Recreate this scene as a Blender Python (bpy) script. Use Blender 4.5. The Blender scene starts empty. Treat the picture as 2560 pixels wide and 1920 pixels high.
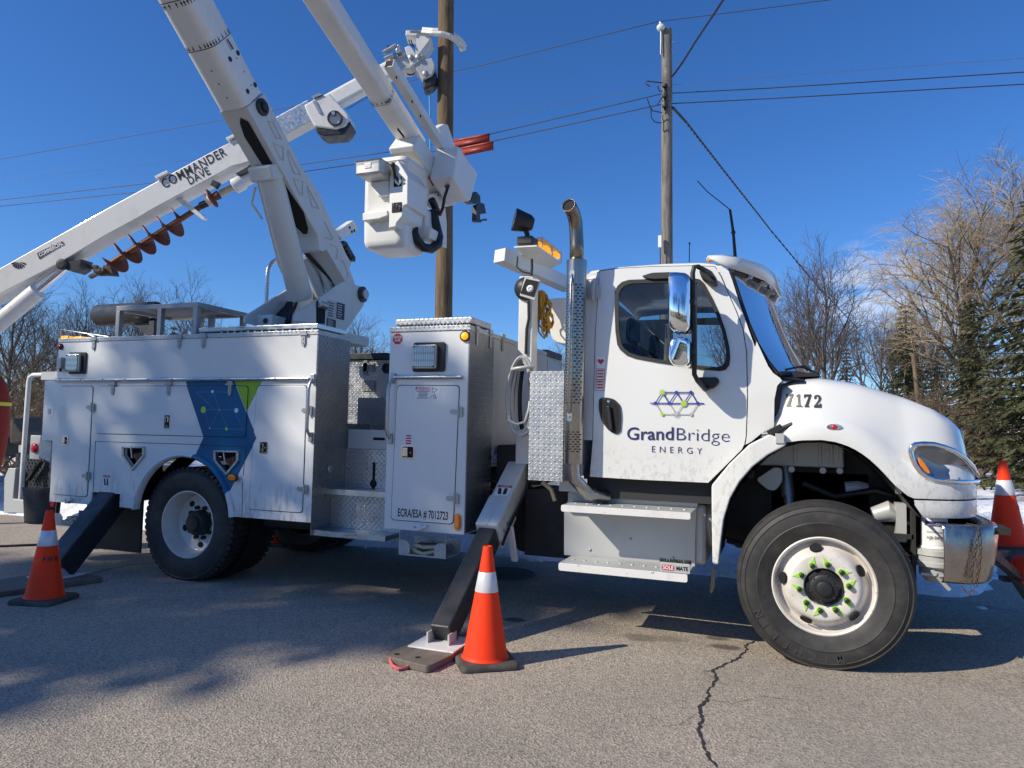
import bpy, bmesh, math, random
from mathutils import Vector, Matrix, noise

S = bpy.context.scene
COL = S.collection
rnd = random.Random(11)
PI = math.pi

# ---------------------------------------------------------------- camera
# world: X along the truck towards its nose, Y away from the viewer, Z up, metres
CAM = Vector((0.0, -5.0, 1.44))
RX = Vector((0.93494178, -0.00139842, -0.35479842))
RY = Vector((0.35410762, 0.06617285, 0.93286062))
RZ = Vector((0.02217349, -0.9978072, 0.06236295))
cd = bpy.data.cameras.new('camera')
cam = bpy.data.objects.new('camera', cd)
COL.objects.link(cam)
cd.sensor_width = 36.0
cd.lens = 1776.0 / 2560.0 * 36.0
cd.clip_start = 0.05
cd.clip_end = 3000.0
right = Vector((RX[0], RY[0], RZ[0]))
down = Vector((RX[1], RY[1], RZ[1]))
fwd = Vector((RX[2], RY[2], RZ[2]))
cam.matrix_world = Matrix(((right[0], -down[0], -fwd[0], CAM[0]),
                           (right[1], -down[1], -fwd[1], CAM[1]),
                           (right[2], -down[2], -fwd[2], CAM[2]),
                           (0, 0, 0, 1)))
S.camera = cam

# ---------------------------------------------------------------- sky, sun, exposure
SUN_EL = math.radians(35.0)
sun_dir = Vector((-0.7071 * math.cos(SUN_EL), -0.7071 * math.cos(SUN_EL), math.sin(SUN_EL)))
W = bpy.data.worlds.new('World')
S.world = W
W.use_nodes = True
wt = W.node_tree
wt.nodes.clear()
wo = wt.nodes.new('ShaderNodeOutputWorld')
wb = wt.nodes.new('ShaderNodeBackground')
sky = wt.nodes.new('ShaderNodeTexSky')
sky.sky_type = 'NISHITA'
sky.sun_disc = False
sky.sun_elevation = SUN_EL
sky.sun_rotation = math.atan2(sun_dir.x, sun_dir.y)
sky.altitude = 300
sky.air_density = 1.0
sky.dust_density = 0.3
sky.ozone_density = 4.0
hsv = wt.nodes.new('ShaderNodeHueSaturation')
hsv.inputs['Saturation'].default_value = 1.18
tint = wt.nodes.new('ShaderNodeMix'); tint.data_type = 'RGBA'; tint.blend_type = 'MULTIPLY'
tint.inputs[0].default_value = 1.0; tint.inputs[7].default_value = (0.71, 0.90, 1.19, 1)
wt.links.new(sky.outputs[0], hsv.inputs['Color'])
wt.links.new(hsv.outputs[0], tint.inputs[6])
wb.inputs[1].default_value = 0.124
# a few small fair-weather clouds low in the sky
tcw = wt.nodes.new('ShaderNodeTexCoord')
sep = wt.nodes.new('ShaderNodeSeparateXYZ')
wt.links.new(tcw.outputs['Generated'], sep.inputs[0])
mapw = wt.nodes.new('ShaderNodeMapping')
mapw.inputs['Scale'].default_value = (3.4, 3.4, 11.0)
mapw.inputs['Location'].default_value = (0.35, 0.1, 0.0)
wt.links.new(tcw.outputs['Generated'], mapw.inputs[0])
nzw = wt.nodes.new('ShaderNodeTexNoise')
nzw.inputs['Scale'].default_value = 1.6
nzw.inputs['Detail'].default_value = 8
nzw.inputs['Roughness'].default_value = 0.62
wt.links.new(mapw.outputs[0], nzw.inputs['Vector'])
r1 = wt.nodes.new('ShaderNodeMapRange')
r1.inputs[1].default_value = 0.42; r1.inputs[2].default_value = 0.66
wt.links.new(nzw.outputs[0], r1.inputs[0])
cl = None
for px_c, py_c, ca, cb in ((2225, 745, 0.9955, 0.9985),):
    dv = (right * ((px_c - 1280.0) / 1776.0) + down * ((py_c - 960.0) / 1776.0) + fwd).normalized()
    dt = wt.nodes.new('ShaderNodeVectorMath'); dt.operation = 'DOT_PRODUCT'; dt.inputs[1].default_value = dv
    wt.links.new(tcw.outputs['Generated'], dt.inputs[0])
    rg = wt.nodes.new('ShaderNodeMapRange'); rg.interpolation_type = 'SMOOTHSTEP'; rg.inputs[1].default_value = ca; rg.inputs[2].default_value = cb
    wt.links.new(dt.outputs['Value'], rg.inputs[0])
    if cl is None: cl = rg.outputs[0]
    else:
        ad = wt.nodes.new('ShaderNodeMath'); ad.operation = 'MAXIMUM'; wt.links.new(cl, ad.inputs[0]); wt.links.new(rg.outputs[0], ad.inputs[1]); cl = ad.outputs[0]
m2 = wt.nodes.new('ShaderNodeMath'); m2.operation = 'MULTIPLY'
wt.links.new(r1.outputs[0], m2.inputs[0]); wt.links.new(cl, m2.inputs[1])
mx = wt.nodes.new('ShaderNodeMix'); mx.data_type = 'RGBA'
wt.links.new(m2.outputs[0], mx.inputs[0])
wt.links.new(tint.outputs[2], mx.inputs[6])
mx.inputs[7].default_value = (7.6, 7.9, 8.6, 1)
wt.links.new(mx.outputs[2], wb.inputs[0])
wt.links.new(wb.outputs[0], wo.inputs[0])

sd = bpy.data.lights.new('sun', 'SUN')
sd.energy = 5.0
sd.angle = math.radians(0.53)
sd.color = (1.0, 0.915, 0.76)
sun = bpy.data.objects.new('sun', sd)
COL.objects.link(sun)
sun.location = (-20, -20, 30)
sun.rotation_euler = sun_dir.to_track_quat('Z', 'Y').to_euler()
S.view_settings.view_transform = 'Standard'
S.view_settings.look = 'None'
S.view_settings.exposure = 0.0
S.view_settings.gamma = 1.0
S.cycles.max_bounces = 8
S.cycles.transparent_max_bounces = 16

# ---------------------------------------------------------------- measuring: photo pixel (2560x1920) -> point at a known depth plane
def ray(p):
    a, b = (p[0] - 1280.0) / 1776.0, (p[1] - 960.0) / 1776.0
    return right * a + down * b + fwd
def at_y(p, y=0.0):
    d = ray(p); return CAM + d * ((y - CAM.y) / d.y)
def at_x(p, x):
    d = ray(p); return CAM + d * ((x - CAM.x) / d.x)
def at_z(p, z=0.0):
    d = ray(p); return CAM + d * ((z - CAM.z) / d.z)
def at_d(p, dist):
    return CAM + ray(p) * dist
K = 700.0 / 2212.0
def tile(ox, oy, k=K):
    return lambda x, y: (ox + x * k, oy + y * k)
A1, A2, A3, A4 = tile(0, 0), tile(620, 0), tile(1220, 0), tile(1860, 0)
A5, A6, A7, A8 = tile(0, 480), tile(620, 480), tile(1220, 480), tile(1860, 480)
B1, B2, B3, B4 = tile(0, 920), tile(620, 920), tile(1220, 920), tile(1860, 920)
B5, B6, B7, B8 = tile(0, 1395), tile(620, 1395), tile(1220, 1395), tile(1860, 1395)
TT = tile(640, 540, 280.0 / 1602)      # turntable close-up
BK = tile(870, 340, 360.0 / 1991)      # bucket close-up
CL = tile(930, 50, 280.0 / 2212)       # pole claws close-up
LE = tile(0, 1100, 280.0 / 2212)       # rear end close-up

# ---------------------------------------------------------------- mesh building
class MB:
    def __init__(s):
        s.v = []; s.f = []
    def add(s, vs, fs):
        o = len(s.v)
        s.v += [Vector(p) for p in vs]
        s.f += [[i + o for i in f] for f in fs]
        return s
    def box(s, x0, x1, y0, y1, z0, z1):
        return s.add([(x0, y0, z0), (x1, y0, z0), (x1, y1, z0), (x0, y1, z0),
                      (x0, y0, z1), (x1, y0, z1), (x1, y1, z1), (x0, y1, z1)],
                     [[0, 3, 2, 1], [4, 5, 6, 7], [0, 1, 5, 4], [1, 2, 6, 5], [2, 3, 7, 6], [3, 0, 4, 7]])
    def prism(s, pts, vec):
        pts = [Vector(p) for p in pts]; vec = Vector(vec); n = len(pts)
        nrm = Vector((0, 0, 0))
        for i in range(n): nrm += pts[i].cross(pts[(i + 1) % n])
        if nrm.dot(vec) > 0: pts = pts[::-1]
        fs = [list(range(n)), list(range(2 * n - 1, n - 1, -1))]
        fs += [[(i + 1) % n, i, n + i, n + (i + 1) % n] for i in range(n)]
        return s.add(pts + [p + vec for p in pts], fs)
    def plate(s, pts, y0, y1):
        """pts are (x,z); solid between y0 and y1"""
        return s.prism([(p[0], y0, p[1]) for p in pts], (0, y1 - y0, 0))
    def bar(s, a, b, w, h, up=(0, 0, 1)):
        a, b = Vector(a), Vector(b); d = (b - a).normalized(); up = Vector(up)
        if abs(d.dot(up)) > 0.98: up = Vector((1, 0, 0))
        e = d.cross(up).normalized() * w / 2; u = e.cross(d).normalized() * h / 2
        return s.prism([a - e - u, a + e - u, a + e + u, a - e + u], b - a)
    def tube(s, path, r, n=10, caps=True):
        path = [Vector(p) for p in path]; m = len(path)
        rs = r if isinstance(r, (list, tuple)) else [r] * m
        prev = None; vs = []; fs = []
        for i, p in enumerate(path):
            t = (path[min(i + 1, m - 1)] - path[max(i - 1, 0)])
            t = t.normalized() if t.length > 1e-9 else Vector((0, 0, 1))
            if prev is None:
                a = Vector((0, 0, 1)) if abs(t.z) < 0.9 else Vector((1, 0, 0))
                prev = t.cross(a).normalized()
            prev = prev - t * prev.dot(t)
            prev = prev.normalized() if prev.length > 1e-6 else t.orthogonal().normalized()
            b = t.cross(prev)
            for k in range(n):
                an = 2 * PI * k / n
                vs.append(p + (prev * math.cos(an) + b * math.sin(an)) * rs[i])
        for i in range(m - 1):
            for k in range(n):
                k2 = (k + 1) % n
                fs.append([i * n + k, i * n + k2, (i + 1) * n + k2, (i + 1) * n + k])
        if caps:
            fs.append(list(range(n - 1, -1, -1))); fs.append([(m - 1) * n + k for k in range(n)])
        return s.add(vs, fs)
    def lathe(s, prof, c, axis=(0, 0, 1), n=32, cap0=False, cap1=False, a0=0.0):
        c = Vector(c); ax = Vector(axis).normalized(); e = ax.orthogonal().normalized(); g = ax.cross(e)
        vs = []; fs = []; m = len(prof)
        for r, h in prof:
            for k in range(n):
                an = 2 * PI * k / n + a0
                vs.append(c + ax * h + (e * math.cos(an) + g * math.sin(an)) * r)
        for i in range(m - 1):
            for k in range(n):
                k2 = (k + 1) % n
                fs.append([i * n + k, i * n + k2, (i + 1) * n + k2, (i + 1) * n + k])
        if cap0: fs.append(list(range(n - 1, -1, -1)))
        if cap1: fs.append([(m - 1) * n + k for k in range(n)])
        return s.add(vs, fs)
    def ball(s, c, r, n=12, m=8, sc=(1, 1, 1)):
        vs = []; fs = []
        for i in range(m + 1):
            t = PI * i / m
            for k in range(n):
                a = 2 * PI * k / n
                vs.append(Vector(c) + Vector((math.sin(t) * math.cos(a) * sc[0], math.sin(t) * math.sin(a) * sc[1], math.cos(t) * sc[2])) * r)
        for i in range(m):
            for k in range(n):
                k2 = (k + 1) % n
                fs.append([i * n + k, (i + 1) * n + k, (i + 1) * n + k2, i * n + k2])
        return s.add(vs, fs)
    def grid(s, rows, close=False):
        n = len(rows[0]); vs = [p for r in rows for p in r]; fs = []
        for i in range(len(rows) - 1):
            for k in range(n if close else n - 1):
                k2 = (k + 1) % n
                fs.append([i * n + k, i * n + k2, (i + 1) * n + k2, (i + 1) * n + k])
        return s.add(vs, fs)
    def merge(s, o):
        return s.add(o.v, o.f)
    def build(s, name, mat, parent=None, smooth=None, bevel=0.0, seg=2, fix=False, solid=0.0, loc=None):
        root = parent
        while root is not None and root.parent is not None: root = root.parent
        off = Vector(root.location) if root is not None else Vector((0, 0, 0))
        if loc is not None: off = Vector(loc)
        me = bpy.data.meshes.new(name)
        me.from_pydata([p - off for p in s.v], [], s.f)
        if fix:
            bm = bmesh.new(); bm.from_mesh(me)
            bmesh.ops.remove_doubles(bm, verts=bm.verts, dist=1e-5)
            bmesh.ops.recalc_face_normals(bm, faces=bm.faces)
            bm.to_mesh(me); bm.free()
        if smooth is not None:
            me.polygons.foreach_set('use_smooth', [True] * len(me.polygons))
            me.set_sharp_from_angle(angle=math.radians(smooth))
        me.update()
        o = bpy.data.objects.new(name, me)
        COL.objects.link(o)
        if mat is not None: me.materials.append(M[mat] if isinstance(mat, str) else mat)
        if parent is not None:
            o.parent = parent
        elif loc is not None:
            o.location = off
        if solid:
            md = o.modifiers.new('solid', 'SOLIDIFY'); md.thickness = solid; md.offset = -1
        if bevel:
            md = o.modifiers.new('bevel', 'BEVEL'); md.width = bevel; md.segments = seg
            md.limit_method = 'ANGLE'; md.angle_limit = math.radians(38); md.harden_normals = False
            if smooth is None:
                me.polygons.foreach_set('use_smooth', [False] * len(me.polygons))
        return o

def thing(name, label, cat, loc=(0, 0, 0), group=None):
    o = bpy.data.objects.new(name, None)
    COL.objects.link(o)
    o.location = loc
    o.empty_display_size = 0.2
    return tag(o, label, cat, group)
def tag(o, label=None, cat=None, group=None, kind=None):
    if label: o['label'] = label
    if cat: o['category'] = cat
    if group: o['group'] = group
    if kind: o['kind'] = kind
    return o
def copy_tree(o, parent=None):
    c = o.copy(); COL.objects.link(c); c.parent = parent
    for ch in [x for x in bpy.data.objects if x.parent is o]:
        copy_tree(ch, c)
    return c
def rrect(x0, x1, z0, z1, r, n=4):
    pts = []
    for cx, cz, a in ((x1 - r, z1 - r, 0), (x0 + r, z1 - r, 90), (x0 + r, z0 + r, 180), (x1 - r, z0 + r, 270)):
        for k in range(n + 1):
            t = math.radians(a + 90.0 * k / n); pts.append((cx + r * math.cos(t), cz + r * math.sin(t)))
    return pts
def round_poly(pts, r, n=4):
    """round the corners of a 2-D polygon"""
    out = []; m = len(pts)
    for i in range(m):
        p = Vector(pts[i]); a = Vector(pts[i - 1]); b = Vector(pts[(i + 1) % m])
        rr = r[i] if isinstance(r, (list, tuple)) else r
        d1 = (a - p); d2 = (b - p)
        q = min(rr, d1.length * 0.45, d2.length * 0.45)
        if q < 1e-5: out.append(tuple(p)); continue
        s1 = p + d1.normalized() * q; s2 = p + d2.normalized() * q
        for k in range(n + 1):
            t = k / n; out.append(tuple(s1 * (1 - t) ** 2 + p * 2 * t * (1 - t) + s2 * t * t))
    return out
def xz(p): return (p.x, p.z)

def text_mb(body, size, thick=0.0, bold=0.0, sx=1.0, space=1.0, align='CENTER'):
    """lettering as flat mesh data in local x/y"""
    cu = bpy.data.curves.new('t', 'FONT'); cu.body = body; cu.size = size; cu.align_x = align; cu.align_y = 'CENTER'
    cu.offset = bold; cu.space_character = space; cu.resolution_u = 3; cu.extrude = thick
    o = bpy.data.objects.new('t', cu); COL.objects.link(o)
    dg = bpy.context.evaluated_depsgraph_get(); dg.update()
    me = bpy.data.meshes.new_from_object(o.evaluated_get(dg))
    vs = [Vector((v.co.x * sx, v.co.y, v.co.z)) for v in me.vertices]
    fs = [list(p.vertices) for p in me.polygons]
    bpy.data.objects.remove(o); bpy.data.curves.remove(cu); bpy.data.meshes.remove(me)
    return vs, fs
def put_text(mb, body, size, origin, ux=(1, 0, 0), uy=(0, 0, 1), **kw):
    vs, fs = text_mb(body, size, **kw)
    ux, uy = Vector(ux).normalized(), Vector(uy).normalized(); o = Vector(origin); un = ux.cross(uy)
    mb.add([o + ux * v.x + uy * v.y + un * v.z for v in vs], fs)
    return mb

def fit_text(mb, body, size, left, width, ux=(1, 0, 0), uy=(0, 0, 1), **kw):
    """lettering from its lower left corner, stretched to a measured width"""
    vs, fs = text_mb(body, size, **kw)
    cap = [v.y for v in text_mb('H', size)[0]]; b0 = min(cap)
    x0, x1 = min(v.x for v in vs), max(v.x for v in vs); k = width / (x1 - x0)
    ux, uy = Vector(ux).normalized(), Vector(uy).normalized(); o = Vector(left)
    mb.add([o + ux * ((v.x - x0) * k) + uy * (v.y - b0) for v in vs], fs)
    return mb

# ---------------------------------------------------------------- node helper: arithmetic on sockets
class E:
    def __init__(s, nt, sock): s.nt = nt; s.s = sock
    def _m(s, op, *a):
        n = s.nt.nodes.new('ShaderNodeMath'); n.operation = op
        for i, x in enumerate((s,) + a):
            if isinstance(x, E): s.nt.links.new(x.s, n.inputs[i])
            else: n.inputs[i].default_value = x
        return E(s.nt, n.outputs[0])
    def __add__(s, o): return s._m('ADD', o)
    def __radd__(s, o): return s._m('ADD', o)
    def __sub__(s, o): return s._m('SUBTRACT', o)
    def __mul__(s, o): return s._m('MULTIPLY', o)
    def __rmul__(s, o): return s._m('MULTIPLY', o)
    def __truediv__(s, o): return s._m('DIVIDE', o)
    def gt(s, o): return s._m('GREATER_THAN', o)
    def lt(s, o): return s._m('LESS_THAN', o)
    def abs(s): return s._m('ABSOLUTE')
    def floor(s): return s._m('FLOOR')
    def fract(s): return s._m('FRACT')
    def max(s, o): return s._m('MAXIMUM', o)
    def min(s, o): return s._m('MINIMUM', o)
    def pow(s, o): return s._m('POWER', o)
    def sin(s): return s._m('SINE')
    def sqrt(s): return s._m('SQRT')
    def mod2(s): return (s * 0.5).fract() * 2.0
    def rng(s, a, b, c=0.0, d=1.0):
        n = s.nt.nodes.new('ShaderNodeMapRange'); s.nt.links.new(s.s, n.inputs[0])
        for i, x in enumerate((a, b, c, d)): n.inputs[i + 1].default_value = x
        return E(s.nt, n.outputs[0])

M = {}
class Mat:
    def __init__(s, name, col, rough=0.5, metal=0.0, coat=0.0, spec=0.5):
        m = bpy.data.materials.new(name); m.use_nodes = True; M[name] = m
        s.m = m; s.nt = m.node_tree; s.b = s.nt.nodes['Principled BSDF']
        s.b.inputs['Base Color'].default_value = (*col, 1); s.col = col
        s.b.inputs['Roughness'].default_value = rough
        s.b.inputs['Metallic'].default_value = metal
        s.b.inputs['Coat Weight'].default_value = coat
        s.b.inputs['Coat Roughness'].default_value = 0.08
        s.b.inputs['Specular IOR Level'].default_value = spec
        s._tc = None; s._bump = None
    def xyz(s):
        if s._tc is None:
            t = s.nt.nodes.new('ShaderNodeTexCoord'); q = s.nt.nodes.new('ShaderNodeSeparateXYZ')
            s.nt.links.new(t.outputs['Object'], q.inputs[0]); s.tc = t
            s._tc = [E(s.nt, q.outputs[i]) for i in range(3)]
        return s._tc
    def nrm(s):
        g = s.nt.nodes.new('ShaderNodeNewGeometry'); q = s.nt.nodes.new('ShaderNodeSeparateXYZ')
        s.nt.links.new(g.outputs['True Normal'], q.inputs[0])
        return [E(s.nt, q.outputs[i]) for i in range(3)]
    def vec(s, x, y, z):
        c = s.nt.nodes.new('ShaderNodeCombineXYZ')
        for i, a in enumerate((x, y, z)):
            if isinstance(a, E): s.nt.links.new(a.s, c.inputs[i])
            else: c.inputs[i].default_value = a
        return c.outputs[0]
    def noise(s, scale, detail=4, rough=0.55, stretch=(1, 1, 1), dist=0.0):
        x, y, z = s.xyz()
        n = s.nt.nodes.new('ShaderNodeTexNoise')
        s.nt.links.new(s.vec(x * stretch[0], y * stretch[1], z * stretch[2]), n.inputs['Vector'])
        n.inputs['Scale'].default_value = scale; n.inputs['Detail'].default_value = detail
        n.inputs['Roughness'].default_value = rough; n.inputs['Distortion'].default_value = dist
        return E(s.nt, n.outputs[0])
    def voro(s, scale, feature='F1', stretch=(1, 1, 1), out=0):
        x, y, z = s.xyz()
        n = s.nt.nodes.new('ShaderNodeTexVoronoi'); n.feature = feature
        s.nt.links.new(s.vec(x * stretch[0], y * stretch[1], z * stretch[2]), n.inputs['Vector'])
        n.inputs['Scale'].default_value = scale
        return E(s.nt, n.outputs[out])
    def mixc(s, fac, c):
        """mix colour c (tuple or socket) over the current base colour by fac"""
        n = s.nt.nodes.new('ShaderNodeMix'); n.data_type = 'RGBA'
        s.nt.links.new(fac.s, n.inputs[0])
        inp = s.b.inputs['Base Color']
        if inp.is_linked: s.nt.links.new(inp.links[0].from_socket, n.inputs[6])
        else: n.inputs[6].default_value = inp.default_value
        if isinstance(c, tuple): n.inputs[7].default_value = (*c, 1)
        else: s.nt.links.new(c, n.inputs[7])
        s.nt.links.new(n.outputs[2], inp)
        return s
    def rough(s, e): s.nt.links.new(e.s, s.b.inputs['Roughness']); return s
    def metal(s, e): s.nt.links.new(e.s, s.b.inputs['Metallic']); return s
    def bump(s, e, strength=0.5, dist=0.01):
        n = s.nt.nodes.new('ShaderNodeBump'); n.inputs['Strength'].default_value = strength; n.inputs['Distance'].default_value = dist
        s.nt.links.new(e.s, n.inputs['Height'])
        if s._bump: s.nt.links.new(s._bump, n.inputs['Normal'])
        s._bump = n.outputs[0]; s.nt.links.new(s._bump, s.b.inputs['Normal'])
        return s
    def emit(s, col, st):
        s.b.inputs['Emission Color'].default_value = (*col, 1); s.b.inputs['Emission Strength'].default_value = st; return s

def dirt(m, amt=0.35, col=(0.33, 0.30, 0.25), streak=True):
    m.mixc(m.noise(2.3, 6, 0.65).rng(0.52, 0.8, 0, amt), col)
    if streak: m.mixc(m.noise(9, 3, 0.5, (1, 1, 0.12)).rng(0.58, 0.85, 0, amt * 0.6), col)
    return m

# --- truck paint and metals
m = Mat('white_paint', (0.74, 0.74, 0.72), 0.32, 0, 0.35); dirt(m, 0.05)
m.rough(m.noise(40, 2).rng(0.3, 0.8, 0.26, 0.42)); m.bump(m.noise(1.1, 2), 0.08, 0.02)
m = Mat('cab_paint', (0.73, 0.73, 0.705), 0.22, 0, 0.6)
x, y, z = m.xyz()
m.mixc((m.noise(34, 5, 0.7, (1, 1, 0.6)).rng(0.50, 0.78) * z.rng(1.38, 1.10)).min(0.30), (0.36, 0.31, 0.24))
m.mixc(m.noise(3, 5).rng(0.55, 0.85, 0, 0.08), (0.4, 0.36, 0.3))
m.bump(m.noise(0.9, 2), 0.05, 0.02)
m = Mat('body_paint', (0.73, 0.74, 0.735), 0.30, 0.0, 0.25)
x, y, z = m.xyz()
m.bump(m.noise(1.6, 3), 0.10, 0.02)
# printed blue and green chevrons, white and lime dots belong to the bodywork
TIPZ = at_y(B1(1610, 540)).z
tipL, tipR = at_y(B1(1610, 541)).x, at_y(B1(2031, 545)).x
topz = at_y(B1(1465, 100)).z
kLu = (tipL - at_y(B1(1465, 100)).x) / (topz - TIPZ); kRu = (tipR - at_y(B1(1852, 100)).x) / (topz - TIPZ)
kLd = (tipL - at_y(B1(1547, 680)).x) / (TIPZ - at_y(B1(1547, 680)).z); kRd = (tipR - at_y(B1(1825, 955)).x) / (TIPZ - at_y(B1(1825, 955)).z)
TRK = Vector((-2.4, 1.22, 0.0))   # truck root; mesh coordinates are relative to it
X_, Z_ = x + TRK.x, z
up = (Z_ - TIPZ).max(0.0); dn = (Z_ * -1.0 + TIPZ).max(0.0)
xl = up * (-kLu) + dn * (-kLd) + tipL
xr = up * (-kRu) + dn * (-kRd) + tipR
band = Z_.lt(topz)
blue = X_.gt(xl) * X_.lt(xr) * band
ng = m.noise(1.7, 2)
m.mixc(blue, (0.007, 0.120, 0.27))
m.mixc(blue * ng.rng(0.4, 0.7, 0, 0.5), (0.004, 0.060, 0.165))
# faint network lines inside the blue
for (ax, ay, bx, by) in ((1550, 185, 1700, 330), (1740, 330, 1850, 330), (1610, 330, 1740, 330), (1560, 190, 1830, 190), (1740, 330, 1690, 190),
                         (1740, 330, 1800, 480), (1620, 330, 1660, 475), (1660, 478, 1930, 485), (1850, 330, 1930, 485), (1740, 330, 1660, 475)):
    pa, pb = at_y(B1(ax, ay)), at_y(B1(bx, by)); dx, dz = pb.x - pa.x, pb.z - pa.z; L = math.hypot(dx, dz)
    t = ((X_ - pa.x) * (dx / L) + (Z_ - pa.z) * (dz / L)).max(0.0).min(L)
    ex = X_ - pa.x - t * (dx / L); ez = Z_ - pa.z - t * (dz / L)
    m.mixc(((ex * ex + ez * ez).sqrt().lt(0.0022) * blue) * 0.30, (0.25, 0.5, 0.7))
gz0 = at_y(B1(1955, 332)); gz1 = at_y(B1(2073, 100))
gr = X_.gt(xr + 0.004) * X_.lt((Z_ - gz0.z) * ((gz1.x - gz0.x) / (gz1.z - gz0.z)) + gz0.x) * band * Z_.gt(gz0.z)
m.mixc(gr, (0.27, 0.47, 0.035))
m.mixc(m.noise(2.6, 6, 0.65).rng(0.55, 0.85, 0, 0.05), (0.33, 0.30, 0.25))
m.mixc((m.noise(30, 4, 0.6, (1, 1, 0.25)).rng(0.5, 0.75) * Z_.rng(1.0, 0.62)).min(0.4), (0.22, 0.2, 0.17))
m = Mat('fiberglass', (0.74, 0.73, 0.69), 0.42, 0, 0.1); dirt(m, 0.30, (0.36, 0.33, 0.28))
m = Mat('boom_white', (0.76, 0.75, 0.71), 0.38, 0, 0.15); dirt(m, 0.28, (0.3, 0.27, 0.22))
m = Mat('boom_grey', (0.60, 0.62, 0.60), 0.45, 0, 0.1); dirt(m, 0.30, (0.3, 0.28, 0.24))
m.mixc(m.noise(30, 4, 0.7).rng(0.70, 0.78, 0, 0.7), (0.16, 0.08, 0.04))
m = Mat('worn_white', (0.74, 0.73, 0.70), 0.45, 0, 0.1); dirt(m, 0.45, (0.30, 0.26, 0.2))
m.mixc(m.noise(22, 5, 0.7).rng(0.64, 0.70), (0.18, 0.10, 0.06))
m = Mat('grey_plate', (0.50, 0.51, 0.50), 0.42, 0.15); dirt(m, 0.35, (0.3, 0.27, 0.22))
m = Mat('aluminium', (0.62, 0.63, 0.64), 0.32, 1.0); dirt(m, 0.25, (0.3, 0.3, 0.3))
m.rough(m.noise(60, 3, 0.6, (0.15, 1, 1)).rng(0.3, 0.7, 0.22, 0.45))
m = Mat('aluminium_shade', (0.34, 0.35, 0.36), 0.5, 0.8); m.mixc(m.noise(4, 5).rng(0.45, 0.75, 0, 0.5), (0.22, 0.22, 0.22))  # darker copy of the aluminium; the roof rack's shade is put into its colour
m = Mat('steel', (0.48, 0.48, 0.47), 0.34, 1.0); m.rough(m.noise(30, 3).rng(0.3, 0.7, 0.25, 0.5))
m = Mat('zinc', (0.40, 0.40, 0.40), 0.42, 0.85)
m = Mat('chrome', (0.86, 0.87, 0.89), 0.05, 1.0); m.rough(m.noise(18, 4).rng(0.45, 0.8, 0.03, 0.16))
m.bump(m.noise(7, 3), 0.06, 0.01)
m = Mat('chrome_bumper', (0.42, 0.395, 0.37), 0.12, 1.0); m.rough(m.noise(25, 5, 0.6, (1, 1, 0.25)).rng(0.35, 0.75, 0.16, 0.42))
m.mixc(m.noise(12, 5, 0.6, (1, 1, 0.3)).rng(0.5, 0.8, 0, 0.45), (0.20, 0.175, 0.15)); m.bump(m.noise(1.2, 1), 0.04, 0.02)
m = Mat('stack_steel', (0.40, 0.385, 0.36), 0.25, 1.0); m.rough(m.noise(25, 4, 0.6, (1, 1, 0.15)).rng(0.3, 0.75, 0.18, 0.45))
x, y, z = m.xyz(); m.mixc(z.rng(2.62, 2.78, 0.0, 0.8), (0.24, 0.185, 0.13))
m = Mat('black_paint', (0.022, 0.024, 0.028), 0.45, 0, 0.05); m.mixc(m.noise(60, 4, 0.7).rng(0.62, 0.74, 0, 0.8), (0.16, 0.14, 0.12)); m.mixc(m.noise(3.5, 6, 0.7).rng(0.52, 0.72, 0, 0.6), (0.045, 0.042, 0.038)); m.mixc(m.noise(26, 5, 0.7, (1, 0.25, 0.25)).rng(0.68, 0.74, 0, 0.8), (0.22, 0.20, 0.18)); m.rough(m.noise(8, 5).rng(0.3, 0.7, 0.3, 0.7))
m = Mat('black_plastic', (0.018, 0.018, 0.019), 0.48)
m = Mat('dark_void', (0.006, 0.006, 0.007), 0.8)  # near-black painted where holes and recesses would lie in shade
m = Mat('gasket', (0.012, 0.012, 0.013), 0.6)
m = Mat('chassis', (0.020, 0.019, 0.018), 0.7); dirt(m, 0.5, (0.07, 0.06, 0.05))
m = Mat('rubber', (0.026, 0.025, 0.024), 0.62); m.mixc(m.noise(9, 5, 0.65).rng(0.45, 0.75, 0, 0.55), (0.085, 0.078, 0.068)); m.bump(m.noise(60, 3), 0.12, 0.004)
x, y, z = m.xyz()
m = Mat('cone_rubber', (0.05, 0.045, 0.04), 0.8); m.mixc(m.noise(14, 5).rng(0.4, 0.7, 0, 0.8), (0.13, 0.11, 0.09)); m.bump(m.noise(50, 4), 0.25, 0.005)
m = Mat('wheel_white', (0.70, 0.66, 0.60), 0.42, 0, 0.1); m.mixc(m.noise(6, 6, 0.65).rng(0.45, 0.75, 0, 0.5), (0.36, 0.29, 0.21))
m.mixc(m.noise(40, 3).rng(0.64, 0.74, 0, 0.6), (0.2, 0.12, 0.07))
m = Mat('lime', (0.36, 0.72, 0.06), 0.45)
m = Mat('decal_white', (0.80, 0.80, 0.80), 0.4)
m = Mat('decal_grey', (0.42, 0.43, 0.45), 0.4)
m = Mat('decal_black', (0.012, 0.012, 0.016), 0.45)
m = Mat('decal_navy', (0.030, 0.026, 0.13), 0.4)
m = Mat('decal_blue', (0.035, 0.045, 0.30), 0.4)
m = Mat('decal_silver', (0.44, 0.44, 0.46), 0.4)
m = Mat('decal_lime', (0.38, 0.62, 0.04), 0.4)
m = Mat('decal_red', (0.50, 0.03, 0.045), 0.4)
m = Mat('decal_maroon', (0.10, 0.022, 0.028), 0.5)
m = Mat('amber_lens', (0.85, 0.25, 0.015), 0.18, 0, 0.6)
m = Mat('amber_lit', (0.9, 0.34, 0.02), 0.25); m.emit((1.0, 0.42, 0.02), 0.9)
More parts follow.
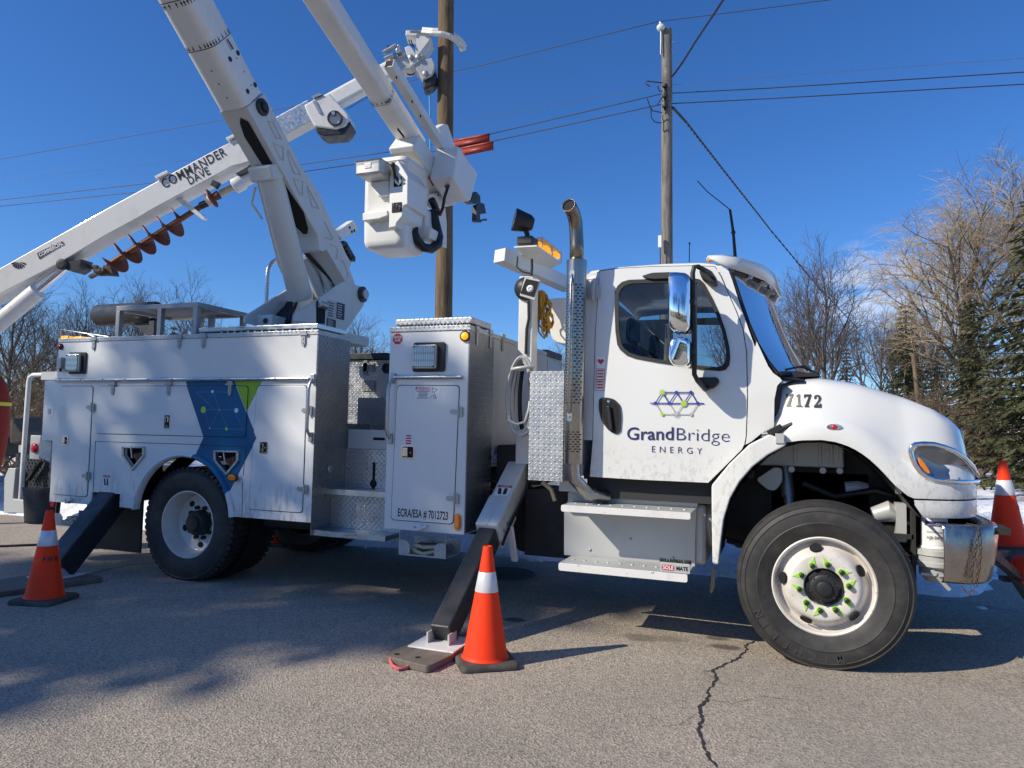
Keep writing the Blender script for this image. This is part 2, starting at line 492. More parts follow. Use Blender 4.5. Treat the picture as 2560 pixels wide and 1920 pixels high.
m = Mat('red_lens', (0.55, 0.012, 0.03), 0.2, 0, 0.6)
m = Mat('clear_lens', (0.36, 0.375, 0.39), 0.16, 0.5, 0.6); x, y, z = m.xyz(); m.bump((x * 320.0).sin(), 0.35, 0.004); m.mixc(((z * 110.0).sin()).rng(0.2, 0.9, 0, 0.55), (0.16, 0.17, 0.18))
m = Mat('headlamp', (0.42, 0.45, 0.50), 0.16, 0.75, 1.0); m.mixc(m.voro(9, stretch=(1, 1, 0.5)).rng(0.15, 0.5, 0, 0.75), (0.10, 0.115, 0.14)); m.bump(m.voro(9, stretch=(1, 1, 0.5)), 0.25, 0.02)
m = Mat('orange_cone', (1.0, 0.052, 0.010), 0.55, 0, 0, 0.25); m.mixc(m.noise(12, 5, 0.6).rng(0.60, 0.85, 0, 0.3), (0.55, 0.035, 0.012)); m.b.inputs['Subsurface Weight'].default_value = 0.0
m = Mat('reflective', (0.72, 0.73, 0.74), 0.3, 0.15); m.mixc(m.noise(20, 4, 0.6, (1, 1, 0.3)).rng(0.5, 0.75, 0, 0.4), (0.4, 0.4, 0.4))
m = Mat('hose_black', (0.012, 0.012, 0.014), 0.55); m.bump(m.noise(30, 3), 0.4, 0.01)
m = Mat('rope_yellow', (0.50, 0.27, 0.04), 0.8); m.bump(m.noise(80, 2), 0.5, 0.005)
m = Mat('rope_tan', (0.50, 0.43, 0.28), 0.9); m.bump(m.noise(90, 2), 0.6, 0.005)
m = Mat('rope_pink', (0.55, 0.11, 0.13), 0.8); m.bump(m.noise(120, 2), 0.5, 0.004)
m = Mat('rope_blue', (0.10, 0.33, 0.62), 0.7)
m = Mat('coil_grey', (0.42, 0.43, 0.43), 0.5); m.bump(m.noise(60, 2), 0.3, 0.004)
m = Mat('canvas', (0.085, 0.075, 0.062), 0.9); m.bump(m.noise(45, 4), 0.4, 0.01); m.mixc(m.noise(6, 4).rng(0.4, 0.8, 0, 0.6), (0.16, 0.14, 0.115))
m = Mat('rust_auger', (0.16, 0.055, 0.028), 0.6, 0.25); m.mixc(m.noise(10, 5, 0.7).rng(0.4, 0.7), (0.30, 0.10, 0.045)); m.mixc(m.noise(30, 4).rng(0.6, 0.75, 0, 0.7), (0.07, 0.03, 0.02))
m = Mat('auger_teeth', (0.10, 0.075, 0.06), 0.75, 0.2); m.bump(m.noise(18, 4), 0.8, 0.03)
m = Mat('orange_plastic', (0.27, 0.030, 0.014), 0.5)
m = Mat('orange_cloth', (0.26, 0.022, 0.008), 0.85); m.bump(m.noise(9, 4), 0.5, 0.04)
m = Mat('hiviz_yellow', (0.66, 0.62, 0.06), 0.6)
m = Mat('pad_plank', (0.17, 0.145, 0.115), 0.72); m.mixc(m.noise(7, 6, 0.65, (3, 0.6, 1)).rng(0.4, 0.7), (0.12, 0.10, 0.085)); m.mixc(m.noise(4, 4).rng(0.55, 0.75, 0, 0.6), (0.34, 0.24, 0.14)); m.bump(m.noise(30, 4, 0.6, (3, 0.4, 1)), 0.4, 0.005)
m = Mat('chock_brown', (0.10, 0.04, 0.02), 0.7)
m = Mat('brush_grey', (0.09, 0.09, 0.088), 0.9); m.bump(m.noise(180, 2), 1.0, 0.01)
m = Mat('seat', (0.03, 0.03, 0.033), 0.8)
m = Mat('rusty_chain', (0.10, 0.06, 0.035), 0.6, 0.5)
g = Mat('glass', (0.70, 0.80, 0.82), 0.0, 0, 0.0)
g.b.inputs['Transmission Weight'].default_value = 1.0; g.b.inputs['IOR'].default_value = 1.5
# thin automotive glazing: tinted see-through pane with a mirror-like face
nt = g.nt; out = nt.nodes['Material Output']; tr = nt.nodes.new('ShaderNodeBsdfTransparent'); tr.inputs[0].default_value = (0.40, 0.46, 0.48, 1)
gl = nt.nodes.new('ShaderNodeBsdfGlossy'); gl.inputs['Roughness'].default_value = 0.012; fr = nt.nodes.new('ShaderNodeFresnel'); fr.inputs[0].default_value = 1.6
ms = nt.nodes.new('ShaderNodeMixShader'); nt.links.new(fr.outputs[0], ms.inputs[0]); nt.links.new(tr.outputs[0], ms.inputs[1]); nt.links.new(gl.outputs[0], ms.inputs[2]); nt.links.new(ms.outputs[0], out.inputs[0])

def diamond(name, base, rough, s=0.026, st=0.9, metal=1.0):
    m = Mat(name, base, rough, metal)
    x, y, z = m.xyz(); nx, ny, nz = m.nrm()
    fx = nx.abs().gt(0.6); fz = nz.abs().gt(0.6)
    u = x + fx * (y - x); v = z + fz * (y - z)
    a = (u + v) / (s * 1.414); b = (u - v) / (s * 1.414)
    par = (a.floor() + b.floor()).mod2().gt(0.5)
    fa = a.fract() - 0.5; fb = b.fract() - 0.5
    p = fa + par * (fb - fa); q = fb + par * (fa - fb)
    h = (p * p * 4.6 + q * q * 46.0) * -1.0 + 1.0
    h = h.max(0.0).pow(0.5)
    m.bump(h, st, 0.008)
    m.mixc(h.rng(0.15, 0.6, 0, 0.55), tuple(min(1, c * 1.35) for c in base))
    m.mixc(m.noise(3, 6, 0.65).rng(0.5, 0.8, 0, 0.45), tuple(c * 0.45 for c in base))
    m.rough(m.noise(14, 5, 0.65).rng(0.3, 0.75, rough - 0.08, rough + 0.2))
    return m
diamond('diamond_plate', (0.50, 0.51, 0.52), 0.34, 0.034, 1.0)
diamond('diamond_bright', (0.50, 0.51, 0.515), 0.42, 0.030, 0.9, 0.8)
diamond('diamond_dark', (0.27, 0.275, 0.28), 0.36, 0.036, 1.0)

# --- setting
m = Mat('asphalt', (0.60, 0.50, 0.385), 0.9, 0, 0, 0.3)
x, y, z = m.xyz()
v1 = m.voro(85, out=1)
m.mixc(v1.rng(0.15, 0.95, 0.0, 0.95), (0.20, 0.172, 0.138))
m.mixc(m.noise(120, 3, 0.6).rng(0.58, 0.66, 0, 0.9), (0.80, 0.74, 0.64))
m.mixc(m.noise(55, 3, 0.6).rng(0.62, 0.70, 0, 0.85), (0.08, 0.072, 0.062))
m.mixc(m.noise(0.9, 5, 0.6).rng(0.45, 0.7, 0, 0.30), (0.23, 0.205, 0.175))
m.mixc(m.noise(5, 6, 0.7, (0.5, 1, 1)).rng(0.60, 0.72, 0, 0.35), (0.16, 0.14, 0.12))
m.mixc(m.noise(0.16, 4, 0.6, (0.35, 1, 1)).rng(0.45, 0.7, 0, 0.25), (0.46, 0.42, 0.37))
m.mixc(m.noise(0.35, 5, 0.6).rng(0.50, 0.62, 0, 0.22), (0.20, 0.18, 0.155))
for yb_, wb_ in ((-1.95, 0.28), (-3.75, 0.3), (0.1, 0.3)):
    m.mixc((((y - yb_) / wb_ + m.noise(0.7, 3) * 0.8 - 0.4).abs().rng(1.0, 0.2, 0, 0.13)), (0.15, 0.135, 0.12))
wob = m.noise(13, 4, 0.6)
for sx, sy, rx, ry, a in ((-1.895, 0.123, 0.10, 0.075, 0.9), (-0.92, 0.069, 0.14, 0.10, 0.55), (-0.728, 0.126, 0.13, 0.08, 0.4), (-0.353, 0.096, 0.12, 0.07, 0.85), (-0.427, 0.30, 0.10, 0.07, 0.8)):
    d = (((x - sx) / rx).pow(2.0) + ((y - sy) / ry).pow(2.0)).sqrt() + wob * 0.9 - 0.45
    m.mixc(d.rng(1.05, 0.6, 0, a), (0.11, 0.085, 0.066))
m.bump(m.noise(120, 4, 0.65), 1.0, 0.010); m.bump(m.voro(85), 0.6, 0.008); m.bump(m.noise(3, 4), 0.2, 0.02)
m = Mat('crack', (0.028, 0.027, 0.028), 0.95); m.bump(m.noise(60, 3), 0.6, 0.01)
m = Mat('snow', (0.83, 0.85, 0.88), 0.6, 0, 0, 0.3); m.mixc(m.noise(1.3, 6, 0.65).rng(0.56, 0.78, 0, 0.55), (0.30, 0.27, 0.23))
m.mixc(m.noise(12, 5, 0.65).rng(0.62, 0.74, 0, 0.6), (0.22, 0.19, 0.16)); m.bump(m.noise(4, 6), 0.8, 0.12)
m = Mat('field', (0.83, 0.85, 0.88), 0.7, 0, 0, 0.2)
m.mixc(m.noise(0.22, 7, 0.65).rng(0.50, 0.60), (0.16, 0.13, 0.085)); m.mixc(m.noise(2.5, 5, 0.65).rng(0.58, 0.70, 0, 0.8), (0.12, 0.10, 0.07)); m.bump(m.noise(1.5, 6), 0.7, 0.2)
m = Mat('grass', (0.13, 0.115, 0.06), 0.9, 0, 0, 0.2)
m.mixc(m.noise(0.22, 7, 0.65).rng(0.56, 0.64), (0.75, 0.77, 0.8)); m.mixc(m.noise(2.5, 5, 0.65).rng(0.5, 0.70, 0, 0.8), (0.08, 0.075, 0.04)); m.bump(m.noise(1.5, 6), 0.7, 0.2)
def wood(name, base, dark, light):
    m = Mat(name, base, 0.85, 0, 0, 0.25)
    m.mixc(m.noise(14, 6, 0.65, (1, 1, 0.07)).rng(0.35, 0.65), dark)
    m.mixc(m.noise(40, 4, 0.6, (1, 1, 0.04)).rng(0.5, 0.75, 0, 0.6), light)
    m.mixc(m.noise(3.2, 5, 0.6, (1, 1, 0.5)).rng(0.58, 0.72, 0, 0.7), tuple(c * 0.5 for c in dark))
    m.bump(m.noise(30, 5, 0.65, (1, 1, 0.05)), 0.7, 0.02)
wood('pole_brown', (0.20, 0.145, 0.085), (0.10, 0.068, 0.040), (0.30, 0.225, 0.14))
wood('pole_grey', (0.26, 0.235, 0.20), (0.12, 0.105, 0.09), (0.40, 0.37, 0.33))
def bark(name, a, b):
    m = Mat(name, a, 0.9, 0, 0, 0.2); m.mixc(m.noise(5, 5, 0.6, (1, 1, 0.2)).rng(0.4, 0.65), b); m.bump(m.noise(14, 4, 0.6, (1, 1, 0.25)), 0.6, 0.03)
bark('bark_grey', (0.115, 0.098, 0.082), (0.055, 0.046, 0.040))
bark('twig_grey', (0.135, 0.108, 0.090), (0.080, 0.062, 0.052))
bark('bark_willow', (0.13, 0.105, 0.08), (0.07, 0.055, 0.042))
bark('twig_willow', (0.46, 0.36, 0.22), (0.33, 0.25, 0.15))
bark('bark_spruce', (0.075, 0.058, 0.045), (0.04, 0.03, 0.025))
bark('twig_brush', (0.20, 0.145, 0.09), (0.12, 0.088, 0.06))
m = Mat('iron', (0.10, 0.095, 0.09), 0.75, 0.3); m.bump(m.noise(30, 3), 0.4, 0.005)
m = Mat('tyre_text', (0.050, 0.048, 0.046), 0.55)
m = Mat('needles', (0.052, 0.058, 0.024), 0.75, 0, 0, 0.25); m.mixc(m.noise(1.4, 4).rng(0.4, 0.7, 0, 0.7), (0.085, 0.082, 0.030)); m.mixc(m.noise(0.6, 3).rng(0.5, 0.7, 0, 0.7), (0.115, 0.088, 0.045))
m = Mat('wire', (0.030, 0.030, 0.034), 0.6, 0.2)
m = Mat('wire_pale', (0.20, 0.22, 0.26), 0.4, 0.6)
m = Mat('porcelain', (0.72, 0.76, 0.72), 0.15, 0, 0.6)
m = Mat('rock', (0.20, 0.165, 0.13), 0.9); m.bump(m.noise(6, 5), 0.8, 0.05)
# ================================================================ SETTING
def fbm(x, y, s=1.0, o=0.0):
    return noise.fractal(Vector((x * s + o, y * s - o, o * 0.3)), 1.0, 2.0, 4)
def road_edge(x):
    """far edge of the pavement (y) at x"""
    t = min(1.0, max(0.0, (x - 1.4) / 2.4)); t = t * t * (3 - 2 * t)
    return 2.55 + 0.18 * fbm(x, 1.0, 0.6) + 7.2 * t - 0.35 * max(0.0, min(1.0, (-x - 3.5) / 3.0))
def terrain_z(x, y):
    d = math.hypot(x, y + 5)
    h = -0.012
    e = y - road_edge(x)
    if e > 0.0:
        k = min(1.0, e / 0.5)
        bank = 0.30 * math.exp(-((e - 1.0) / 0.9) ** 2) * (1.0 - 0.65 * min(1.0, max(0.0, (x - 0.8) / 1.5)))
        h += k * (bank * (1 + 0.7 * fbm(x, y, 0.9)) + 0.05 + 0.07 * fbm(x, y, 1.7, 3.1) + 0.16 * fbm(x, y, 0.16, 7.0))
        h = max(h, -0.012 + 0.02 * k)
    if e > 20: h += min(7.0, (e - 20) * 0.055) + 0.5 * fbm(x, y, 0.04, 2.0)
    if y < -17: h += 0.02 + min(3.0, (-17 - y) * 0.05)
    return h
def sheet(name, xs, ys, zf, mat):
    mb = MB(); mb.grid([[Vector((x, y, zf(x, y))) for x in xs] for y in ys])
    o = mb.build(name, mat, None, smooth=60)
    return tag(o, kind='structure')
def span(a, b, n, p=1.0): return [a + (b - a) * (i / n) ** p for i in range(n + 1)]
xs = sorted(set([-900, -400, -200, -120] + [-80 + i * 4 for i in range(14)] + [-24 + 0.22 * i for i in range(173)] + [14.5 + i * 4 for i in range(18)] + [120, 200, 400, 900]))
ys = [2.0 + 0.16 * i for i in range(56)] + span(11.2, 130, 44, 1.6) + [180, 300, 600, 1200]
sheet('snowy_ground', xs, ys, terrain_z, 'field')
# ploughed snow at the road edge, cleaner than the field behind
def bank_row():
    rows = []
    X = [-26 + 0.16 * i for i in range(190)]
    for j in range(17):
        r = []
        for x in X:
            y = road_edge(x) - 0.05 + 2.5 * j / 16.0 + (0.15 * fbm(x, 0, 2.3, 9.0) if j == 0 else 0)
            z = terrain_z(x, y) + (0.035 + 0.16 * max(0, fbm(x, y, 2.4, 5.5)) if 0 < j < 16 else -0.03)
            r.append(Vector((x, y, z)))
        rows.append(r)
    return rows
mb = MB(); mb.grid(bank_row()); tag(mb.build('snow_bank', 'snow', None, smooth=70), kind='structure')
mb = MB()
for i in range(14):          # crumbs of snow on the pavement
    x = rnd.uniform(-6, 1.6); y = road_edge(x) - rnd.uniform(0.10, 0.45) * (0.4 if x < 0 else 1)
    mb.ball((x, y, 0.0), rnd.uniform(0.012, 0.035), 7, 5, (1.5, 1.0, 0.7))
tag(mb.build('snow_crumbs', 'snow', None, smooth=80), kind='stuff')
# road: fine near the viewer, reaching the far edge of the pavement
def road_z(x, y): return 0.0
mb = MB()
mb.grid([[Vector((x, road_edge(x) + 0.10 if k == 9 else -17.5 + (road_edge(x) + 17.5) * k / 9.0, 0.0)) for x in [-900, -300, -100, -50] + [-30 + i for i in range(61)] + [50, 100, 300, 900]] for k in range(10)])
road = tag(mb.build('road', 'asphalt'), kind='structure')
sheet('verge_behind', [-900, -200, -60, -30, 0, 30, 60, 200, 900], [-900, -300, -120, -60, -40, -28, -20, -17.45], lambda x, y: terrain_z(x, y) + 0.004, 'grass')  # unseen ground behind the camera, brown instead of snowy to cut bounce light

def crack(pts, w):
    mb = MB(); P = []
    for a, b in zip(pts[:-1], pts[1:]):
        a, b = Vector(a), Vector(b); n = max(2, int((b - a).length / 0.022))
        for i in range(n): P.append(a.lerp(b, i / n))
    P.append(Vector(pts[-1]))
    L, Rr = [], []
    for i, p in enumerate(P):
        t = (P[min(i + 1, len(P) - 1)] - P[max(i - 1, 0)]).normalized(); s = Vector((-t.y, t.x, 0))
        j = rnd.uniform(-1, 1) * w * 0.9; ww = w * rnd.uniform(0.25, 1.1) * (0.3 if i in (0, len(P) - 1) else 1)
        L.append(p + s * (j + ww)); Rr.append(p + s * (j - ww))
    mb.grid([[Vector((q.x, q.y, 0.004)) for q in L], [Vector((q.x, q.y, 0.004)) for q in Rr]])
    return mb.build('crack', 'crack', road)
CR = [at_z(B7(*p)) for p in ((2110, 655), (2030, 690), (2045, 730), (1970, 800), (1770, 890), (1815, 950), (1735, 1060), (1740, 1120), (1665, 1190), (1690, 1290), (1650, 1360), (1690, 1400), (1690, 1450), (1735, 1560), (1800, 1660))]
crack(CR, 0.0095)
crack([CR[4], CR[4] + Vector((-0.05, -0.05, 0)), CR[5] + Vector((0.04, -0.1, 0))], 0.003)
crack([at_z(p) for p in ((190, 1445), (270, 1424), (330, 1412), (390, 1408))], 0.010)
crack([at_z(B8(*p)) for p in ((1340, 330), (1700, 345), (2212, 440))], 0.006)
crack([at_z(p) for p in ((1755, 1745), (1830, 1760), (1905, 1742), (1990, 1752))], 0.0022)
crack([at_z(p) for p in ((1735, 1790), (1700, 1812), (1655, 1818))], 0.002)
crack([at_z(p) for p in ((1330, 1620), (1420, 1640), (1530, 1668), (1600, 1662))], 0.0014)

# manhole cover in the shade under the truck
mc = at_z((1262, 1435))
mb = MB(); mb.lathe([(0.30, 0.0), (0.30, 0.012), (0.27, 0.013), (0.27, 0.006), (0.25, 0.006), (0.25, 0.012), (0.0, 0.012)], mc, n=36)
for k in range(-3, 4):
    mb.box(mc.x - 0.2, mc.x + 0.2, mc.y + k * 0.06 - 0.012, mc.y + k * 0.06 + 0.012, 0.011, 0.016)
o = mb.build('manhole_cover', 'iron', None, smooth=40, loc=(mc.x, mc.y, 0))
tag(o, 'round iron manhole cover in the road in the shade under the truck', 'manhole cover')

# ---------------------------------------------------------------- utility poles
def pole(name, mat, base, top, r0, r1, label):
    t = thing(name, label, 'utility pole', base)
    mb = MB(); n = 14; base = Vector(base); top = Vector(top)
    path = [base.lerp(top, i / n) + Vector((0.006 * fbm(i, 0, 0.9, 4), 0.006 * fbm(i, 3, 0.9, 2), 0)) for i in range(n + 1)]
    mb.tube(path, [r0 + (r1 - r0) * i / n for i in range(n + 1)], 20)
    mb.build('shaft', mat, t, smooth=50)
    return t
NP0, NP1 = at_d((1108.8, 830), 11.8), at_d((1115.5, 0), 11.8)
dn_ = (NP0 - NP1) / (NP0.z - NP1.z)
new_base = NP0 - dn_ * (NP0.z - terrain_z(NP0.x, NP0.y)); new_top = NP1 + dn_ * 3.4
npole = pole('utility_pole', 'pole_brown', new_base - Vector((0, 0, 0.05)), new_top, 0.158, 0.118, 'new brown wooden utility pole gripped by the claws of the digger boom')
OP0, OP1 = at_d((1667.2, 657), 16.7), at_d((1667, 74), 16.7)
do = (OP0 - OP1) / (OP0.z - OP1.z)
old_base = OP0 - do * (OP0.z - terrain_z(OP0.x, OP0.y))
opole = pole('utility_pole', 'pole_grey', old_base - Vector((0, 0, 0.05)), OP1, 0.150, 0.122, 'weathered grey utility pole behind the cab carrying all the wires')
mb = MB(); q = at_d(A3(1365, 235), 16.6)
mb.lathe([(0.0, 0.0), (0.075, 0.0), (0.095, 0.03), (0.098, 0.075), (0.07, 0.11), (0.04, 0.13)], q, n=20)
mb.build('insulator', 'porcelain', opole, smooth=50)
mb = MB(); mb.lathe([(0.05, 0.125), (0.055, 0.14), (0.05, 0.17), (0.0, 0.175)], q, n=16); mb.tube([q + Vector((0, 0, 0.0)), q + Vector((0.01, 0, -0.12)), at_d(A3(1365, 430), 16.58)], 0.016, 8)
mb.build('insulator_pin', 'zinc', opole, smooth=50)
mb = MB(); mb.bar(at_d(A3(1368, 240), 16.6), at_d(A3(1368, 420), 16.6), 0.05, 0.012, (0, 1, 0)); mb.build('bracket', 'zinc', opole)
for a, b in (((1452, 330), (1475, 325)), ((1450, 412), (1463, 408))):
    mb = MB(); mb.tube([at_d(A3(*a), 16.6), at_d(A3(*b), 16.6)], 0.014, 8); mb.build('bolt', 'zinc', opole, smooth=50)
mb = MB(); mb.tube([at_d(A3(1402, 660), 16.53), at_d(A3(1398, 870), 16.53)], 0.03, 8)
for yy in (670, 750, 830): mb.lathe([(0.03, 0), (0.065, 0.01), (0.065, 0.06), (0.03, 0.07)], at_d(A3(1398, yy + 20), 16.45), n=14)
mb.build('secondary_rack', 'wire', opole, smooth=50)
mb = MB(); mb.box(*[c for pr_ in zip(at_d(A7(1360, 400), 16.5) - Vector((0.04, 0.05, 0.12)), at_d(A7(1360, 400), 16.5) + Vector((0.04, 0.05, 0.16))) for c in pr_]); mb.build('junction_box', 'decal_white', opole, bevel=0.01)
for pts in (((1380, 655), (1250, 640), (1245, 660), (1280, 685)), ((1258, 780), (1275, 830), (1300, 875), (1375, 890)), ((1285, 850), (1290, 930), (1320, 965), (1372, 972)), ((1340, 680), (1355, 720), (1380, 720)), ((1335, 830), (1360, 790), (1380, 765))):
    mb = MB(); P = [at_d(A3(*p), 16.5) for p in pts]
    mb.tube(P, 0.014, 6); mb.build('jumper_wire', 'wire', opole, smooth=60)
mb = MB(); mb.tube([at_d(A7(1360, 430), 16.5), at_d(A7(1362, 560), 16.5), at_d((1650, 830), 16.5)], 0.012, 6); mb.build('conduit', 'wire', opole)

def wire(label, pts, r, mat='wire', cat='power line', grp=None, n=8, twist=0.0):
    P = []
    for a, b in zip(pts[:-1], pts[1:]):
        for i in range(n): P.append(a.lerp(b, i / n))
    P.append(pts[-1])
    for _ in range(3):
        P = [P[0]] + [(P[i - 1] + P[i] * 2 + P[i + 1]) / 4 if i % n else P[i] for i in range(1, len(P) - 1)] + [P[-1]]
    mb = MB()
    if twist:
        Q = []
        for a, b in zip(P[:-1], P[1:]):
            for i in range(6): Q.append(a.lerp(b, i / 6))
        for ph in (0, PI):
            mb.tube([q + (right * math.cos(i * 0.9 + ph) + down * math.sin(i * 0.9 + ph)) * twist for i, q in enumerate(Q)], r, 6)
    else:
        mb.tube(P, r, 6)
    o = mb.build('power_line', mat, None, smooth=60, loc=P[len(P) // 2])
    return tag(o, label, cat, grp)
YW = OP0.y - 0.2
def wl(*p): return [at_y(q, YW) for q in p]
wire('topmost wire running over the white insulator on the old pole', wl((-500, 505), A1(0, 1258), A1(1830, 935), A2(440, 825), A3(0, 505), A3(1340, 172), A3(2212, 62), A4(670, 0), (2700, -95)), 0.009)
wire('thin pale wire, highest of the three low wires behind the booms', wl((-500, 505), A2(320, 1180), A2(1150, 1050), A3(0, 925), A3(1380, 680), A3(2212, 608), A4(2212, 460), (3000, 105)), 0.0045, 'wire_pale')
wire('middle of the three low wires tied to the old pole', wl((-500, 570), A1(0, 1580), A1(1240, 1440), A2(415, 1300), A2(1150, 1195), A3(15, 1060), A3(1380, 740), A3(2212, 697), A4(2212, 570), (3000, 140)), 0.011)
wire('lowest of the three low wires tied to the old pole', wl((-500, 585), A1(0, 1630), A1(1110, 1515), A2(445, 1355), A2(830, 1300), A3(45, 1115), A3(1380, 822), A3(2212, 780), A4(2212, 665), (3000, 180)), 0.011)
wire('thick twisted service cable climbing from the old pole to the upper right', [at_d(A3(1455, 605), 16.6), at_d(A3(1540, 490), 16.0), at_d(A3(1640, 330), 15.2), at_d(A3(1760, 150), 14.4), at_d(A3(1865, -10), 13.6), at_d((1900, -200), 12.5)], 0.012, twist=0.016)
wire('twisted service cable slanting down from the old pole past the cab', [at_d(A3(1460, 850), 16.6), at_d(A3(1560, 960), 18), at_d(A3(1840, 1320), 22), at_d(A3(2100, 1650), 26), at_d(A8(200, 290), 29), at_d(A8(560, 720), 34), at_d(A8(900, 1080), 40)], 0.017, twist=0.02)
# orange line guards snapped over the two low wires beside the pole
for i, (p0, p1, h) in enumerate(((A2(1630, 1115), A2(1905, 1065), 60), (A2(1690, 1175), A2(1935, 1125), 85))):
    a, b = at_y(p0, YW - 0.02 - 0.05 * i), at_y(p1, YW - 0.02 - 0.05 * i)
    d = (b - a).normalized(); up_ = Vector((0, 0, 1)); mb = MB(); rows = []
    for q in (a, a.lerp(b, 0.3), a.lerp(b, 0.7), b):
        rows.append([q + up_ * (0.035 * math.cos(t) - 0.0) + Vector((0, 0.035 * math.sin(t), 0)) for t in [math.radians(x_) for x_ in range(-150, 151, 30)]])
    mb.grid(rows)
    mb.grid([[q + Vector((0, -0.017, -0.03)) for q in (a, b)], [q + Vector((0, -0.07, -0.17)) for q in (a, b)]])
    mb.grid([[q + Vector((0, 0.017, -0.03)) for q in (a, b)], [q + Vector((0, 0.07, -0.17)) for q in (a, b)]])
    o = mb.build('line_guard', 'orange_plastic', None, smooth=50, solid=0.006, loc=a)
    tag(o, ('upper' if i == 0 else 'lower') + ' orange plastic line guard on the wire beside the new pole', 'line guard', 'line guards on the wires')

# slender post leaning by the trees on the right, with its guy wire
P0 = at_d((2296, 1010), 27); P1 = at_d((2283, 886), 27); dd = (P0 - P1) / (P0.z - P1.z)
pb = P0 - dd * (P0.z - terrain_z(P0.x, P0.y))
t = pole('wooden_post', 'pole_brown', pb, P1, 0.09, 0.075, 'short reddish wooden post standing in front of the spruces beyond the hood')
t['category'] = 'post'

# ---------------------------------------------------------------- trees
def limb(mb, p, d, L, r0, r1, nseg, sides, wob, grav, rng):
    path = [p.copy()]; rs = [r0]; d = d.normalized()
    for i in range(nseg):
        d = (d + Vector((rng.uniform(-wob, wob), rng.uniform(-wob, wob), rng.uniform(-wob, wob) + grav))).normalized()
        p = p + d * (L / nseg); path.append(p.copy()); rs.append(r0 + (r1 - r0) * (i + 1) / nseg)
    mb.tube(path, rs, sides, caps=False)
    return path, rs
def perp(d, ang, az):
    o = d.orthogonal().normalized(); q = d.cross(o)
    return (d * math.cos(ang) + (o * math.cos(az) + q * math.sin(az)) * math.sin(ang)).normalized()
def bare_tree(seed, H, r, forks=3, spread=0.55, n1=9, n2=7, n3=6, n4=5, droop=0.0, first=0.28, tw=0.008):
    rng = random.Random(seed); T, C = MB(), MB()
    P, R_ = limb(T, Vector((0, 0, -0.3)), Vector((rng.uniform(-.06, .06), rng.uniform(-.06, .06), 1)), H * 0.62, r, r * 0.45, 7, 10, 0.05, 0.03, rng)
    tips = []
    def pick(path, rs, t):
        f = t * (len(path) - 1); i = min(int(f), len(path) - 2); u = f - i
        return path[i].lerp(path[i + 1], u), rs[i] + (rs[i + 1] - rs[i]) * u, (path[i + 1] - path[i]).normalized()
    az = rng.uniform(0, 6)
    L1 = []
    for i in range(n1):
        t = first / 0.62 + (1 - first / 0.62) * (i + 0.5) / n1
        p, rr, d = pick(P, R_, min(t, 1.0)); az += 2.4
        L1.append(limb(T, p, perp(d, spread * rng.uniform(0.75, 1.35) * (1.25 - 0.5 * t), az), H * rng.uniform(0.34, 0.48) * (1.15 - 0.45 * t), rr * 0.62, rr * 0.16 + 0.006, 6, 6, 0.13, 0.10 - droop, rng))
    L1.append(limb(T, P[-1], (P[-1] - P[-2]), H * 0.36, R_[-1], 0.012, 6, 6, 0.12, 0.08, rng))
    L2 = []
    for path, rs in L1:
        az = rng.uniform(0, 6)
        for i in range(n2):
            t = 0.22 + 0.78 * (i + rng.random()) / n2; p, rr, d = pick(path, rs, min(t, 1)); az += 2.4 + rng.uniform(-.5, .5)
            L2.append(limb(T if rr > 0.02 else C, p, perp(d, rng.uniform(0.45, 0.95), az), H * rng.uniform(0.13, 0.22) * (1.2 - 0.5 * t), max(rr * 0.6, tw * 1.8), tw * 1.2, 5, 4, 0.18, 0.08 - droop * 1.4, rng))
    L3 = []
    for path, rs in L2:
        az = rng.uniform(0, 6)
        for i in range(n3):
            t = 0.2 + 0.8 * (i + rng.random()) / n3; p, rr, d = pick(path, rs, min(t, 1)); az += 2.4
            L3.append(limb(C, p, perp(d, rng.uniform(0.4, 0.9), az), H * rng.uniform(0.055, 0.11), max(rr * 0.6, tw), tw * 0.6, 3, 3, 0.2, 0.05 - droop * 2.2, rng))
    for path, rs in L3:
        az = rng.uniform(0, 6)
        for i in range(n4):
            t = 0.25 + 0.75 * (i + rng.random()) / n4; p, rr, d = pick(path, rs, min(t, 1)); az += 2.4
            limb(C, p, perp(d, rng.uniform(0.35, 0.8), az), H * rng.uniform(0.025, 0.06) * (1 + 6 * droop), tw * 0.7, tw * 0.3, 2, 3, 0.2, 0.0 - droop * 3.5, rng)
    return T, C
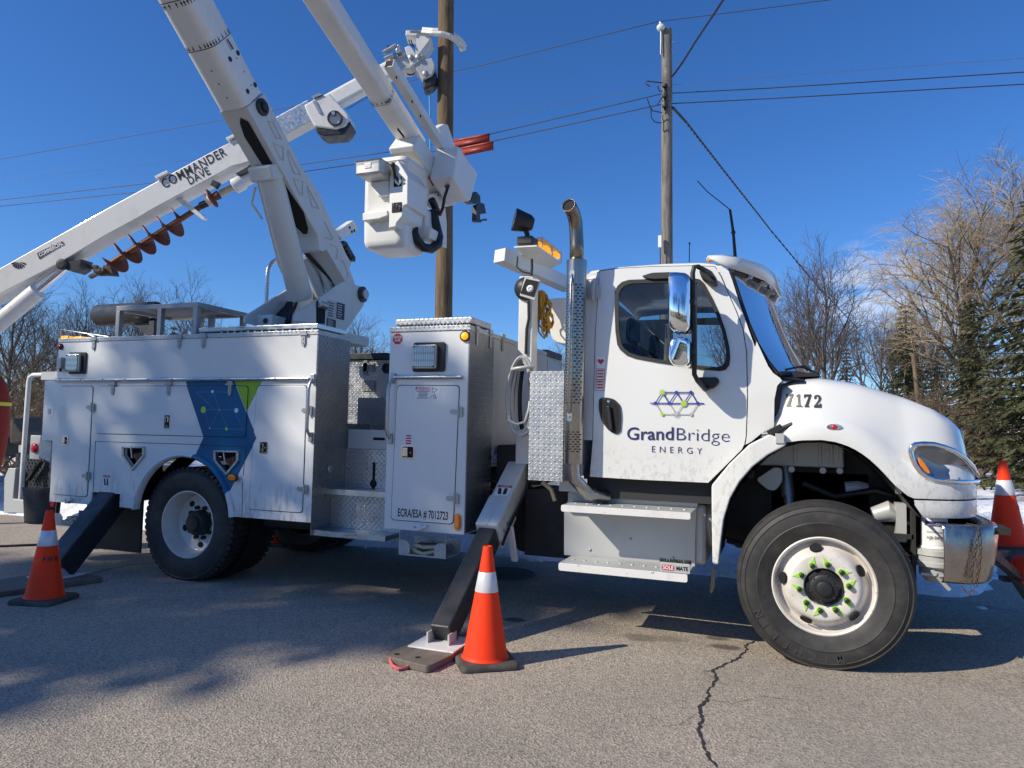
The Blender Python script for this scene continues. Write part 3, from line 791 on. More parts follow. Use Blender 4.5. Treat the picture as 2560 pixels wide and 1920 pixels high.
def spruce(seed, H, R, dens=1.0):
    rng = random.Random(seed); T, C = MB(), MB()
    T.tube([(0, 0, -0.3), (0.03, 0, H * 0.5), (0, 0.02, H)], [0.022 * H, 0.012 * H, 0.01], 9)
    nwh = int(H * 2.6 * dens)
    for w in range(nwh):
        t = w / nwh; z = H * (0.06 + 0.93 * t)
        rad = R * (1 - t) ** 0.85 * rng.uniform(0.8, 1.1) + 0.12
        nb = max(4, int(9 * (1 - t) + 4)); a0 = rng.uniform(0, 6)
        for b in range(nb):
            a = a0 + 2 * PI * b / nb + rng.uniform(-.2, .2); L = rad * rng.uniform(0.7, 1.15); sag = rng.uniform(0.12, 0.34)
            dv = Vector((math.cos(a), math.sin(a), 0)); sv = Vector((-dv.y, dv.x, 0)); n = max(3, int(L / 0.26)); path = []
            for i in range(n + 1):
                u = i / n; path.append(dv * (L * u) + Vector((0, 0, z - sag * L * u * (1.6 - 1.1 * u))))
            T.tube(path, [0.016 * (1.2 - i / n) + 0.004 for i in range(n + 1)], 3, caps=False)
            for i in range(n):
                for k in range(4):
                    p = path[i].lerp(path[i + 1], rng.random()); sd_ = rng.choice((-1, 1)); u = (i + 0.5) / n
                    ln = (0.30 + 0.30 * (1 - u) * min(1, L)) * rng.uniform(0.6, 1.25)
                    e = (dv * rng.uniform(0.2, 0.9) + sv * sd_ * rng.uniform(0.5, 1.0) + Vector((0, 0, rng.uniform(-1.1, -0.1)))).normalized()
                    wv = e.cross(Vector((rng.uniform(-1, 1), rng.uniform(-1, 1), rng.uniform(-.4, 1)))).normalized() * rng.uniform(0.03, 0.06)
                    q = p + e * ln * 0.5; q2 = p + e * ln
                    C.add([p, q + wv, q2, q - wv], [[0, 1, 2], [0, 2, 3]])
            p = path[-1]
            C.add([p - sv * 0.05, p + dv * 0.22 - Vector((0, 0, 0.06)), p + sv * 0.05], [[0, 1, 2]])
    return T, C
PROTO = {}
def proto(key, TC, tm, cm):
    out = []
    for nm, mb, mt in (('trunk', TC[0], tm), ('crown', TC[1], cm)):
        me = bpy.data.meshes.new(key + '_' + nm); me.from_pydata(mb.v, [], mb.f)
        if nm == 'trunk': me.polygons.foreach_set('use_smooth', [True] * len(me.polygons))
        me.update(); me.materials.append(M[mt]); out.append(me)
    PROTO[key] = out
def tree(name, key, loc, H0, H, label, rot=0.0, group=None, lean=(0, 0), wide=1.0, cat='tree'):
    t = thing(name, label, cat, loc, group)
    s = H / H0; t.scale = (s * wide, s * wide, s); t.rotation_euler = (lean[0], lean[1], rot)
    for nm, me in zip(('trunk', 'crown'), PROTO[key]):
        o = bpy.data.objects.new(nm, me); COL.objects.link(o); o.parent = t
    return t
proto('bare_a', bare_tree(3, 10, 0.16), 'bark_grey', 'twig_grey')
proto('bare_b', bare_tree(8, 10, 0.14, spread=0.48, n1=8, first=0.2), 'bark_grey', 'twig_grey')
proto('bare_c', bare_tree(21, 10, 0.13, spread=0.62, n1=10, n2=6), 'bark_grey', 'twig_grey')
proto('willow', bare_tree(5, 10, 0.20, spread=0.62, n1=11, n2=9, n3=8, n4=7, droop=0.035, first=0.22, tw=0.0078), 'bark_willow', 'twig_willow')
proto('spruce_a', spruce(2, 10, 2.3), 'bark_spruce', 'needles')
proto('spruce_b', spruce(6, 10, 2.0, 0.9), 'bark_spruce', 'needles')
proto('spruce_c', spruce(9, 10, 1.7, 1.9), 'bark_spruce', 'needles')
proto('bush', bare_tree(31, 3, 0.05, spread=0.8, n1=12, n2=6, n3=5, n4=3, first=0.05, tw=0.006), 'twig_brush', 'twig_brush')
def hor(px): return 967 + 0.0222 * (px + 3400)
def spot(px, dist, top):
    p = at_d((px, hor(px)), dist); p.z = terrain_z(p.x, p.y)
    H = (hor(px) - top) / 1776.0 * dist + 1.44 - p.z
    return p, H
LT = [(12, 21, 660, 'bare_c', 0.4, 'dark bare tree at the left edge behind the boom cylinder'),
      (70, 26, 745, 'bare_a', 2.2, 'bare tree showing between the boom cylinder and the amber lights'),
      (150, 31, 760, 'bare_b', 4.0, None), (215, 24, 735, 'bare_a', 0.9, 'bare spreading tree seen behind the black trough of the roof rack'),
      (300, 30, 715, 'bare_c', 5.1, 'bare tree seen through the legs of the roof rack'), (372, 36, 725, 'bare_b', 1.7, None),
      (455, 32, 712, 'bare_a', 3.3, 'bare tree rising above the roof rack, right of the small spruce'), (560, 38, 850, 'bare_c', 2.0, None),
      (690, 40, 835, 'bare_b', 0.2, 'bare tree low behind the handrail of the boom turntable'),
      (886, 33, 785, 'bare_a', 1.2, 'bare tree standing in the gap between the two body compartments'),
      (1385, 48, 870, 'bare_b', 2.9, 'bare treetop just showing beside the light mast')]
for px, dist, top, key, rot, lab in LT:
    p, H = spot(px, dist, top)
    tree('bare_tree', key, p, 10, H, lab or 'bare grey tree in the row behind the rear body of the truck', rot, 'bare trees behind the truck')
RT = [(1895, 40, 690, 'bare_c', 1.1, 'bare tree showing just past the sun visor, nearest the cab'),
      (1990, 36, 655, 'bare_b', 4.4, 'bare forked tree behind the windshield edge, left of the tallest of that pair'),
      (2075, 30, 625, 'bare_a', 0.5, 'large bare tree standing alone against the sky beyond the hood'),
      (2200, 48, 760, 'bare_c', 3.7, 'bare tree before the small white cloud beyond the hood'),
      (2310, 44, 735, 'bare_b', 5.6, 'bare tree rising behind the middle spruce at right')]
for px, dist, top, key, rot, lab in RT:
    p, H = spot(px, dist, top)
    tree('bare_tree', key, p, 10, H, lab, rot, 'bare trees beyond the hood')
p, H = spot(2440, 36, 440); tree('willow_tree', 'willow', p, 10, H, 'big golden willow with fine bare twigs at upper right', 0.7, lean=(0, -0.10), wide=1.25)
p, H = spot(2590, 41, 395); tree('bare_tree', 'bare_c', p, 10, H, 'tall bare tree behind the willow at the right edge', 2.6, 'bare trees beyond the hood', wide=1.1)
SP = [(2268, 38, 742, 'spruce_a', 0.3, 1.0, 'dark spruce in the middle of the trees beyond the hood'),
      (2612, 19.5, 455, 'spruce_a', 2.0, 1.35, 'nearest big spruce at the right edge with hanging branches'),
      (2440, 30, 735, 'spruce_a', 4.0, 1.4, 'broad spruce between the middle spruce and the nearest one'),
      (2118, 52, 860, 'spruce_b', 1.0, 0.9, 'small far spruce behind the lone bare tree'),
      (424, 34, 800, 'spruce_b', 0.0, 0.75, 'small pointed spruce seen through the roof rack'),
      (2345, 46, 850, 'spruce_a', 5.0, 1.1, 'shaded spruce tucked behind the wooden post')]
for px, dist, top, key, rot, wd, lab in SP:
    p, H = spot(px, dist, top); tree('spruce_tree', key, p, 10, H, lab, rot, 'spruce trees', wide=wd)
BU = [(5, 15), (60, 22), (120, 25), (30, 17), (95, 19), (150, 21), (240, 24), (2330, 27), (2390, 25), (2455, 22), (2520, 25), (2140, 38), (2210, 36), (2030, 40), (1950, 42), (60, 27), (190, 28), (840, 30), (930, 33)]
for i, (px, dist) in enumerate(BU):
    p, H = spot(px, dist, 0); h = rnd.uniform(2.6, 4.2)
    tree('shrub', 'bush', p, 3, h, ('leafless brown shrub in the brush ' + ('beyond the hood' if px > 1200 else 'behind the rear of the truck')), rnd.uniform(0, 6), 'leafless shrubs ' + ('right' if px > 1200 else 'left'), wide=rnd.uniform(1.2, 1.8), cat='shrub')
# far wood: reads as one grey-brown mass behind everything
LT_, LC_ = bare_tree(44, 10, 0.13, n1=8, n2=5, n3=4, n4=3, tw=0.012)
light = MB(); light.merge(LT_); light.merge(LC_)
wood_mb = MB(); co = [v.copy() for v in light.v]
import array
VV = []; FF = []
for i in range(64):
    lft = i % 2
    px = rnd.uniform(-250, 1500) if lft else rnd.uniform(1750, 2800)
    dist = rnd.uniform(46, 82); p = at_d((px, hor(px)), dist); p.z = terrain_z(p.x, p.y)
    s = (rnd.uniform(0.55, 0.85) if lft else rnd.uniform(0.75, 1.05)); a = rnd.uniform(0, 6.28); ca, sa = math.cos(a), math.sin(a); o = len(VV)
    VV += [(p.x + (c.x * ca - c.y * sa) * s * 1.15, p.y + (c.x * sa + c.y * ca) * s * 1.15, p.z + c.z * s) for c in co]
    FF += [[q + o for q in f] for f in light.f]
me = bpy.data.meshes.new('far_wood'); me.from_pydata(VV, [], FF); me.materials.append(M['twig_grey'])
fw = bpy.data.objects.new('far_wood', me); COL.objects.link(fw)
tag(fw, 'grey leafless wood far behind the trees', 'wood', kind='stuff')
# trees on the viewer's side of the road: they throw the dappled shade and show in the glass
for off_, t_, h_, w_, k_, r_, lab in ((-2.62, 19.0, 15.6, 1.15, 'spruce_c', 1.3, 'nearest spruce behind the photographer, throwing soft shade on the road'),
                                      (-5.0, 20.5, 19.2, 0.85, 'spruce_c', 4.3, 'middle spruce behind the photographer, shading the truck body'),
                                      (-6.5, 22.0, 18.0, 0.9, 'spruce_b', 2.1, 'farthest spruce behind the photographer, shading the rear corner')):
    tb = Vector((off_, 0, 0)) + Vector((-0.7071, -0.7071, 0)) * t_
    tree('spruce_tree', k_, Vector((tb.x, tb.y, 0.1)), 10, h_, lab, r_, 'spruce trees', wide=w_)
for i, (x_, y_, k_, h_) in enumerate(((-3.5, -24, 'bare_a', 13), (-8, -27, 'bare_b', 14), (2.5, -26, 'bare_c', 12), (8, -25, 'bare_a', 13), (-13.5, -31, 'bare_c', 14), (14, -28, 'bare_b', 13), (-0.5, -33, 'spruce_a', 12), (20, -27, 'spruce_b', 12))):
    tree('bare_tree' if 'bare' in k_ else 'spruce_tree', k_, Vector((x_, y_, terrain_z(x_, y_))), 10, h_, 'tree across the road behind the photographer, seen only in the cab glass', i * 1.3, 'trees behind the photographer')
p = at_z((2505, 1188), 0.05)
mb = MB(); mb.ball((p.x, p.y, 0.1), 0.42, 14, 9, (1.2, 0.9, 0.62))
for v in mb.v: v += Vector((1, 1, 0.6)) * 0.06 * fbm(v.x * 3, v.y * 3 + v.z * 4, 1.0)
tag(mb.build('boulder', 'rock', None, smooth=50, loc=(p.x, p.y, 0)), 'brown boulder half in the snow behind the upright bumper cone', 'boulder')
# ================================================================ BUCKET TRUCK
truck = thing('bucket_truck', 'white bucket truck with blue and green chevrons parked across the road', 'truck', TRK)

def fill(mb, loops, front, back=None):
    """plate with holes: loops of (x,z), first is the outline; front/back map (x,z) -> 3-D"""
    bm = bmesh.new(); edges = []; flat = []; idx = []
    for lp in loops:
        ids = []
        for p in lp:
            v = bm.verts.new((p[0], 0, p[1])); ids.append(len(flat)); flat.append(p)
        idx.append(ids)
    bm.verts.ensure_lookup_table(); bm.verts.index_update()
    for ids in idx:
        for i in range(len(ids)): edges.append(bm.edges.new((bm.verts[ids[i]], bm.verts[ids[(i + 1) % len(ids)]])))
    bmesh.ops.triangle_fill(bm, use_beauty=True, use_dissolve=False, edges=edges, normal=(0, -1, 0))
    tris = []
    for f in bm.faces:
        t = [v.index for v in f.verts]
        a, b, c = [Vector((flat[i][0], 0, flat[i][1])) for i in t]
        if (b - a).cross(c - a).y > 0: t.reverse()
        tris.append(t)
    bm.free()
    n = len(flat); vs = [front(p) for p in flat]; fs = list(tris)
    if back:
        vs += [back(p) for p in flat]; fs += [[i + n for i in reversed(t)] for t in tris]
        for ids in idx:
            ar = sum(flat[ids[i]][0] * flat[ids[(i + 1) % len(ids)]][1] - flat[ids[(i + 1) % len(ids)]][0] * flat[ids[i]][1] for i in range(len(ids)))
            for i in range(len(ids)):
                a, b = ids[i], ids[(i + 1) % len(ids)]
                outer = ids is idx[0]
                q = [a, a + n, b + n, b] if (ar > 0) == outer else [b, b + n, a + n, a]
                fs.append(q)
    mb.add(vs, fs)
    return mb
def flat_y(y): return lambda p: Vector((p[0], y, p[1]))
def grow(pts, d):
    cx = sum(p[0] for p in pts) / len(pts); cz = sum(p[1] for p in pts) / len(pts)
    wx = max(p[0] for p in pts) - min(p[0] for p in pts); wz = max(p[1] for p in pts) - min(p[1] for p in pts)
    return [(cx + (p[0] - cx) * (1 + 2 * d / wx), cz + (p[1] - cz) * (1 + 2 * d / wz)) for p in pts]
def pxz(fn, pts, y=0.0): return [xz(at_y(fn(*p), y)) for p in pts]

HUB_R, HUB_F, HUBZ = -5.07, 0.243, 0.50
XR0, XR1 = -6.757, -3.664       # rear body
XC0, XC1 = -2.968, -2.262       # front compartment
ZB, ZRAIL, ZTOP, ZCAP = 0.62, 1.815, 2.195, 2.236
BT = 2.44                       # far side of the body

# ---- chassis
mb = MB()
for y in (0.80, 1.55): mb.box(-7.1, 0.9, y, y + 0.09, 0.62, 0.90)
for x in (-6.8, -5.9, -4.3, -3.0, -1.6, -0.4): mb.box(x, x + 0.12, 0.89, 1.55, 0.66, 0.86)
mb.build('frame_rails', 'chassis', truck)
mb = MB(); mb.tube([(HUB_R, 0.35, HUBZ), (HUB_R, 0.9, HUBZ), (HUB_R, 1.05, HUBZ), (HUB_R, 1.4, HUBZ), (HUB_R, 1.55, HUBZ), (HUB_R, 2.1, HUBZ)], [0.09, 0.1, 0.2, 0.2, 0.1, 0.09], 14); mb.build('rear_axle', 'chassis', truck, smooth=50)
mb = MB(); mb.tube([(HUB_F, 0.2, HUBZ), (HUB_F, 0.5, HUBZ - 0.07), (HUB_F, 1.9, HUBZ - 0.07), (HUB_F, 2.25, HUBZ)], 0.065, 10); mb.build('front_axle', 'chassis', truck, smooth=50)
mb = MB(); mb.tube([(-4.9, 1.22, 0.55), (-0.9, 1.22, 0.62)], 0.06, 12); mb.build('drive_shaft', 'chassis', truck, smooth=50)
mb = MB(); mb.tube([(-2.15, 1.85, 0.5), (-2.15, 1.1, 0.5)], 0.17, 16); mb.box(-1.95, -1.55, 0.5, 1.0, 0.42, 0.95); mb.box(-3.6, -2.3, 1.75, 2.3, 0.35, 0.85)
mb.build('air_tanks', 'chassis', truck, smooth=40)
mb = MB(); mb.box(-0.35, 0.8, 0.85, 1.6, 0.55, 1.35); mb.box(0.75, 1.05, 0.55, 1.9, 0.6, 1.4); mb.box(-0.1, 0.6, 0.6, 0.85, 0.8, 1.2); mb.build('engine_block', 'chassis', truck, bevel=0.03)
mb = MB(); mb.tube([at_y(B3(430, 900), 0.35), at_y(B3(500, 960), 0.35), at_y(B3(530, 1050), 0.35)], 0.018, 8); mb.build('air_hose', 'rope_tan', truck, smooth=50)
mb = MB(); mb.box(*at_y(B1(700, 1450), 0.55)[:1], *at_y(B1(1140, 1400), 0.55)[:1], 0.5, 0.52, at_y(B1(900, 1440), 0.5).z, 0.9); mb.build('mud_flap', 'black_plastic', truck)

mb = MB(); mb.box(-4.42, -3.68, 0.30, 0.75, 0.50, 0.70); mb.build('underbody_skirt', 'chassis', truck, bevel=0.03)  # dark skirt box added under the body to hide the cone behind it
# running gear seen through the front wheel arch
for y_ in (0.42,):
    mb = MB()
    for k in range(4): mb.tube([Vector((HUB_F - 0.62 + 0.08 * k, y_ + 0.05, 0.66 - 0.02 * k)), Vector((HUB_F - 0.3, y_ + 0.05, 0.60 - 0.02 * k)), Vector((HUB_F, y_ + 0.05, 0.57 - 0.02 * k)), Vector((HUB_F + 0.3, y_ + 0.05, 0.60 - 0.02 * k)), Vector((HUB_F + 0.62 - 0.08 * k, y_ + 0.05, 0.66 - 0.02 * k))], 0.022, 6)
    mb.build('leaf_spring', 'chassis', truck, smooth=50)
mb = MB(); mb.tube([(HUB_F - 0.16, 0.36, 0.60), (HUB_F - 0.20, 0.50, 1.02)], 0.035, 12); mb.tube([(HUB_F - 0.20, 0.50, 1.0), (HUB_F - 0.22, 0.56, 1.2)], 0.045, 12); mb.build('shock_absorber', 'zinc', truck, smooth=50)
mb = MB(); mb.tube([(HUB_F + 0.28, 0.40, 0.62), (HUB_F + 0.42, 0.44, 0.64), (HUB_F + 0.43, 0.44, 0.78)], [0.07, 0.075, 0.05], 16); mb.build('brake_chamber', 'chassis', truck, smooth=50)
mb = MB(); mb.tube([(HUB_F + 0.30, 0.36, 0.86), (HUB_F + 0.40, 0.34, 0.95), (HUB_F + 0.50, 0.36, 0.88), (HUB_F + 0.52, 0.42, 0.70)], 0.016, 8); mb.tube([(HUB_F - 0.1, 0.45, 1.1), (HUB_F + 0.1, 0.40, 1.02), (HUB_F + 0.35, 0.42, 1.08), (HUB_F + 0.6, 0.5, 1.0)], 0.020, 8); mb.build('air_line', 'hose_black', truck, smooth=50)
mb = MB(); q0 = at_y(B4(1020, 1160), 0.35); mb.tube([q0, q0 + Vector((0.09, 0, 0.03)), q0 + Vector((0.16, 0, 0.0))], [0.05, 0.07, 0.04], 12); mb.box(q0.x + 0.13, q0.x + 0.19, 0.3, 0.4, q0.z - 0.16, q0.z + 0.09); mb.build('washer_bottle', 'grey_plate', truck, smooth=40)
mb = MB(); mb.tube([at_y(B4(800, 950), 0.5), at_y(B4(900, 945), 0.5), at_y(B4(980, 950), 0.5)], [0.045, 0.05, 0.035], 14); mb.build('intake_pipe', 'grey_plate', truck, smooth=40)
# ---- rear body side with wheel arch and two chock pockets
AX, AZ, AR = -5.052, 0.565, 0.552
arch = [(AX - AR * math.cos(t), AZ + AR * math.sin(t)) for t in [math.radians(5.5 + 169.0 * i / 30) for i in range(31)]]
pent = [[(970, 620), (1150, 620), (1150, 692), (1052, 812), (970, 692)], [(1692, 650), (1893, 655), (1890, 735), (1795, 850), (1694, 728)]]
holes = []
for pp in pent:
    q = pxz(B1, pp); c = (sum(a[0] for a in q) / 5, sum(a[1] for a in q) / 5 + 0.01); holes.append([(c[0] + (a[0] - c[0]) * 0.80, c[1] + (a[1] - c[1]) * 0.80) for a in q])
skin = [(-6.928, ZRAIL), (-6.918, 1.217), (-6.765, 1.217), (-6.757, ZB), (-6.186, ZB), (-6.186, 0.742), (-5.822, 0.742), (-5.822, ZB)] + arch + [(XR1, ZB), (XR1, ZRAIL)]
mb = MB(); fill(mb, [skin] + holes, flat_y(0.0), flat_y(0.025))
side = mb.build('body_side', 'body_paint', truck)
mb = MB(); mb.box(XR0, -6.20, 0.03, 0.47, ZB + 0.01, ZRAIL - 0.01); mb.box(-4.46, XR1 - 0.006, 0.03, 0.47, ZB + 0.01, ZRAIL - 0.01); mb.box(-6.2, -4.46, 0.14, 0.47, 1.20, ZRAIL - 0.01)
mb.box(-6.926, XR0 + 0.002, 0.026, 0.47, 1.22, ZRAIL - 0.01)
mb.build('body_core', 'white_paint', truck)
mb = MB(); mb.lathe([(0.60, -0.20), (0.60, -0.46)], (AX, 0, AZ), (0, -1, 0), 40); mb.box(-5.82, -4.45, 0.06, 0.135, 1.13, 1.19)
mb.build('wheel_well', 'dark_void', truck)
ring = []
for r, yy in ((AR, 0.03), (AR, -0.03), (AR + 0.016, -0.042), (AR + 0.036, -0.030), (AR + 0.044, -0.001)):
    ring.append([Vector((AX - r * math.cos(t), yy, AZ + r * math.sin(t))) for t in [math.radians(5.0 + 170.0 * i / 36) for i in range(37)]])
mb = MB(); mb.grid(ring); mb.build('arch_trim', 'body_paint', truck, smooth=60, fix=True)
for hi, (pp, hl) in enumerate(zip(pent, holes)):
    q = pxz(B1, pp); mb = MB(); fill(mb, [q, hl], flat_y(-0.014), flat_y(-0.0005)); fr_ = mb.build('chock_holder', 'diamond_plate', truck)
    mb = MB(); c = hl[0]; mb.plate([(a[0], a[1]) for a in hl], 0.12, 0.135); mb.build('pocket_back', 'dark_void', fr_)
    cx = sum(a[0] for a in hl) / 5; cz = sum(a[1] for a in hl) / 5
    mb = MB(); mb.plate([(cx - 0.055, cz - 0.0), (cx + 0.06, cz + 0.03), (cx + 0.05, cz - 0.05), (cx - 0.0, cz - 0.06)], 0.03, 0.11); mb.build('wheel_chock', 'chock_brown', fr_)
    mb = MB(); mb.bar((cx - 0.03, -0.008, cz + 0.075), (cx - 0.005, -0.008, cz - 0.03), 0.012, 0.022, (0, 1, 0)); mb.build('retainer', 'aluminium', fr_, bevel=0.002)
    for a in q:
        mb = MB(); mb.ball((a[0] * 0.93 + cx * 0.07, -0.015, a[1] * 0.93 + cz * 0.07), 0.006, 8, 5); mb.build('bolt', 'zinc', fr_, smooth=60)

# ---- upper box, cap, rail
mb = MB(); mb.box(XR0, XR1 - 0.004, -0.004, 0.47, ZRAIL + 0.001, ZTOP); upb = mb.build('upper_compartment', 'white_paint', truck, bevel=0.004)
mb = MB(); mb.box(XR0 - 0.004, XR1 + 0.004, -0.010, 0.478, ZTOP + 0.0005, ZCAP); mb.build('top_cap', 'diamond_bright', truck, bevel=0.003)
mb = MB(); mb.tube([(XR0, -0.016, ZRAIL + 0.004), (XR1 - 0.07, -0.016, ZRAIL + 0.004)], 0.017, 12); rail = mb.build('drip_rail', 'aluminium', truck, smooth=50)
for i in range(11):
    mb = MB(); xx = XR0 + 0.08 + i * 0.29; mb.ball((xx, -0.033, ZRAIL + 0.008), 0.006, 8, 5); mb.build('screw', 'zinc', rail, smooth=60)
# forward-facing tread plate wall of the rear body
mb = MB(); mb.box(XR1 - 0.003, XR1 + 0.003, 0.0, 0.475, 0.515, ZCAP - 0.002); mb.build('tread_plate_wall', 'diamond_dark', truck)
mb = MB(); mb.lathe([(0.034, 0.0), (0.034, 0.012), (0.026, 0.016), (0.0, 0.016)], at_x(B2(642, 800), XR1 + 0.003), (1, 0, 0), 20); mb.build('round_plug', 'zinc', truck, smooth=40)
for p in ((545, 818), (557, 1152), (1110 * .52, 540 * .3)):
    pass

def door(pts, fn=B1, y=0.0, r=0.035, mat='body_paint', lab=None):
    q = round_poly(pxz(fn, pts, y), r)
    mb = MB(); mb.plate(grow(q, 0.0055), y - 0.0018, y - 0.0004)
    seal = mb.v, mb.f
    mb2 = MB(); mb2.plate(q, y - 0.0075, y - 0.0006); d = mb2.build('compartment_door', mat, truck, bevel=0.0025)
    s_ = MB(); s_.add(*seal); s_.build('door_seal', 'gasket', d)
    if lab: d['label'] = lab
    return d
def hinge_side(d, p, y=0.0, s=1.0):
    mb = MB(); x, z = p
    mb.box(x - 0.002, x + 0.034 * s, y - 0.020, y - 0.0078, z - 0.038 * s, z + 0.038 * s)
    mb.tube([(x + 0.004, y - 0.022, z - 0.042 * s), (x + 0.004, y - 0.022, z + 0.042 * s)], 0.008, 8)
    q = [(x, z - 0.018), (x, z + 0.018)] + [(x - 0.055 * s + 0.018 * math.cos(a), z + 0.018 * math.sin(a)) for a in [math.radians(90 + 18 * i) for i in range(11)]]
    mb.plate([(a, b) for a, b in q], y - 0.014, y - 0.008)
    h = mb.build('hinge', 'zinc', d, smooth=40)
    return h
def hinge_top(d, p, y=0.0, s=1.0):
    mb = MB(); x, z = p
    mb.box(x - 0.042 * s, x + 0.042 * s, y - 0.026, y - 0.0015, z - 0.004, z + 0.012)
    mb.box(x - 0.028 * s, x + 0.028 * s, y - 0.018, y - 0.009, z + 0.0125, z + 0.036)
    q = [(x - 0.019 * s, z - 0.005), (x + 0.019 * s, z - 0.005), (x + 0.019 * s, z - 0.075 * s)] + [(x + 0.012 * math.cos(a), z - 0.085 * s + 0.014 * math.sin(a)) for a in [math.radians(-22.5 * i) for i in range(9)]] + [(x - 0.019 * s, z - 0.075 * s)]
    mb.plate(q, y - 0.017, y - 0.0075)
    for k in (0.035, 0.07): mb.ball((x, y - 0.018, z - k * s), 0.006, 8, 5)
    return mb.build('hinge', 'zinc', d, smooth=40)
def latch(d, p, y=0.0, w=0.078, h=0.080, vert=False):
    x, z = p; mb = MB()
    o = rrect(x - w / 2, x + w / 2, z - h / 2, z + h / 2, 0.010, 3); i_ = rrect(x - w / 2 + 0.010, x + w / 2 - 0.010, z - h / 2 + 0.010, z + h / 2 - 0.010, 0.006, 3)
    fill(mb, [o, i_], flat_y(y - 0.014), flat_y(y - 0.0072)); L = mb.build('latch', 'chrome', d, bevel=0.002)
    mb = MB(); mb.plate(i_, y - 0.0095, y - 0.0078); mb.build('recess', 'dark_void', L)
    mb = MB()
    if vert: mb.box(x - w * 0.22, x + w * 0.22, y - 0.018, y - 0.010, z - h * 0.05, z + h * 0.36)
    else: mb.box(x - w * 0.38, x + w * 0.02, y - 0.020, y - 0.010, z - h * 0.34, z + h * 0.34)
    mb.build('paddle', 'chrome', L, bevel=0.004)
    mb = MB(); mb.ball((x + w * (0.22 if not vert else 0.0), y - 0.012, z - h * (0.02 if not vert else 0.3)), 0.009, 10, 6); mb.build('lock', 'zinc', L, smooth=60)
d1 = door([(488, 145), (738, 145), (690, 1016), (428, 996)])
hinge_side(d1, xz(at_y(B1(732, 310)))); hinge_side(d1, xz(at_y(B1(697, 852)))); latch(d1, xz(at_y(B1(521, 572))), w=0.082, h=0.09)
d2 = door([(788, 145), (1962, 143), (1940, 547), (764, 516)])
for px in (900, 1341, 1826): hinge_top(d2, xz(at_y(B1(px, 133))))
latch(d2, xz(at_y(B1(1327, 424))), w=0.070, h=0.125, vert=True)
for a in (908, 932):
    mb = MB(); mb.ball(at_y(B1(a, 437), -0.008), 0.005, 8, 5); mb.build('rivet', 'zinc', d2, smooth=60)
# lower panel seam over the wheel
mb = MB()
def strip(fn, a, b, w=0.005, y=-0.001):
    p, q = at_y(fn(*a)), at_y(fn(*b)); mb.bar((p.x, y, p.z), (q.x, y, q.z), w, 0.0018, (0, 1, 0))
strip(B1, (755, 580), (1545, 604)); strip(B1, (1545, 604), (1942, 624)); strip(B1, (755, 580), (735, 975)); strip(B1, (1942, 624), (1922, 850)); strip(B1, (1915, 905), (1912, 1172))
mb.build('panel_seam', 'gasket', side)
d4 = door([(2034, 141), (2426, 140), (2389, 1142), (1968, 1114)])
hinge_side(d4, xz(at_y(B2(487, 335)))); hinge_side(d4, xz(at_y(B2(450, 957)))); latch(d4, xz(at_y(B2(129, 629))), w=0.086, h=0.10)
for px, py in ((750, 1172), (1425, 1155), (1616, 1150)): hinge_top(upb, xz(at_y(A5(px, py))))
hinge_top(upb, xz(at_y(A6(447, 1130))))
# white and lime dots of the printed network
for px, py, r, mt in ((1684, 186, 0.014, 'decal_white'), (1872, 335, 0.021, 'decal_white'), (1612, 330, 0.030, 'decal_lime'), (1794, 481, 0.014, 'decal_lime'), (1662, 477, 0.008, 'decal_silver'), (1738, 331, 0.006, 'decal_silver')):
    p = at_y(B1(px, py)); mb = MB(); mb.lathe([(r, 0), (r, 0.0012), (0, 0.0012)], (p.x, -0.0076, p.z), (0, -1, 0), 20); mb.build('printed_dot', mt, d2)
    if mt == 'decal_lime':
        mb = MB(); mb.lathe([(r * 0.72, 0.0012), (r * 0.72, 0.0020), (0, 0.0020)], (p.x, -0.0076, p.z), (0, -1, 0), 20); mb.build('printed_dot', 'lime', d2)

# ---- lights on the rear body
def strobe(p, w, h, name='warning_light', ang=0.0):
    x, z = p; mb = MB(); mb.plate(rrect(x - w / 2, x + w / 2, z - h / 2, z + h / 2, 0.022), -0.022, -0.004)
    L = mb.build(name, 'black_plastic', truck, bevel=0.006)
    mb = MB(); mb.plate(rrect(x - w * 0.46, x + w * 0.30, z - h * 0.41, z + h * 0.40, 0.014), -0.060, -0.022); mb.build('housing', 'zinc', L, bevel=0.008)
    mb = MB(); mb.plate(rrect(x - w * 0.41, x + w * 0.25, z - h * 0.34, z + h * 0.33, 0.01), -0.066, -0.0605); mb.build('lens', 'clear_lens', L, bevel=0.003)
    for sx in (-0.38, 0.22):
        for sz in (-0.34, 0.33):
            mb = MB(); mb.ball((x + w * sx, -0.0665, z + h * sz), 0.006, 8, 5); mb.build('screw', 'black_plastic', L, smooth=60)
strobe(xz(at_y(A5(622, 1352))), 0.235, 0.215)
strobe(xz(at_y(A6(1436, 1305))), 0.285, 0.235)
p = at_y(A5(497, 1355)); mb = MB(); mb.box(p.x - 0.03, p.x + 0.03, -0.045, -0.004, p.z - 0.055, p.z + 0.06); cb = mb.build('camera_box', 'zinc', truck, bevel=0.006)
mb = MB(); mb.tube([(p.x + 0.01, -0.03, p.z - 0.055), (p.x + 0.012, -0.03, p.z - 0.085)], 0.012, 8); mb.build('cable_gland', 'black_plastic', cb, smooth=50)
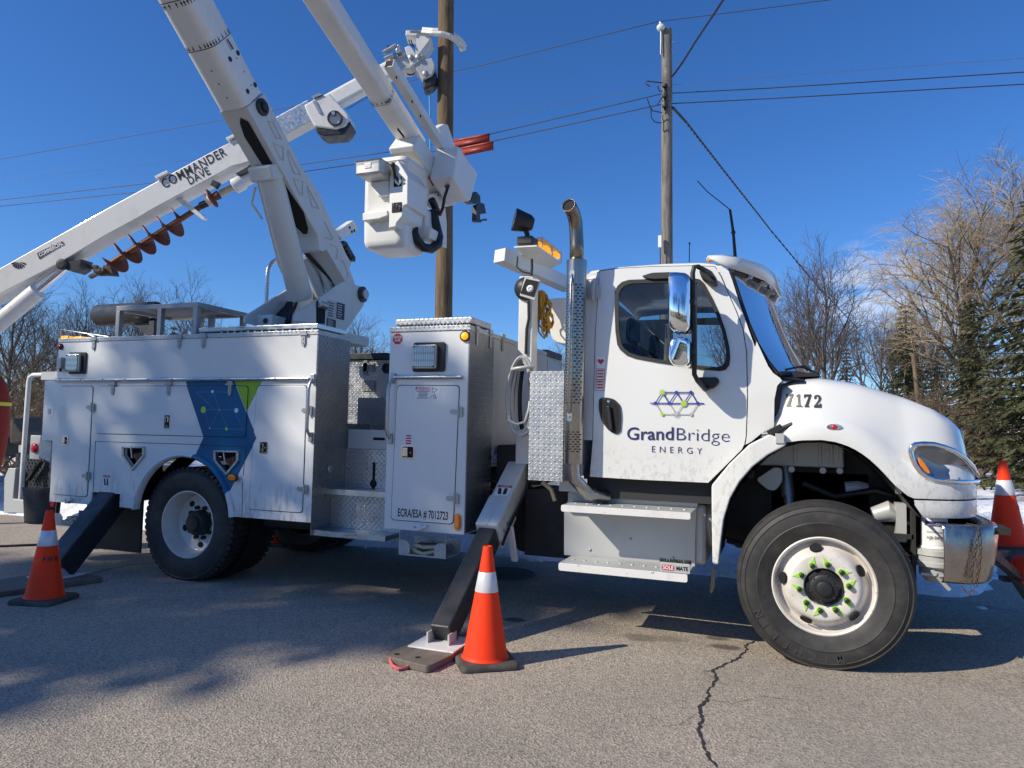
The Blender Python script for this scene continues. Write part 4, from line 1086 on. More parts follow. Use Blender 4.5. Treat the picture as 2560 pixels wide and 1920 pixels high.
def marker_round(p, r, lens, y=-0.004):
    mb = MB(); mb.lathe([(r, 0), (r, 0.012), (r * 0.78, 0.018), (r * 0.7, 0.012)], (p[0], y, p[1]), (0, -1, 0), 24); L = mb.build('marker_light', 'black_plastic', truck, smooth=50)
    mb = MB(); mb.lathe([(r * 0.74, 0.010), (r * 0.66, 0.022), (r * 0.4, 0.03), (0, 0.032)], (p[0], y, p[1]), (0, -1, 0), 20); mb.build('lens', lens, L, smooth=60)
marker_round(xz(at_y(A5(486, 1222))), 0.032, 'red_lens'); marker_round(xz(at_y(A6(1719, 1140))), 0.043, 'amber_lit')
def marker_oval(p, w, h, y=0.0):
    r = min(w, h) * 0.49; mb = MB(); mb.plate(rrect(p[0] - w / 2, p[0] + w / 2, p[1] - h / 2, p[1] + h / 2, r), y - 0.012, y - 0.0008); L = mb.build('marker_light', 'black_plastic' if w > h else 'amber_lens', truck, bevel=0.003)
    k = 0.72; mb = MB(); mb.plate(rrect(p[0] - w * k / 2, p[0] + w * k / 2, p[1] - h * k / 2, p[1] + h * k / 2, r * k), y - 0.024, y - 0.0122); mb.build('lens', 'amber_lens', L, bevel=0.006)
marker_oval(xz(at_y(B1(1862, 864))), 0.118, 0.068, -0.030)
marker_oval(xz(at_y(B2(1659, 1215))), 0.056, 0.128)
# amber beacons in a wire guard on the rear corner
mb = MB(); c = at_y(A5(545, 1155), 0.10)
for a in (A5(548, 1158), A5(655, 1163)):
    q = at_y(a, 0.08); mb.plate(rrect(q.x - 0.055, q.x + 0.055, q.z - 0.022, q.z + 0.022, 0.018), 0.02, 0.14)
bc = mb.build('beacon', 'amber_lit', truck, bevel=0.01)
mb = MB(); z0 = ZCAP - 0.02; x0, x1 = at_y(A5(492, 1150), 0.02).x, at_y(A5(700, 1150), 0.02).x
for yy in (0.0, 0.22):
    mb.tube([(x0, yy, z0), (x0, yy, z0 + 0.10), (x0 + 0.01, yy, z0 + 0.11), (x1, yy, z0 + 0.06), (x1 + 0.12, yy, z0 + 0.02)], 0.006, 6)
mb.tube([(x0, 0.0, z0 + 0.11), (x0, 0.22, z0 + 0.11)], 0.006, 6); mb.tube([(x0 + 0.11, 0.0, z0 - 0.0), (x0 + 0.11, 0.0, z0 + 0.085)], 0.006, 6)
mb.build('beacon_guard', 'steel', truck, smooth=50)

# ---- lids and roof rack on the rear body
lx0, lx1 = at_y(A5(1570, 1085)).x, XR1 - 0.012
mb = MB(); mb.box(lx0, lx1, 0.0, 0.44, 2.252, 2.292); lid = mb.build('raised_lid', 'aluminium', truck, bevel=0.004)
mb = MB()
for i in range(14):
    xx = lx0 + 0.25 + i * 0.075; mb.box(xx, xx + 0.018, 0.004, 0.43, ZCAP + 0.0005, 2.2515)
mb.build('standoff', 'aluminium', lid)
mb = MB(); mb.box(XR1 - 0.05, XR1 - 0.010, -0.002, 0.442, 2.2525, 2.2925)
tp = 2.535; rx0, rx1 = at_y(A5(912, 870)).x, at_y(A5(1560, 800)).x
mb = MB(); f0 = MB()
for yy in (0.012, 0.62): mb.box(rx0, rx1, yy, yy + 0.045, tp - 0.045, tp)
for xx in (rx0, rx1 - 0.045): mb.box(xx, xx + 0.045, 0.057, 0.62, tp - 0.045, tp)
rk = mb.build('roof_rack', 'aluminium_shade', truck, bevel=0.003)
for k, (xx, yy) in enumerate(((rx0, 0.012), (rx0 + 0.53, 0.012), (rx1 - 0.055, 0.012), (rx0 + 0.53, 0.5), (rx1 - 0.06, 0.62), (rx1 - 0.3, 0.45))):
    mb = MB(); mb.box(xx, xx + 0.048, yy, yy + 0.048, ZCAP, tp - 0.0455); mb.build('leg', 'aluminium_shade', rk, bevel=0.003)
nb = 22
for i in range(nb):
    xx = rx0 + 0.05 + (rx1 - rx0 - 0.10) * i / (nb - 1); mb = MB(); mb.box(xx - 0.008, xx + 0.008, 0.058, 0.619, tp - 0.018, tp + 0.006); mb.build('slat', 'aluminium_shade', rk)
# black trough (boom rest) behind the rack
mb = MB(); a, b = at_y(A5(742, 845), 0.55), at_y(A5(1160, 900), 0.62)
rows = [[Vector((xx, 0.75 + 0.13 * math.cos(t), 2.60 - 0.02 * (xx > -6) + 0.11 * math.sin(t))) for t in [math.radians(-30 - 12 * i) for i in range(26)]] for xx in (a.x - 0.12, a.x + 0.5, b.x)]
mb.grid(rows); mb.build('boom_rest', 'black_paint', truck, smooth=60, solid=0.012)
mb = MB(); mb.plate([(b.x + 0.06, 2.55), (b.x - 0.28, 2.50), (b.x + 0.06, 2.25)], 0.70, 0.74); mb.box(b.x - 0.0, b.x + 0.07, 0.66, 0.80, 2.0, 2.50); mb.build('boom_rest_bracket', 'black_paint', truck)

# ---- rear end: grab rail, tail lights, grating tailboard
g0 = 0.30
mb = MB(); P = [at_y(B1(165, 1035), g0), at_y(B1(192, 600), g0), at_y(B1(228, 110), g0), at_y(B1(236, 75), g0), at_y(B1(262, 56), g0), at_y(B1(370, 52), g0)]
mb.tube(P, 0.024, 12); mb.build('grab_rail', 'worn_white', truck, smooth=60)
q = at_y(B1(380, 65), g0); mb = MB(); mb.box(q.x - 0.05, -6.9, g0 - 0.04, g0 + 0.06, q.z - 0.04, q.z + 0.045); mb.build('rail_bracket', 'grey_plate', truck)
mb = MB(); q = at_y(B1(364, 650), 0.06); mb.plate(round_poly(pxz(B1, [(318, 575), (415, 578), (400, 745), (345, 715), (310, 690)], 0.06), 0.03), 0.05, 0.075); mb.build('corner_plate', 'diamond_bright', truck)
q = at_y(B1(285, 630), 0.25); mb = MB(); mb.box(q.x - 0.08, q.x + 0.07, 0.24, 0.30, q.z - 0.12, q.z + 0.13); tl = mb.build('tail_light_box', 'grey_plate', truck, bevel=0.004)
q = at_y(B1(280, 632), 0.24); mb = MB(); mb.lathe([(0.052, 0), (0.05, 0.02), (0.03, 0.03), (0, 0.032)], (q.x, 0.24, q.z), (0, -1, 0), 20); mb.build('tail_light', 'red_lens', tl, smooth=60)
q = at_y(LE(1015, 1080), -0.0); mb = MB(); mb.plate(rrect(q.x - 0.035, q.x + 0.035, q.z - 0.125, q.z + 0.12, 0.033), 0.01, 0.05); mb.build('reflector', 'red_lens', truck, bevel=0.008)
# perforated tailboard: strip lattice with drop-shaped gaps
ty = 0.45
c0, c1, c2, c3 = [at_y(B1(*p), ty) for p in ((140, 690), (410, 690), (400, 1030), (110, 1045))]
mb = MB(); nu, nv = 10, 12
bx0, bx1, bz0, bz1 = c3.x, c1.x, c2.z, c1.z
lps = [[(bx0 - 0.02, bz0), (bx1 + 0.02, bz0), (bx1 + 0.02, bz1), (bx0 - 0.02, bz1)]]
for i in range(nu):
    for j in range(nv):
        cx = bx0 + (bx1 - bx0) * (i + 0.5 + 0.5 * (j % 2) * 0.8) / (nu + 0.6); cz = bz0 + (bz1 - bz0) * (j + 0.5) / nv
        lps.append([(cx - 0.012, cz), (cx, cz - 0.021), (cx + 0.012, cz), (cx, cz + 0.021)])
fill(mb, lps, flat_y(ty), flat_y(ty + 0.02)); mb.build('grating_tailboard', 'black_paint', truck)
mb = MB(); mb.plate(pxz(B1, [(62, 870), (95, 790), (152, 790), (130, 1030), (240, 1045), (240, 1145), (58, 1140)], 0.4), 0.36, 0.42); mb.build('tailboard_bracket', 'grey_plate', truck, bevel=0.006)
mb = MB(); mb.bar(at_y(B1(325, 740), 0.40), at_y(B1(225, 885), 0.40), 0.02, 0.05, (0, 1, 0)); mb.build('tailboard_strut', 'black_paint', truck)
def hang_bracket(fn, a, y):
    q = at_y(fn(*a), y); mb = MB(); mb.box(q.x - 0.045, q.x + 0.03, y - 0.012, y - 0.001, q.z - 0.03, q.z + 0.03); mb.bar((q.x + 0.0, y - 0.03, q.z - 0.02), (q.x + 0.085, y - 0.03, q.z + 0.02), 0.03, 0.02); o = mb.build('hook_bracket', 'worn_white', truck, bevel=0.003)
    mb = MB(); mb.ball((q.x - 0.03, y - 0.013, q.z), 0.008, 8, 5); mb.build('bolt', 'zinc', o, smooth=60)
hang_bracket(B1, (545, 1045), -0.0); hang_bracket(B2, (1350, 1257), 0.0)
def rope_tray(fn, x0, x1, ztop, zbot, zfold, y, nm):
    mb = MB(); mb.box(x0, x1, y, y + 0.26, zbot, zbot + 0.012); mb.box(x0, x1, y + 0.25, y + 0.26, zbot + 0.012, zbot + 0.12)
    w = (x1 - x0) * 0.24
    mb.plate([(x0, zbot + 0.0125), (x0 + w, zbot + 0.0125), (x0 + w, zbot + 0.085), (x0 + w * 0.7, zbot + 0.115), (x0, zbot + 0.12)], y - 0.004, y + 0.002)
    mb.plate([(x1 - w, zbot + 0.0125), (x1, zbot + 0.0125), (x1, zbot + 0.12), (x1 - w * 0.7, zbot + 0.115), (x1 - w, zbot + 0.085)], y - 0.004, y + 0.002)
    o = mb.build('rope_tray', 'diamond_bright', truck)
    for xx in (x0 + 0.004, x1 - 0.004):
        mb = MB(); mb.tube([(xx, y + 0.0, zbot + 0.11), (xx, y + 0.0, ztop)], 0.004, 6); mb.build('hanger', 'steel', o)
    for k in range(2):
        mb = MB(); mb.tube([(x0 + w * 0.9, y + 0.05 + 0.05 * k, zbot + 0.05 + 0.02 * k), (x0 + w * 1.5, y + 0.02, zbot + 0.035 + 0.045 * k), ((x0 + x1) / 2, y + 0.02, zbot + 0.02 + 0.05 * k), (x1 - w * 0.8, y + 0.05, zbot + 0.05 + 0.03 * k)], 0.016, 8); mb.build('rope', 'rope_tan', o, smooth=60)
    mb = MB(); mb.box(x0 + w * 1.1, x1 - w * 1.05, y + 0.10, y + 0.16, zbot + 0.013, zbot + 0.085); mb.build('wood_block', 'pad_plank', o)
pa, pb = at_y(LE(1080, 1640), 0.02), at_y(LE(1690, 1480), 0.02)
rope_tray(None, pa.x, pb.x + 0.02, ZB + 0.01, pa.z - 0.02, 0, 0.02, 'r')
pa, pb = at_y(B2(1190, 1480), 0.02), at_y(B2(1562, 1510), 0.02)
rope_tray(None, pa.x, pb.x, ZB + 0.01, pb.z, 0, 0.02, 'f')

# ---- step bay between the compartments
sy0 = 0.03
mb = MB(); mb.box(XR1 + 0.0035, XC0 - 0.0005, sy0, 0.26, 0.515, 0.555); st = mb.build('lower_step', 'diamond_plate', truck, bevel=0.003)
mb = MB(); mb.box(XR1 + 0.004, XC0 - 0.001, sy0 - 0.006, sy0 - 0.0005, 0.514, 0.558); mb.build('step_nosing', 'aluminium', st)
mb = MB(); mb.box(XR1 + 0.0035, XC0 - 0.0005, 0.20, 0.47, 0.845, 0.885); st = mb.build('upper_step', 'diamond_plate', truck, bevel=0.003)
mb = MB(); mb.box(XR1 + 0.004, XC0 - 0.001, 0.193, 0.1995, 0.842, 0.888); mb.build('step_nosing', 'aluminium', st)
mb = MB(); mb.box(XR1 + 0.0035, XC0 - 0.0005, 0.262, 0.27, 0.556, 0.8445); mb.box(XR1 + 0.0035, XC0 - 0.0005, 0.47, 0.478, 0.886, 1.225); mb.build('step_riser', 'diamond_plate', truck)
mb = MB(); q = at_y(B2(993, 860), 0.469); mb.plate(rrect(q.x - 0.013, q.x + 0.013, q.z - 0.12, q.z + 0.13, 0.012), 0.4665, 0.4695); mb.lathe([(0.034, 0), (0.03, 0.012), (0, 0.012)], at_y(B2(990, 915), 0.469), (0, -1, 0), 18); mb.build('keyhole_slot', 'dark_void', truck)
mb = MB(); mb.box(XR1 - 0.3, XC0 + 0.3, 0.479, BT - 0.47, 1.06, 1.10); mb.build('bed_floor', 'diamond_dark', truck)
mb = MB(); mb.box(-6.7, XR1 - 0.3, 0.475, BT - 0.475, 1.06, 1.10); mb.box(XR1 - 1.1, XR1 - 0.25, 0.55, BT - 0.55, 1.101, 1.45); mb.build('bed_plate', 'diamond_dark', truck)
mb = MB(); mb.box(XR1 + 0.01, XC0 - 0.01, 0.481, 0.53, 1.226, 1.40); sill = mb.build('bay_sill', 'grey_plate', truck, bevel=0.004)
mb = MB(); q = at_y(B2(1035, 560), 0.48); mb.plate(rrect(q.x - 0.06, q.x + 0.06, q.z - 0.012, q.z + 0.012, 0.011), 0.477, 0.4805); mb.build('slot', 'dark_void', sill)
# far side compartments seen through the bay
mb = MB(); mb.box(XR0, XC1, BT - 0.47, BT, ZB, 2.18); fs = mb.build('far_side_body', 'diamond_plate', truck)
mb = MB(); mb.box(XR0 - 0.01, XC1 + 0.01, BT - 0.50, BT + 0.01, 2.19, 2.26); mb.build('far_side_lid', 'black_paint', truck, bevel=0.004)
mb = MB(); mb.box(XR1 - 0.4, XC0 + 0.2, 1.25, 1.29, 1.101, 1.72); mb.build('bay_divider', 'diamond_plate', truck)
for (px, py, w, h) in ((930, 1390, 0.05, 0.17), (955, 1530, 0.16, 0.12), (955, 1385, 0.15, 0.10)):
    q = at_y(A6(px, py), BT - 0.471); mb = MB(); mb.box(q.x - w / 2, q.x + w / 2, BT - 0.485, BT - 0.4705, q.z - h / 2, q.z + h / 2); mb.build('far_latch', 'diamond_dark', fs)
q = at_y(A6(1100, 1393), BT - 0.471); mb = MB(); mb.lathe([(0.06, 0), (0.06, 0.02), (0.04, 0.02), (0.04, 0.005), (0, 0.005)], q, (0, -1, 0), 18); mb.build('far_port', 'black_plastic', fs)
# grab handles
def grab(pts, y=-0.055):
    P = [at_y(fn(*p), yy) for fn, p, yy in pts]
    mb = MB(); mb.tube(P, 0.0135, 10); o = mb.build('grab_handle', 'steel', truck, smooth=60)
    for k in (0, -1):
        q = P[k]; mb = MB(); mb.box(q.x - 0.018, q.x + 0.018, -0.025, -0.0008, q.z - 0.04, q.z + 0.04); mb.build('handle_foot', 'zinc', o, bevel=0.003)
grab([(B2, (515, 85), -0.012), (B2, (490, 120), -0.05), (B2, (478, 170), -0.06), (B2, (466, 470), -0.06), (B2, (470, 500), -0.05), (B2, (495, 545), -0.012)])
grab([(B2, (1148, 82), -0.012), (B2, (1122, 120), -0.05), (B2, (1108, 170), -0.06), (B2, (1095, 480), -0.06), (B2, (1100, 515), -0.05), (B2, (1125, 560), -0.012)])

# ---- front compartment
mb = MB(); mb.box(XC0, XC1 - 0.004, 0.0, 0.475, ZB, ZTOP); fc = mb.build('front_compartment', 'white_paint', truck, bevel=0.006)
mb = MB(); mb.box(XC0 - 0.003, XC1 + 0.006, -0.008, 0.482, ZTOP + 0.0005, ZCAP); mb.build('top_cap', 'diamond_bright', truck, bevel=0.003)
lx0, lx1 = at_y(A6(1165, 1030), 0.02).x, at_y(A6(1770, 1000), 0.02).x
mb = MB(); mb.box(lx0, lx1, 0.012, 0.42, 2.252, 2.302); lid = mb.build('raised_lid', 'diamond_bright', truck, bevel=0.008)
for i in range(15):
    mb = MB(); xx = lx0 + 0.17 + i * 0.029; mb.box(xx, xx + 0.008, 0.016, 0.41, ZCAP + 0.0005, 2.2515); mb.build('standoff', 'aluminium', lid)
mb = MB(); mb.box(XC1 - 0.003, XC1 + 0.003, 0.0, 0.495, 0.635, ZTOP); fw_ = mb.build('tread_plate_wall', 'diamond_dark', truck)
mb = MB(); mb.box(XC1 - 0.08, XC1 - 0.004, 0.496, BT - 0.01, 1.215, ZTOP); mb.box(XC1 - 0.09, XC1 + 0.004, 0.4825, BT, ZTOP + 0.0005, ZCAP - 0.002); mb.build('front_bulkhead', 'grey_plate', truck, bevel=0.003)
for k, (px, py) in enumerate(((1805, 1090), (1910, 1118), (2008, 1150))):
    q = at_x(A6(px, py), XC1); mb = MB(); mb.box(XC1 + 0.0032, XC1 + 0.018, q.y - 0.035, q.y + 0.035, q.z - 0.006, q.z + 0.03); mb.box(XC1 + 0.0032, XC1 + 0.012, q.y - 0.015, q.y + 0.015, q.z - 0.12, q.z - 0.007); mb.build('hinge', 'zinc', fw_, bevel=0.002)
mb = MB(); q0, q1 = at_y(B2(1165, 75)), at_y(B2(1695, 82)); mb.tube([(q0.x, -0.016, q0.z), (q1.x, -0.016, q0.z)], 0.017, 12); mb.build('drip_rail', 'aluminium', truck, smooth=50)
d5 = door([(1183, 139), (1670, 141), (1622, 1232), (1133, 1196)], B2, 0.0, 0.035, 'white_paint')
hinge_side(d5, xz(at_y(B2(1668, 347)))); hinge_side(d5, xz(at_y(B2(1637, 1032)))); latch(d5, xz(at_y(B2(1268, 665))), w=0.118, h=0.105)
# stickers
def sticker(parent, fn, p, w, h, mat, y=-0.0078, name='sticker', t=0.0009):
    q = at_y(fn(*p)); mb = MB(); mb.plate(rrect(q.x - w / 2, q.x + w / 2, q.z - h / 2, q.z + h / 2, 0.004, 2), y - t, y); return mb.build(name, mat, parent), q
s_, q = sticker(d5, B2, (1423, 201), 0.222, 0.105, 'decal_white')
mb = MB(); mb.box(q.x - 0.108, q.x + 0.024, -0.0096, -0.0088, q.z + 0.024, q.z + 0.050); mb.build('red_band', 'decal_red', s_)
mb = MB(); put_text(mb, 'DANGER', 0.030, (q.x - 0.03, -0.0104, q.z + 0.0365), bold=0.0007); mb.build('lettering', 'decal_white', s_)
mb = MB(); mb.plate([(q.x - 0.100, q.z + 0.027), (q.x - 0.082, q.z + 0.027), (q.x - 0.091, q.z + 0.044)], -0.0102, -0.0097); mb.build('warning_sign', 'decal_white', s_)
mb = MB()
for i, (a, b) in enumerate(((-0.100, 0.02), (-0.08, 0.0), (-0.085, 0.005), (-0.075, -0.005), (-0.085, 0.0), (-0.098, 0.01))):
    mb.box(q.x + a, q.x + b, -0.0094, -0.0088, q.z + 0.012 - 0.0105 * i, q.z + 0.0158 - 0.0105 * i)
for a, b in (((0.035, 0.045), (0.085, 0.030)), ((0.042, 0.043), (0.042, 0.0)), ((0.085, 0.030), (0.058, 0.012)), ((0.058, 0.012), (0.068, -0.012)), ((0.068, -0.012), (0.03, -0.022)), ((0.03, -0.022), (0.027, -0.042)), ((0.05, -0.042), (0.062, -0.018)), ((0.066, -0.042), (0.072, -0.018)), ((0.079, -0.042), (0.072, -0.018))):
    mb.bar((q.x + a[0], -0.0092, q.z + a[1]), (q.x + b[0], -0.0092, q.z + b[1]), 0.0030, 0.0006, (0, 1, 0))
mb.build('print', 'decal_black', s_)
s_, q = sticker(d5, B2, (1272, 565), 0.060, 0.085, 'decal_white'); mb = MB()
for i in range(4): mb.box(q.x - 0.024, q.x + 0.024, -0.0096, -0.0089, q.z + 0.024 - i * 0.020, q.z + 0.036 - i * 0.020)
mb.build('print', 'decal_red', s_)
# rescue rope octagon
q = at_y(A6(1183, 1161)); mb = MB(); mb.plate([(q.x + 0.047 * math.cos(math.radians(22.5 + 45 * k)), q.z + 0.047 * math.sin(math.radians(22.5 + 45 * k))) for k in range(8)], -0.0015, -0.0004); s_ = mb.build('rescue_rope_sign', 'decal_red', fc)
mb = MB(); put_text(mb, 'RESCUE', 0.0235, (q.x, -0.0022, q.z + 0.013), bold=0.0006, sx=0.88); put_text(mb, 'ROPE', 0.0235, (q.x, -0.0022, q.z - 0.013), bold=0.0006, sx=0.9); mb.build('lettering', 'decal_white', s_)
mb = MB(); q = at_y(B2(1383, 1157)); q2 = at_y(B2(1200, 1143)); q3 = at_y(B2(1565, 1170)); put_text(mb, 'ECRA/ESA # 7012723', 0.088, (q.x, -0.0086, q.z), ux=(q3.x - q2.x, 0, q3.z - q2.z), bold=0.0016, sx=0.56); mb.build('lettering', 'decal_black', d5)
# small danger plates: outrigger warnings
def warn(parent, o, ux, uy, w=0.068, h=0.13):
    o, ux, uy = Vector(o), Vector(ux).normalized(), Vector(uy).normalized(); n = ux.cross(uy)
    def rect(mb, a, b, c, d, k): mb.prism([o + ux * a + uy * c + n * k, o + ux * b + uy * c + n * k, o + ux * b + uy * d + n * k, o + ux * a + uy * d + n * k], n * 0.0006)
    mb = MB(); rect(mb, -w / 2, w / 2, -h / 2, h / 2, 0.0); s_ = mb.build('sticker', 'decal_white', parent)
    mb = MB(); rect(mb, -w / 2, w / 2, h * 0.36, h / 2, 0.0008); mb.build('red_band', 'decal_red', s_)
    mb = MB(); put_text(mb, 'DANGER', h * 0.10, o + uy * h * 0.43 + n * 0.0018, ux, uy, bold=0.0002); mb.build('lettering', 'decal_white', s_)
    mb = MB()
    for a in (-0.17, 0.17):
        c = o + ux * a * w; mb.prism([c + ux * (-0.12 * w - 0.1 * w * (a < 0)) + uy * h * 0.30 + n * 0.0008, c + ux * (0.10 * w - 0.1 * w * (a < 0)) + uy * h * 0.30 + n * 0.0008, c + ux * 0.16 * w + uy * h * -0.12 + n * 0.0008, c + ux * -0.10 * w + uy * h * -0.12 + n * 0.0008], n * 0.0006)
    rect(mb, -0.4 * w, 0.4 * w, -h * 0.27, -h * 0.255, 0.0008); rect(mb, -0.4 * w, 0.3 * w, -h * 0.38, -h * 0.365, 0.0008)
    mb.build('print', 'decal_black', s_)
q = at_y(B1(840, 912)); warn(side, (q.x, -0.0012, q.z), (1, 0, 0), (0, 0, 1), 0.085, 0.155)
q = at_y(B1(400, 342)); mb = MB(); mb.plate(rrect(q.x - 0.045, q.x + 0.045, q.z - 0.048, q.z + 0.048, 0.004, 2), -0.0016, -0.0004); s_ = mb.build('sticker', 'decal_white', side)
mb = MB(); mb.box(q.x - 0.008, q.x + 0.002, -0.0026, -0.0018, q.z - 0.03, q.z + 0.025); mb.build('print', 'decal_red', s_)
mb = MB(); mb.box(q.x - 0.036, q.x - 0.028, -0.0026, -0.0018, q.z - 0.03, q.z + 0.028); mb.box(q.x - 0.022, q.x - 0.014, -0.0026, -0.0018, q.z - 0.03, q.z + 0.02); mb.build('print', 'decal_silver', s_)

# ---- outriggers
def outrigger(x, top, foot, wx, th, upper_t, sleeve_mat):
    a, b = Vector((x, *top)), Vector((x, *foot)); d = (b - a).normalized(); m_ = a.lerp(b, upper_t); w = wx
    mb = MB(); mb.bar(m_ - d * 0.25, b - d * 0.02, th, wx, (1, 0, 0)); leg = mb.build('outrigger', 'black_paint', truck, bevel=0.012)
    if sleeve_mat:
        mb = MB(); mb.bar(a, m_ - d * 0.05, 0.215, 0.17, (1, 0, 0)); mb.bar(m_ - d * 0.34, m_, 0.235, 0.185, (1, 0, 0)); mb.build('sleeve', sleeve_mat, leg, bevel=0.015)
        mb = MB(); mb.bar(m_ - d * 0.33, m_ - d * 0.005, 0.243, 0.014, (1, 0, 0)); mb.build('weld_rib', sleeve_mat, leg)
    mb = MB(); mb.box(x - 0.16, x + 0.16, b.y - 0.15, b.y + 0.17, 0.047, 0.058); mb.build('foot_plate', 'worn_white', leg, bevel=0.003)
    for s in (-1, 1):
        mb = MB(); mb.plate([(x + s * 0.075 - 0.006, 0.0585), (x + s * 0.075 + 0.006, 0.0585), (x + s * 0.075 + 0.006, 0.125), (x + s * 0.075 - 0.006, 0.125)], b.y - 0.05, b.y + 0.06); mb.build('foot_lug', 'grey_plate', leg)
    return leg, a, b, d, m_
leg, a, b, d, m_ = outrigger(-2.05, (0.75, 1.175), (-0.79, 0.085), 0.14, 0.165, 0.50, 'boom_grey')
dl = (b - a).normalized(); nl = Vector((0, dl.z, -dl.y)); nl = nl if nl.z > 0 else -nl
warn(leg, a.lerp(b, 0.30) + nl * 0.109, (1, 0, 0), -dl, 0.12, 0.17)
for k_, t_ in enumerate((0.42, 0.46)):
    mb = MB(); q = a.lerp(b, t_) + Vector((0.088, 0, 0)); mb.lathe([(0.014, 0), (0.014, 0.008), (0, 0.01)], q, (1, 0, 0), 12); mb.build('bolt', 'zinc', leg, smooth=40)
mb = MB(); mb.tube([a.lerp(b, 0.0) + Vector((0.10, 0.0, 0.04)), a.lerp(b, 0.2) + Vector((0.115, 0, -0.02)), a.lerp(b, 0.4) + Vector((0.11, 0, -0.03)), a.lerp(b, 0.5) + Vector((0.10, 0.02, -0.06))], 0.012, 8); mb.build('hydraulic_hose', 'hose_black', leg, smooth=60)
mb = MB(); q = a.lerp(b, 0.42); mb.bar(q + Vector((0.11, 0.02, -0.02)), q + Vector((0.12, 0.12, -0.30)), 0.05, 0.03); mb.build('lock_bracket', 'worn_white', leg, bevel=0.006)
leg2, a2, b2, d2_, m2 = outrigger(-6.0, (0.42, 1.05), (-0.46, 0.10), 0.215, 0.21, 0.3, None)
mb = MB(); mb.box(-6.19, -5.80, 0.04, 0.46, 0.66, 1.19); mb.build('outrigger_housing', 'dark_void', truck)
mb = MB(); mb.box(-2.24, -1.86, 0.55, 1.9, 0.98, 1.30); mb.build('outrigger_crossbeam', 'chassis', truck, bevel=0.02)

# ---- wheels
def front_wheel(x, y, s=-1, parent=truck):
    ax = (0, s, 0); c = (x, y, HUBZ)
    prof = [(0.305, 0), (0.307, 0.008), (0.298, 0.013), (0.288, 0.006), (0.283, -0.02), (0.276, -0.055), (0.266, -0.066), (0.252, -0.052), (0.238, -0.016), (0.222, 0.018), (0.205, 0.036), (0.190, 0.040), (0.122, 0.040), (0.116, 0.036), (0.114, -0.02), (0.0, -0.02)]
    mb = MB(); mb.lathe(prof, c, ax, 56); wh = mb.build('wheel', 'wheel_white', parent, smooth=35, fix=True)
    if s > 0:
        for v in wh.data.vertices: pass
    tp_ = [(0.290, -0.02), (0.297, 0.004), (0.315, 0.014), (0.35, 0.028), (0.385, 0.036), (0.392, 0.0395), (0.398, 0.036), (0.43, 0.037), (0.462, 0.030), (0.466, 0.034), (0.472, 0.028), (0.490, 0.016), (0.497, 0.018), (0.503, 0.008), (0.513, -0.012), (0.520, -0.03), (0.5225, -0.075), (0.512, -0.078), (0.512, -0.086), (0.5235, -0.089), (0.5235, -0.12), (0.512, -0.123), (0.512, -0.131), (0.5235, -0.134), (0.5235, -0.165), (0.512, -0.168), (0.512, -0.176), (0.522, -0.18), (0.518, -0.225), (0.495, -0.265), (0.43, -0.285), (0.32, -0.262), (0.29, -0.23)]
    mb = MB(); mb.lathe(tp_, c, ax, 80)
    for v in mb.v:
        if v.z < 0.10: v.y += s * 0.012 * (0.10 - v.z) / 0.10
        if v.z < 0.0: v.z = 0.0
    mb.build('tyre', 'rubber', wh, smooth=32, fix=True)
    mb = MB(); mb.lathe([(0.108, -0.015), (0.105, 0.02), (0.098, 0.03), (0.086, 0.045), (0.082, 0.075), (0.070, 0.082), (0.048, 0.082), (0.044, 0.10), (0.036, 0.104), (0, 0.104)], c, ax, 32); mb.build('hub_cap', 'black_plastic', wh, smooth=40, fix=True)
    for k in range(6):
        t = 2 * PI * k / 6 + 0.3; mb = MB(); mb.ball((x + 0.078 * math.cos(t), y + s * 0.075, HUBZ + 0.078 * math.sin(t)), 0.0085, 8, 5); mb.build('hub_bolt', 'black_plastic', wh, smooth=60)
    for k in range(10):
        t = 2 * PI * k / 10 + 0.16; px, pz = x + 0.143 * math.cos(t), HUBZ + 0.143 * math.sin(t); tdir = t + (PI if k % 2 else 0) + (0.9 if k % 2 else -0.9) + PI / 2
        mb = MB(); mb.lathe([(0.0215, 0.040), (0.0215, 0.046), (0.0, 0.046)], (px, y, pz), ax, 14)
        e = Vector((math.cos(tdir), 0, math.sin(tdir))); n_ = Vector((-e.z, 0, e.x)); o = Vector((px, y + s * 0.0405, pz))
        mb.prism([o + n_ * 0.019, o - n_ * 0.019, o + e * 0.056], (0, s * 0.0045, 0)); mb.build('nut_indicator', 'lime', wh)
        mb = MB(); mb.lathe([(0.0165, 0.0465), (0.0155, 0.070), (0.010, 0.073), (0.0, 0.073)], (px, y, pz), ax, 6); mb.build('lug_nut', 'black_plastic', wh)
    for k in range(5):
        t = 2 * PI * k / 5 + 0.50; e = Vector((math.cos(t), 0, math.sin(t))); n_ = Vector((-e.z, 0, e.x)); mb = MB()
        pts = [Vector((x, y, HUBZ)) + e * (0.2345 + 0.019 * math.cos(a)) + n_ * (0.037 * math.sin(a)) + Vector((0, s * (0.003 - 1.65 * 0.019 * math.cos(a)), 0)) for a in [2 * PI * i / 18 for i in range(18)]]
        mb.prism(pts, Vector((0, s * 0.006, 0)) + e * 0.008); mb.build('hand_hole', 'dark_void', wh)
    return wh
fwl = front_wheel(HUB_F, -0.086)
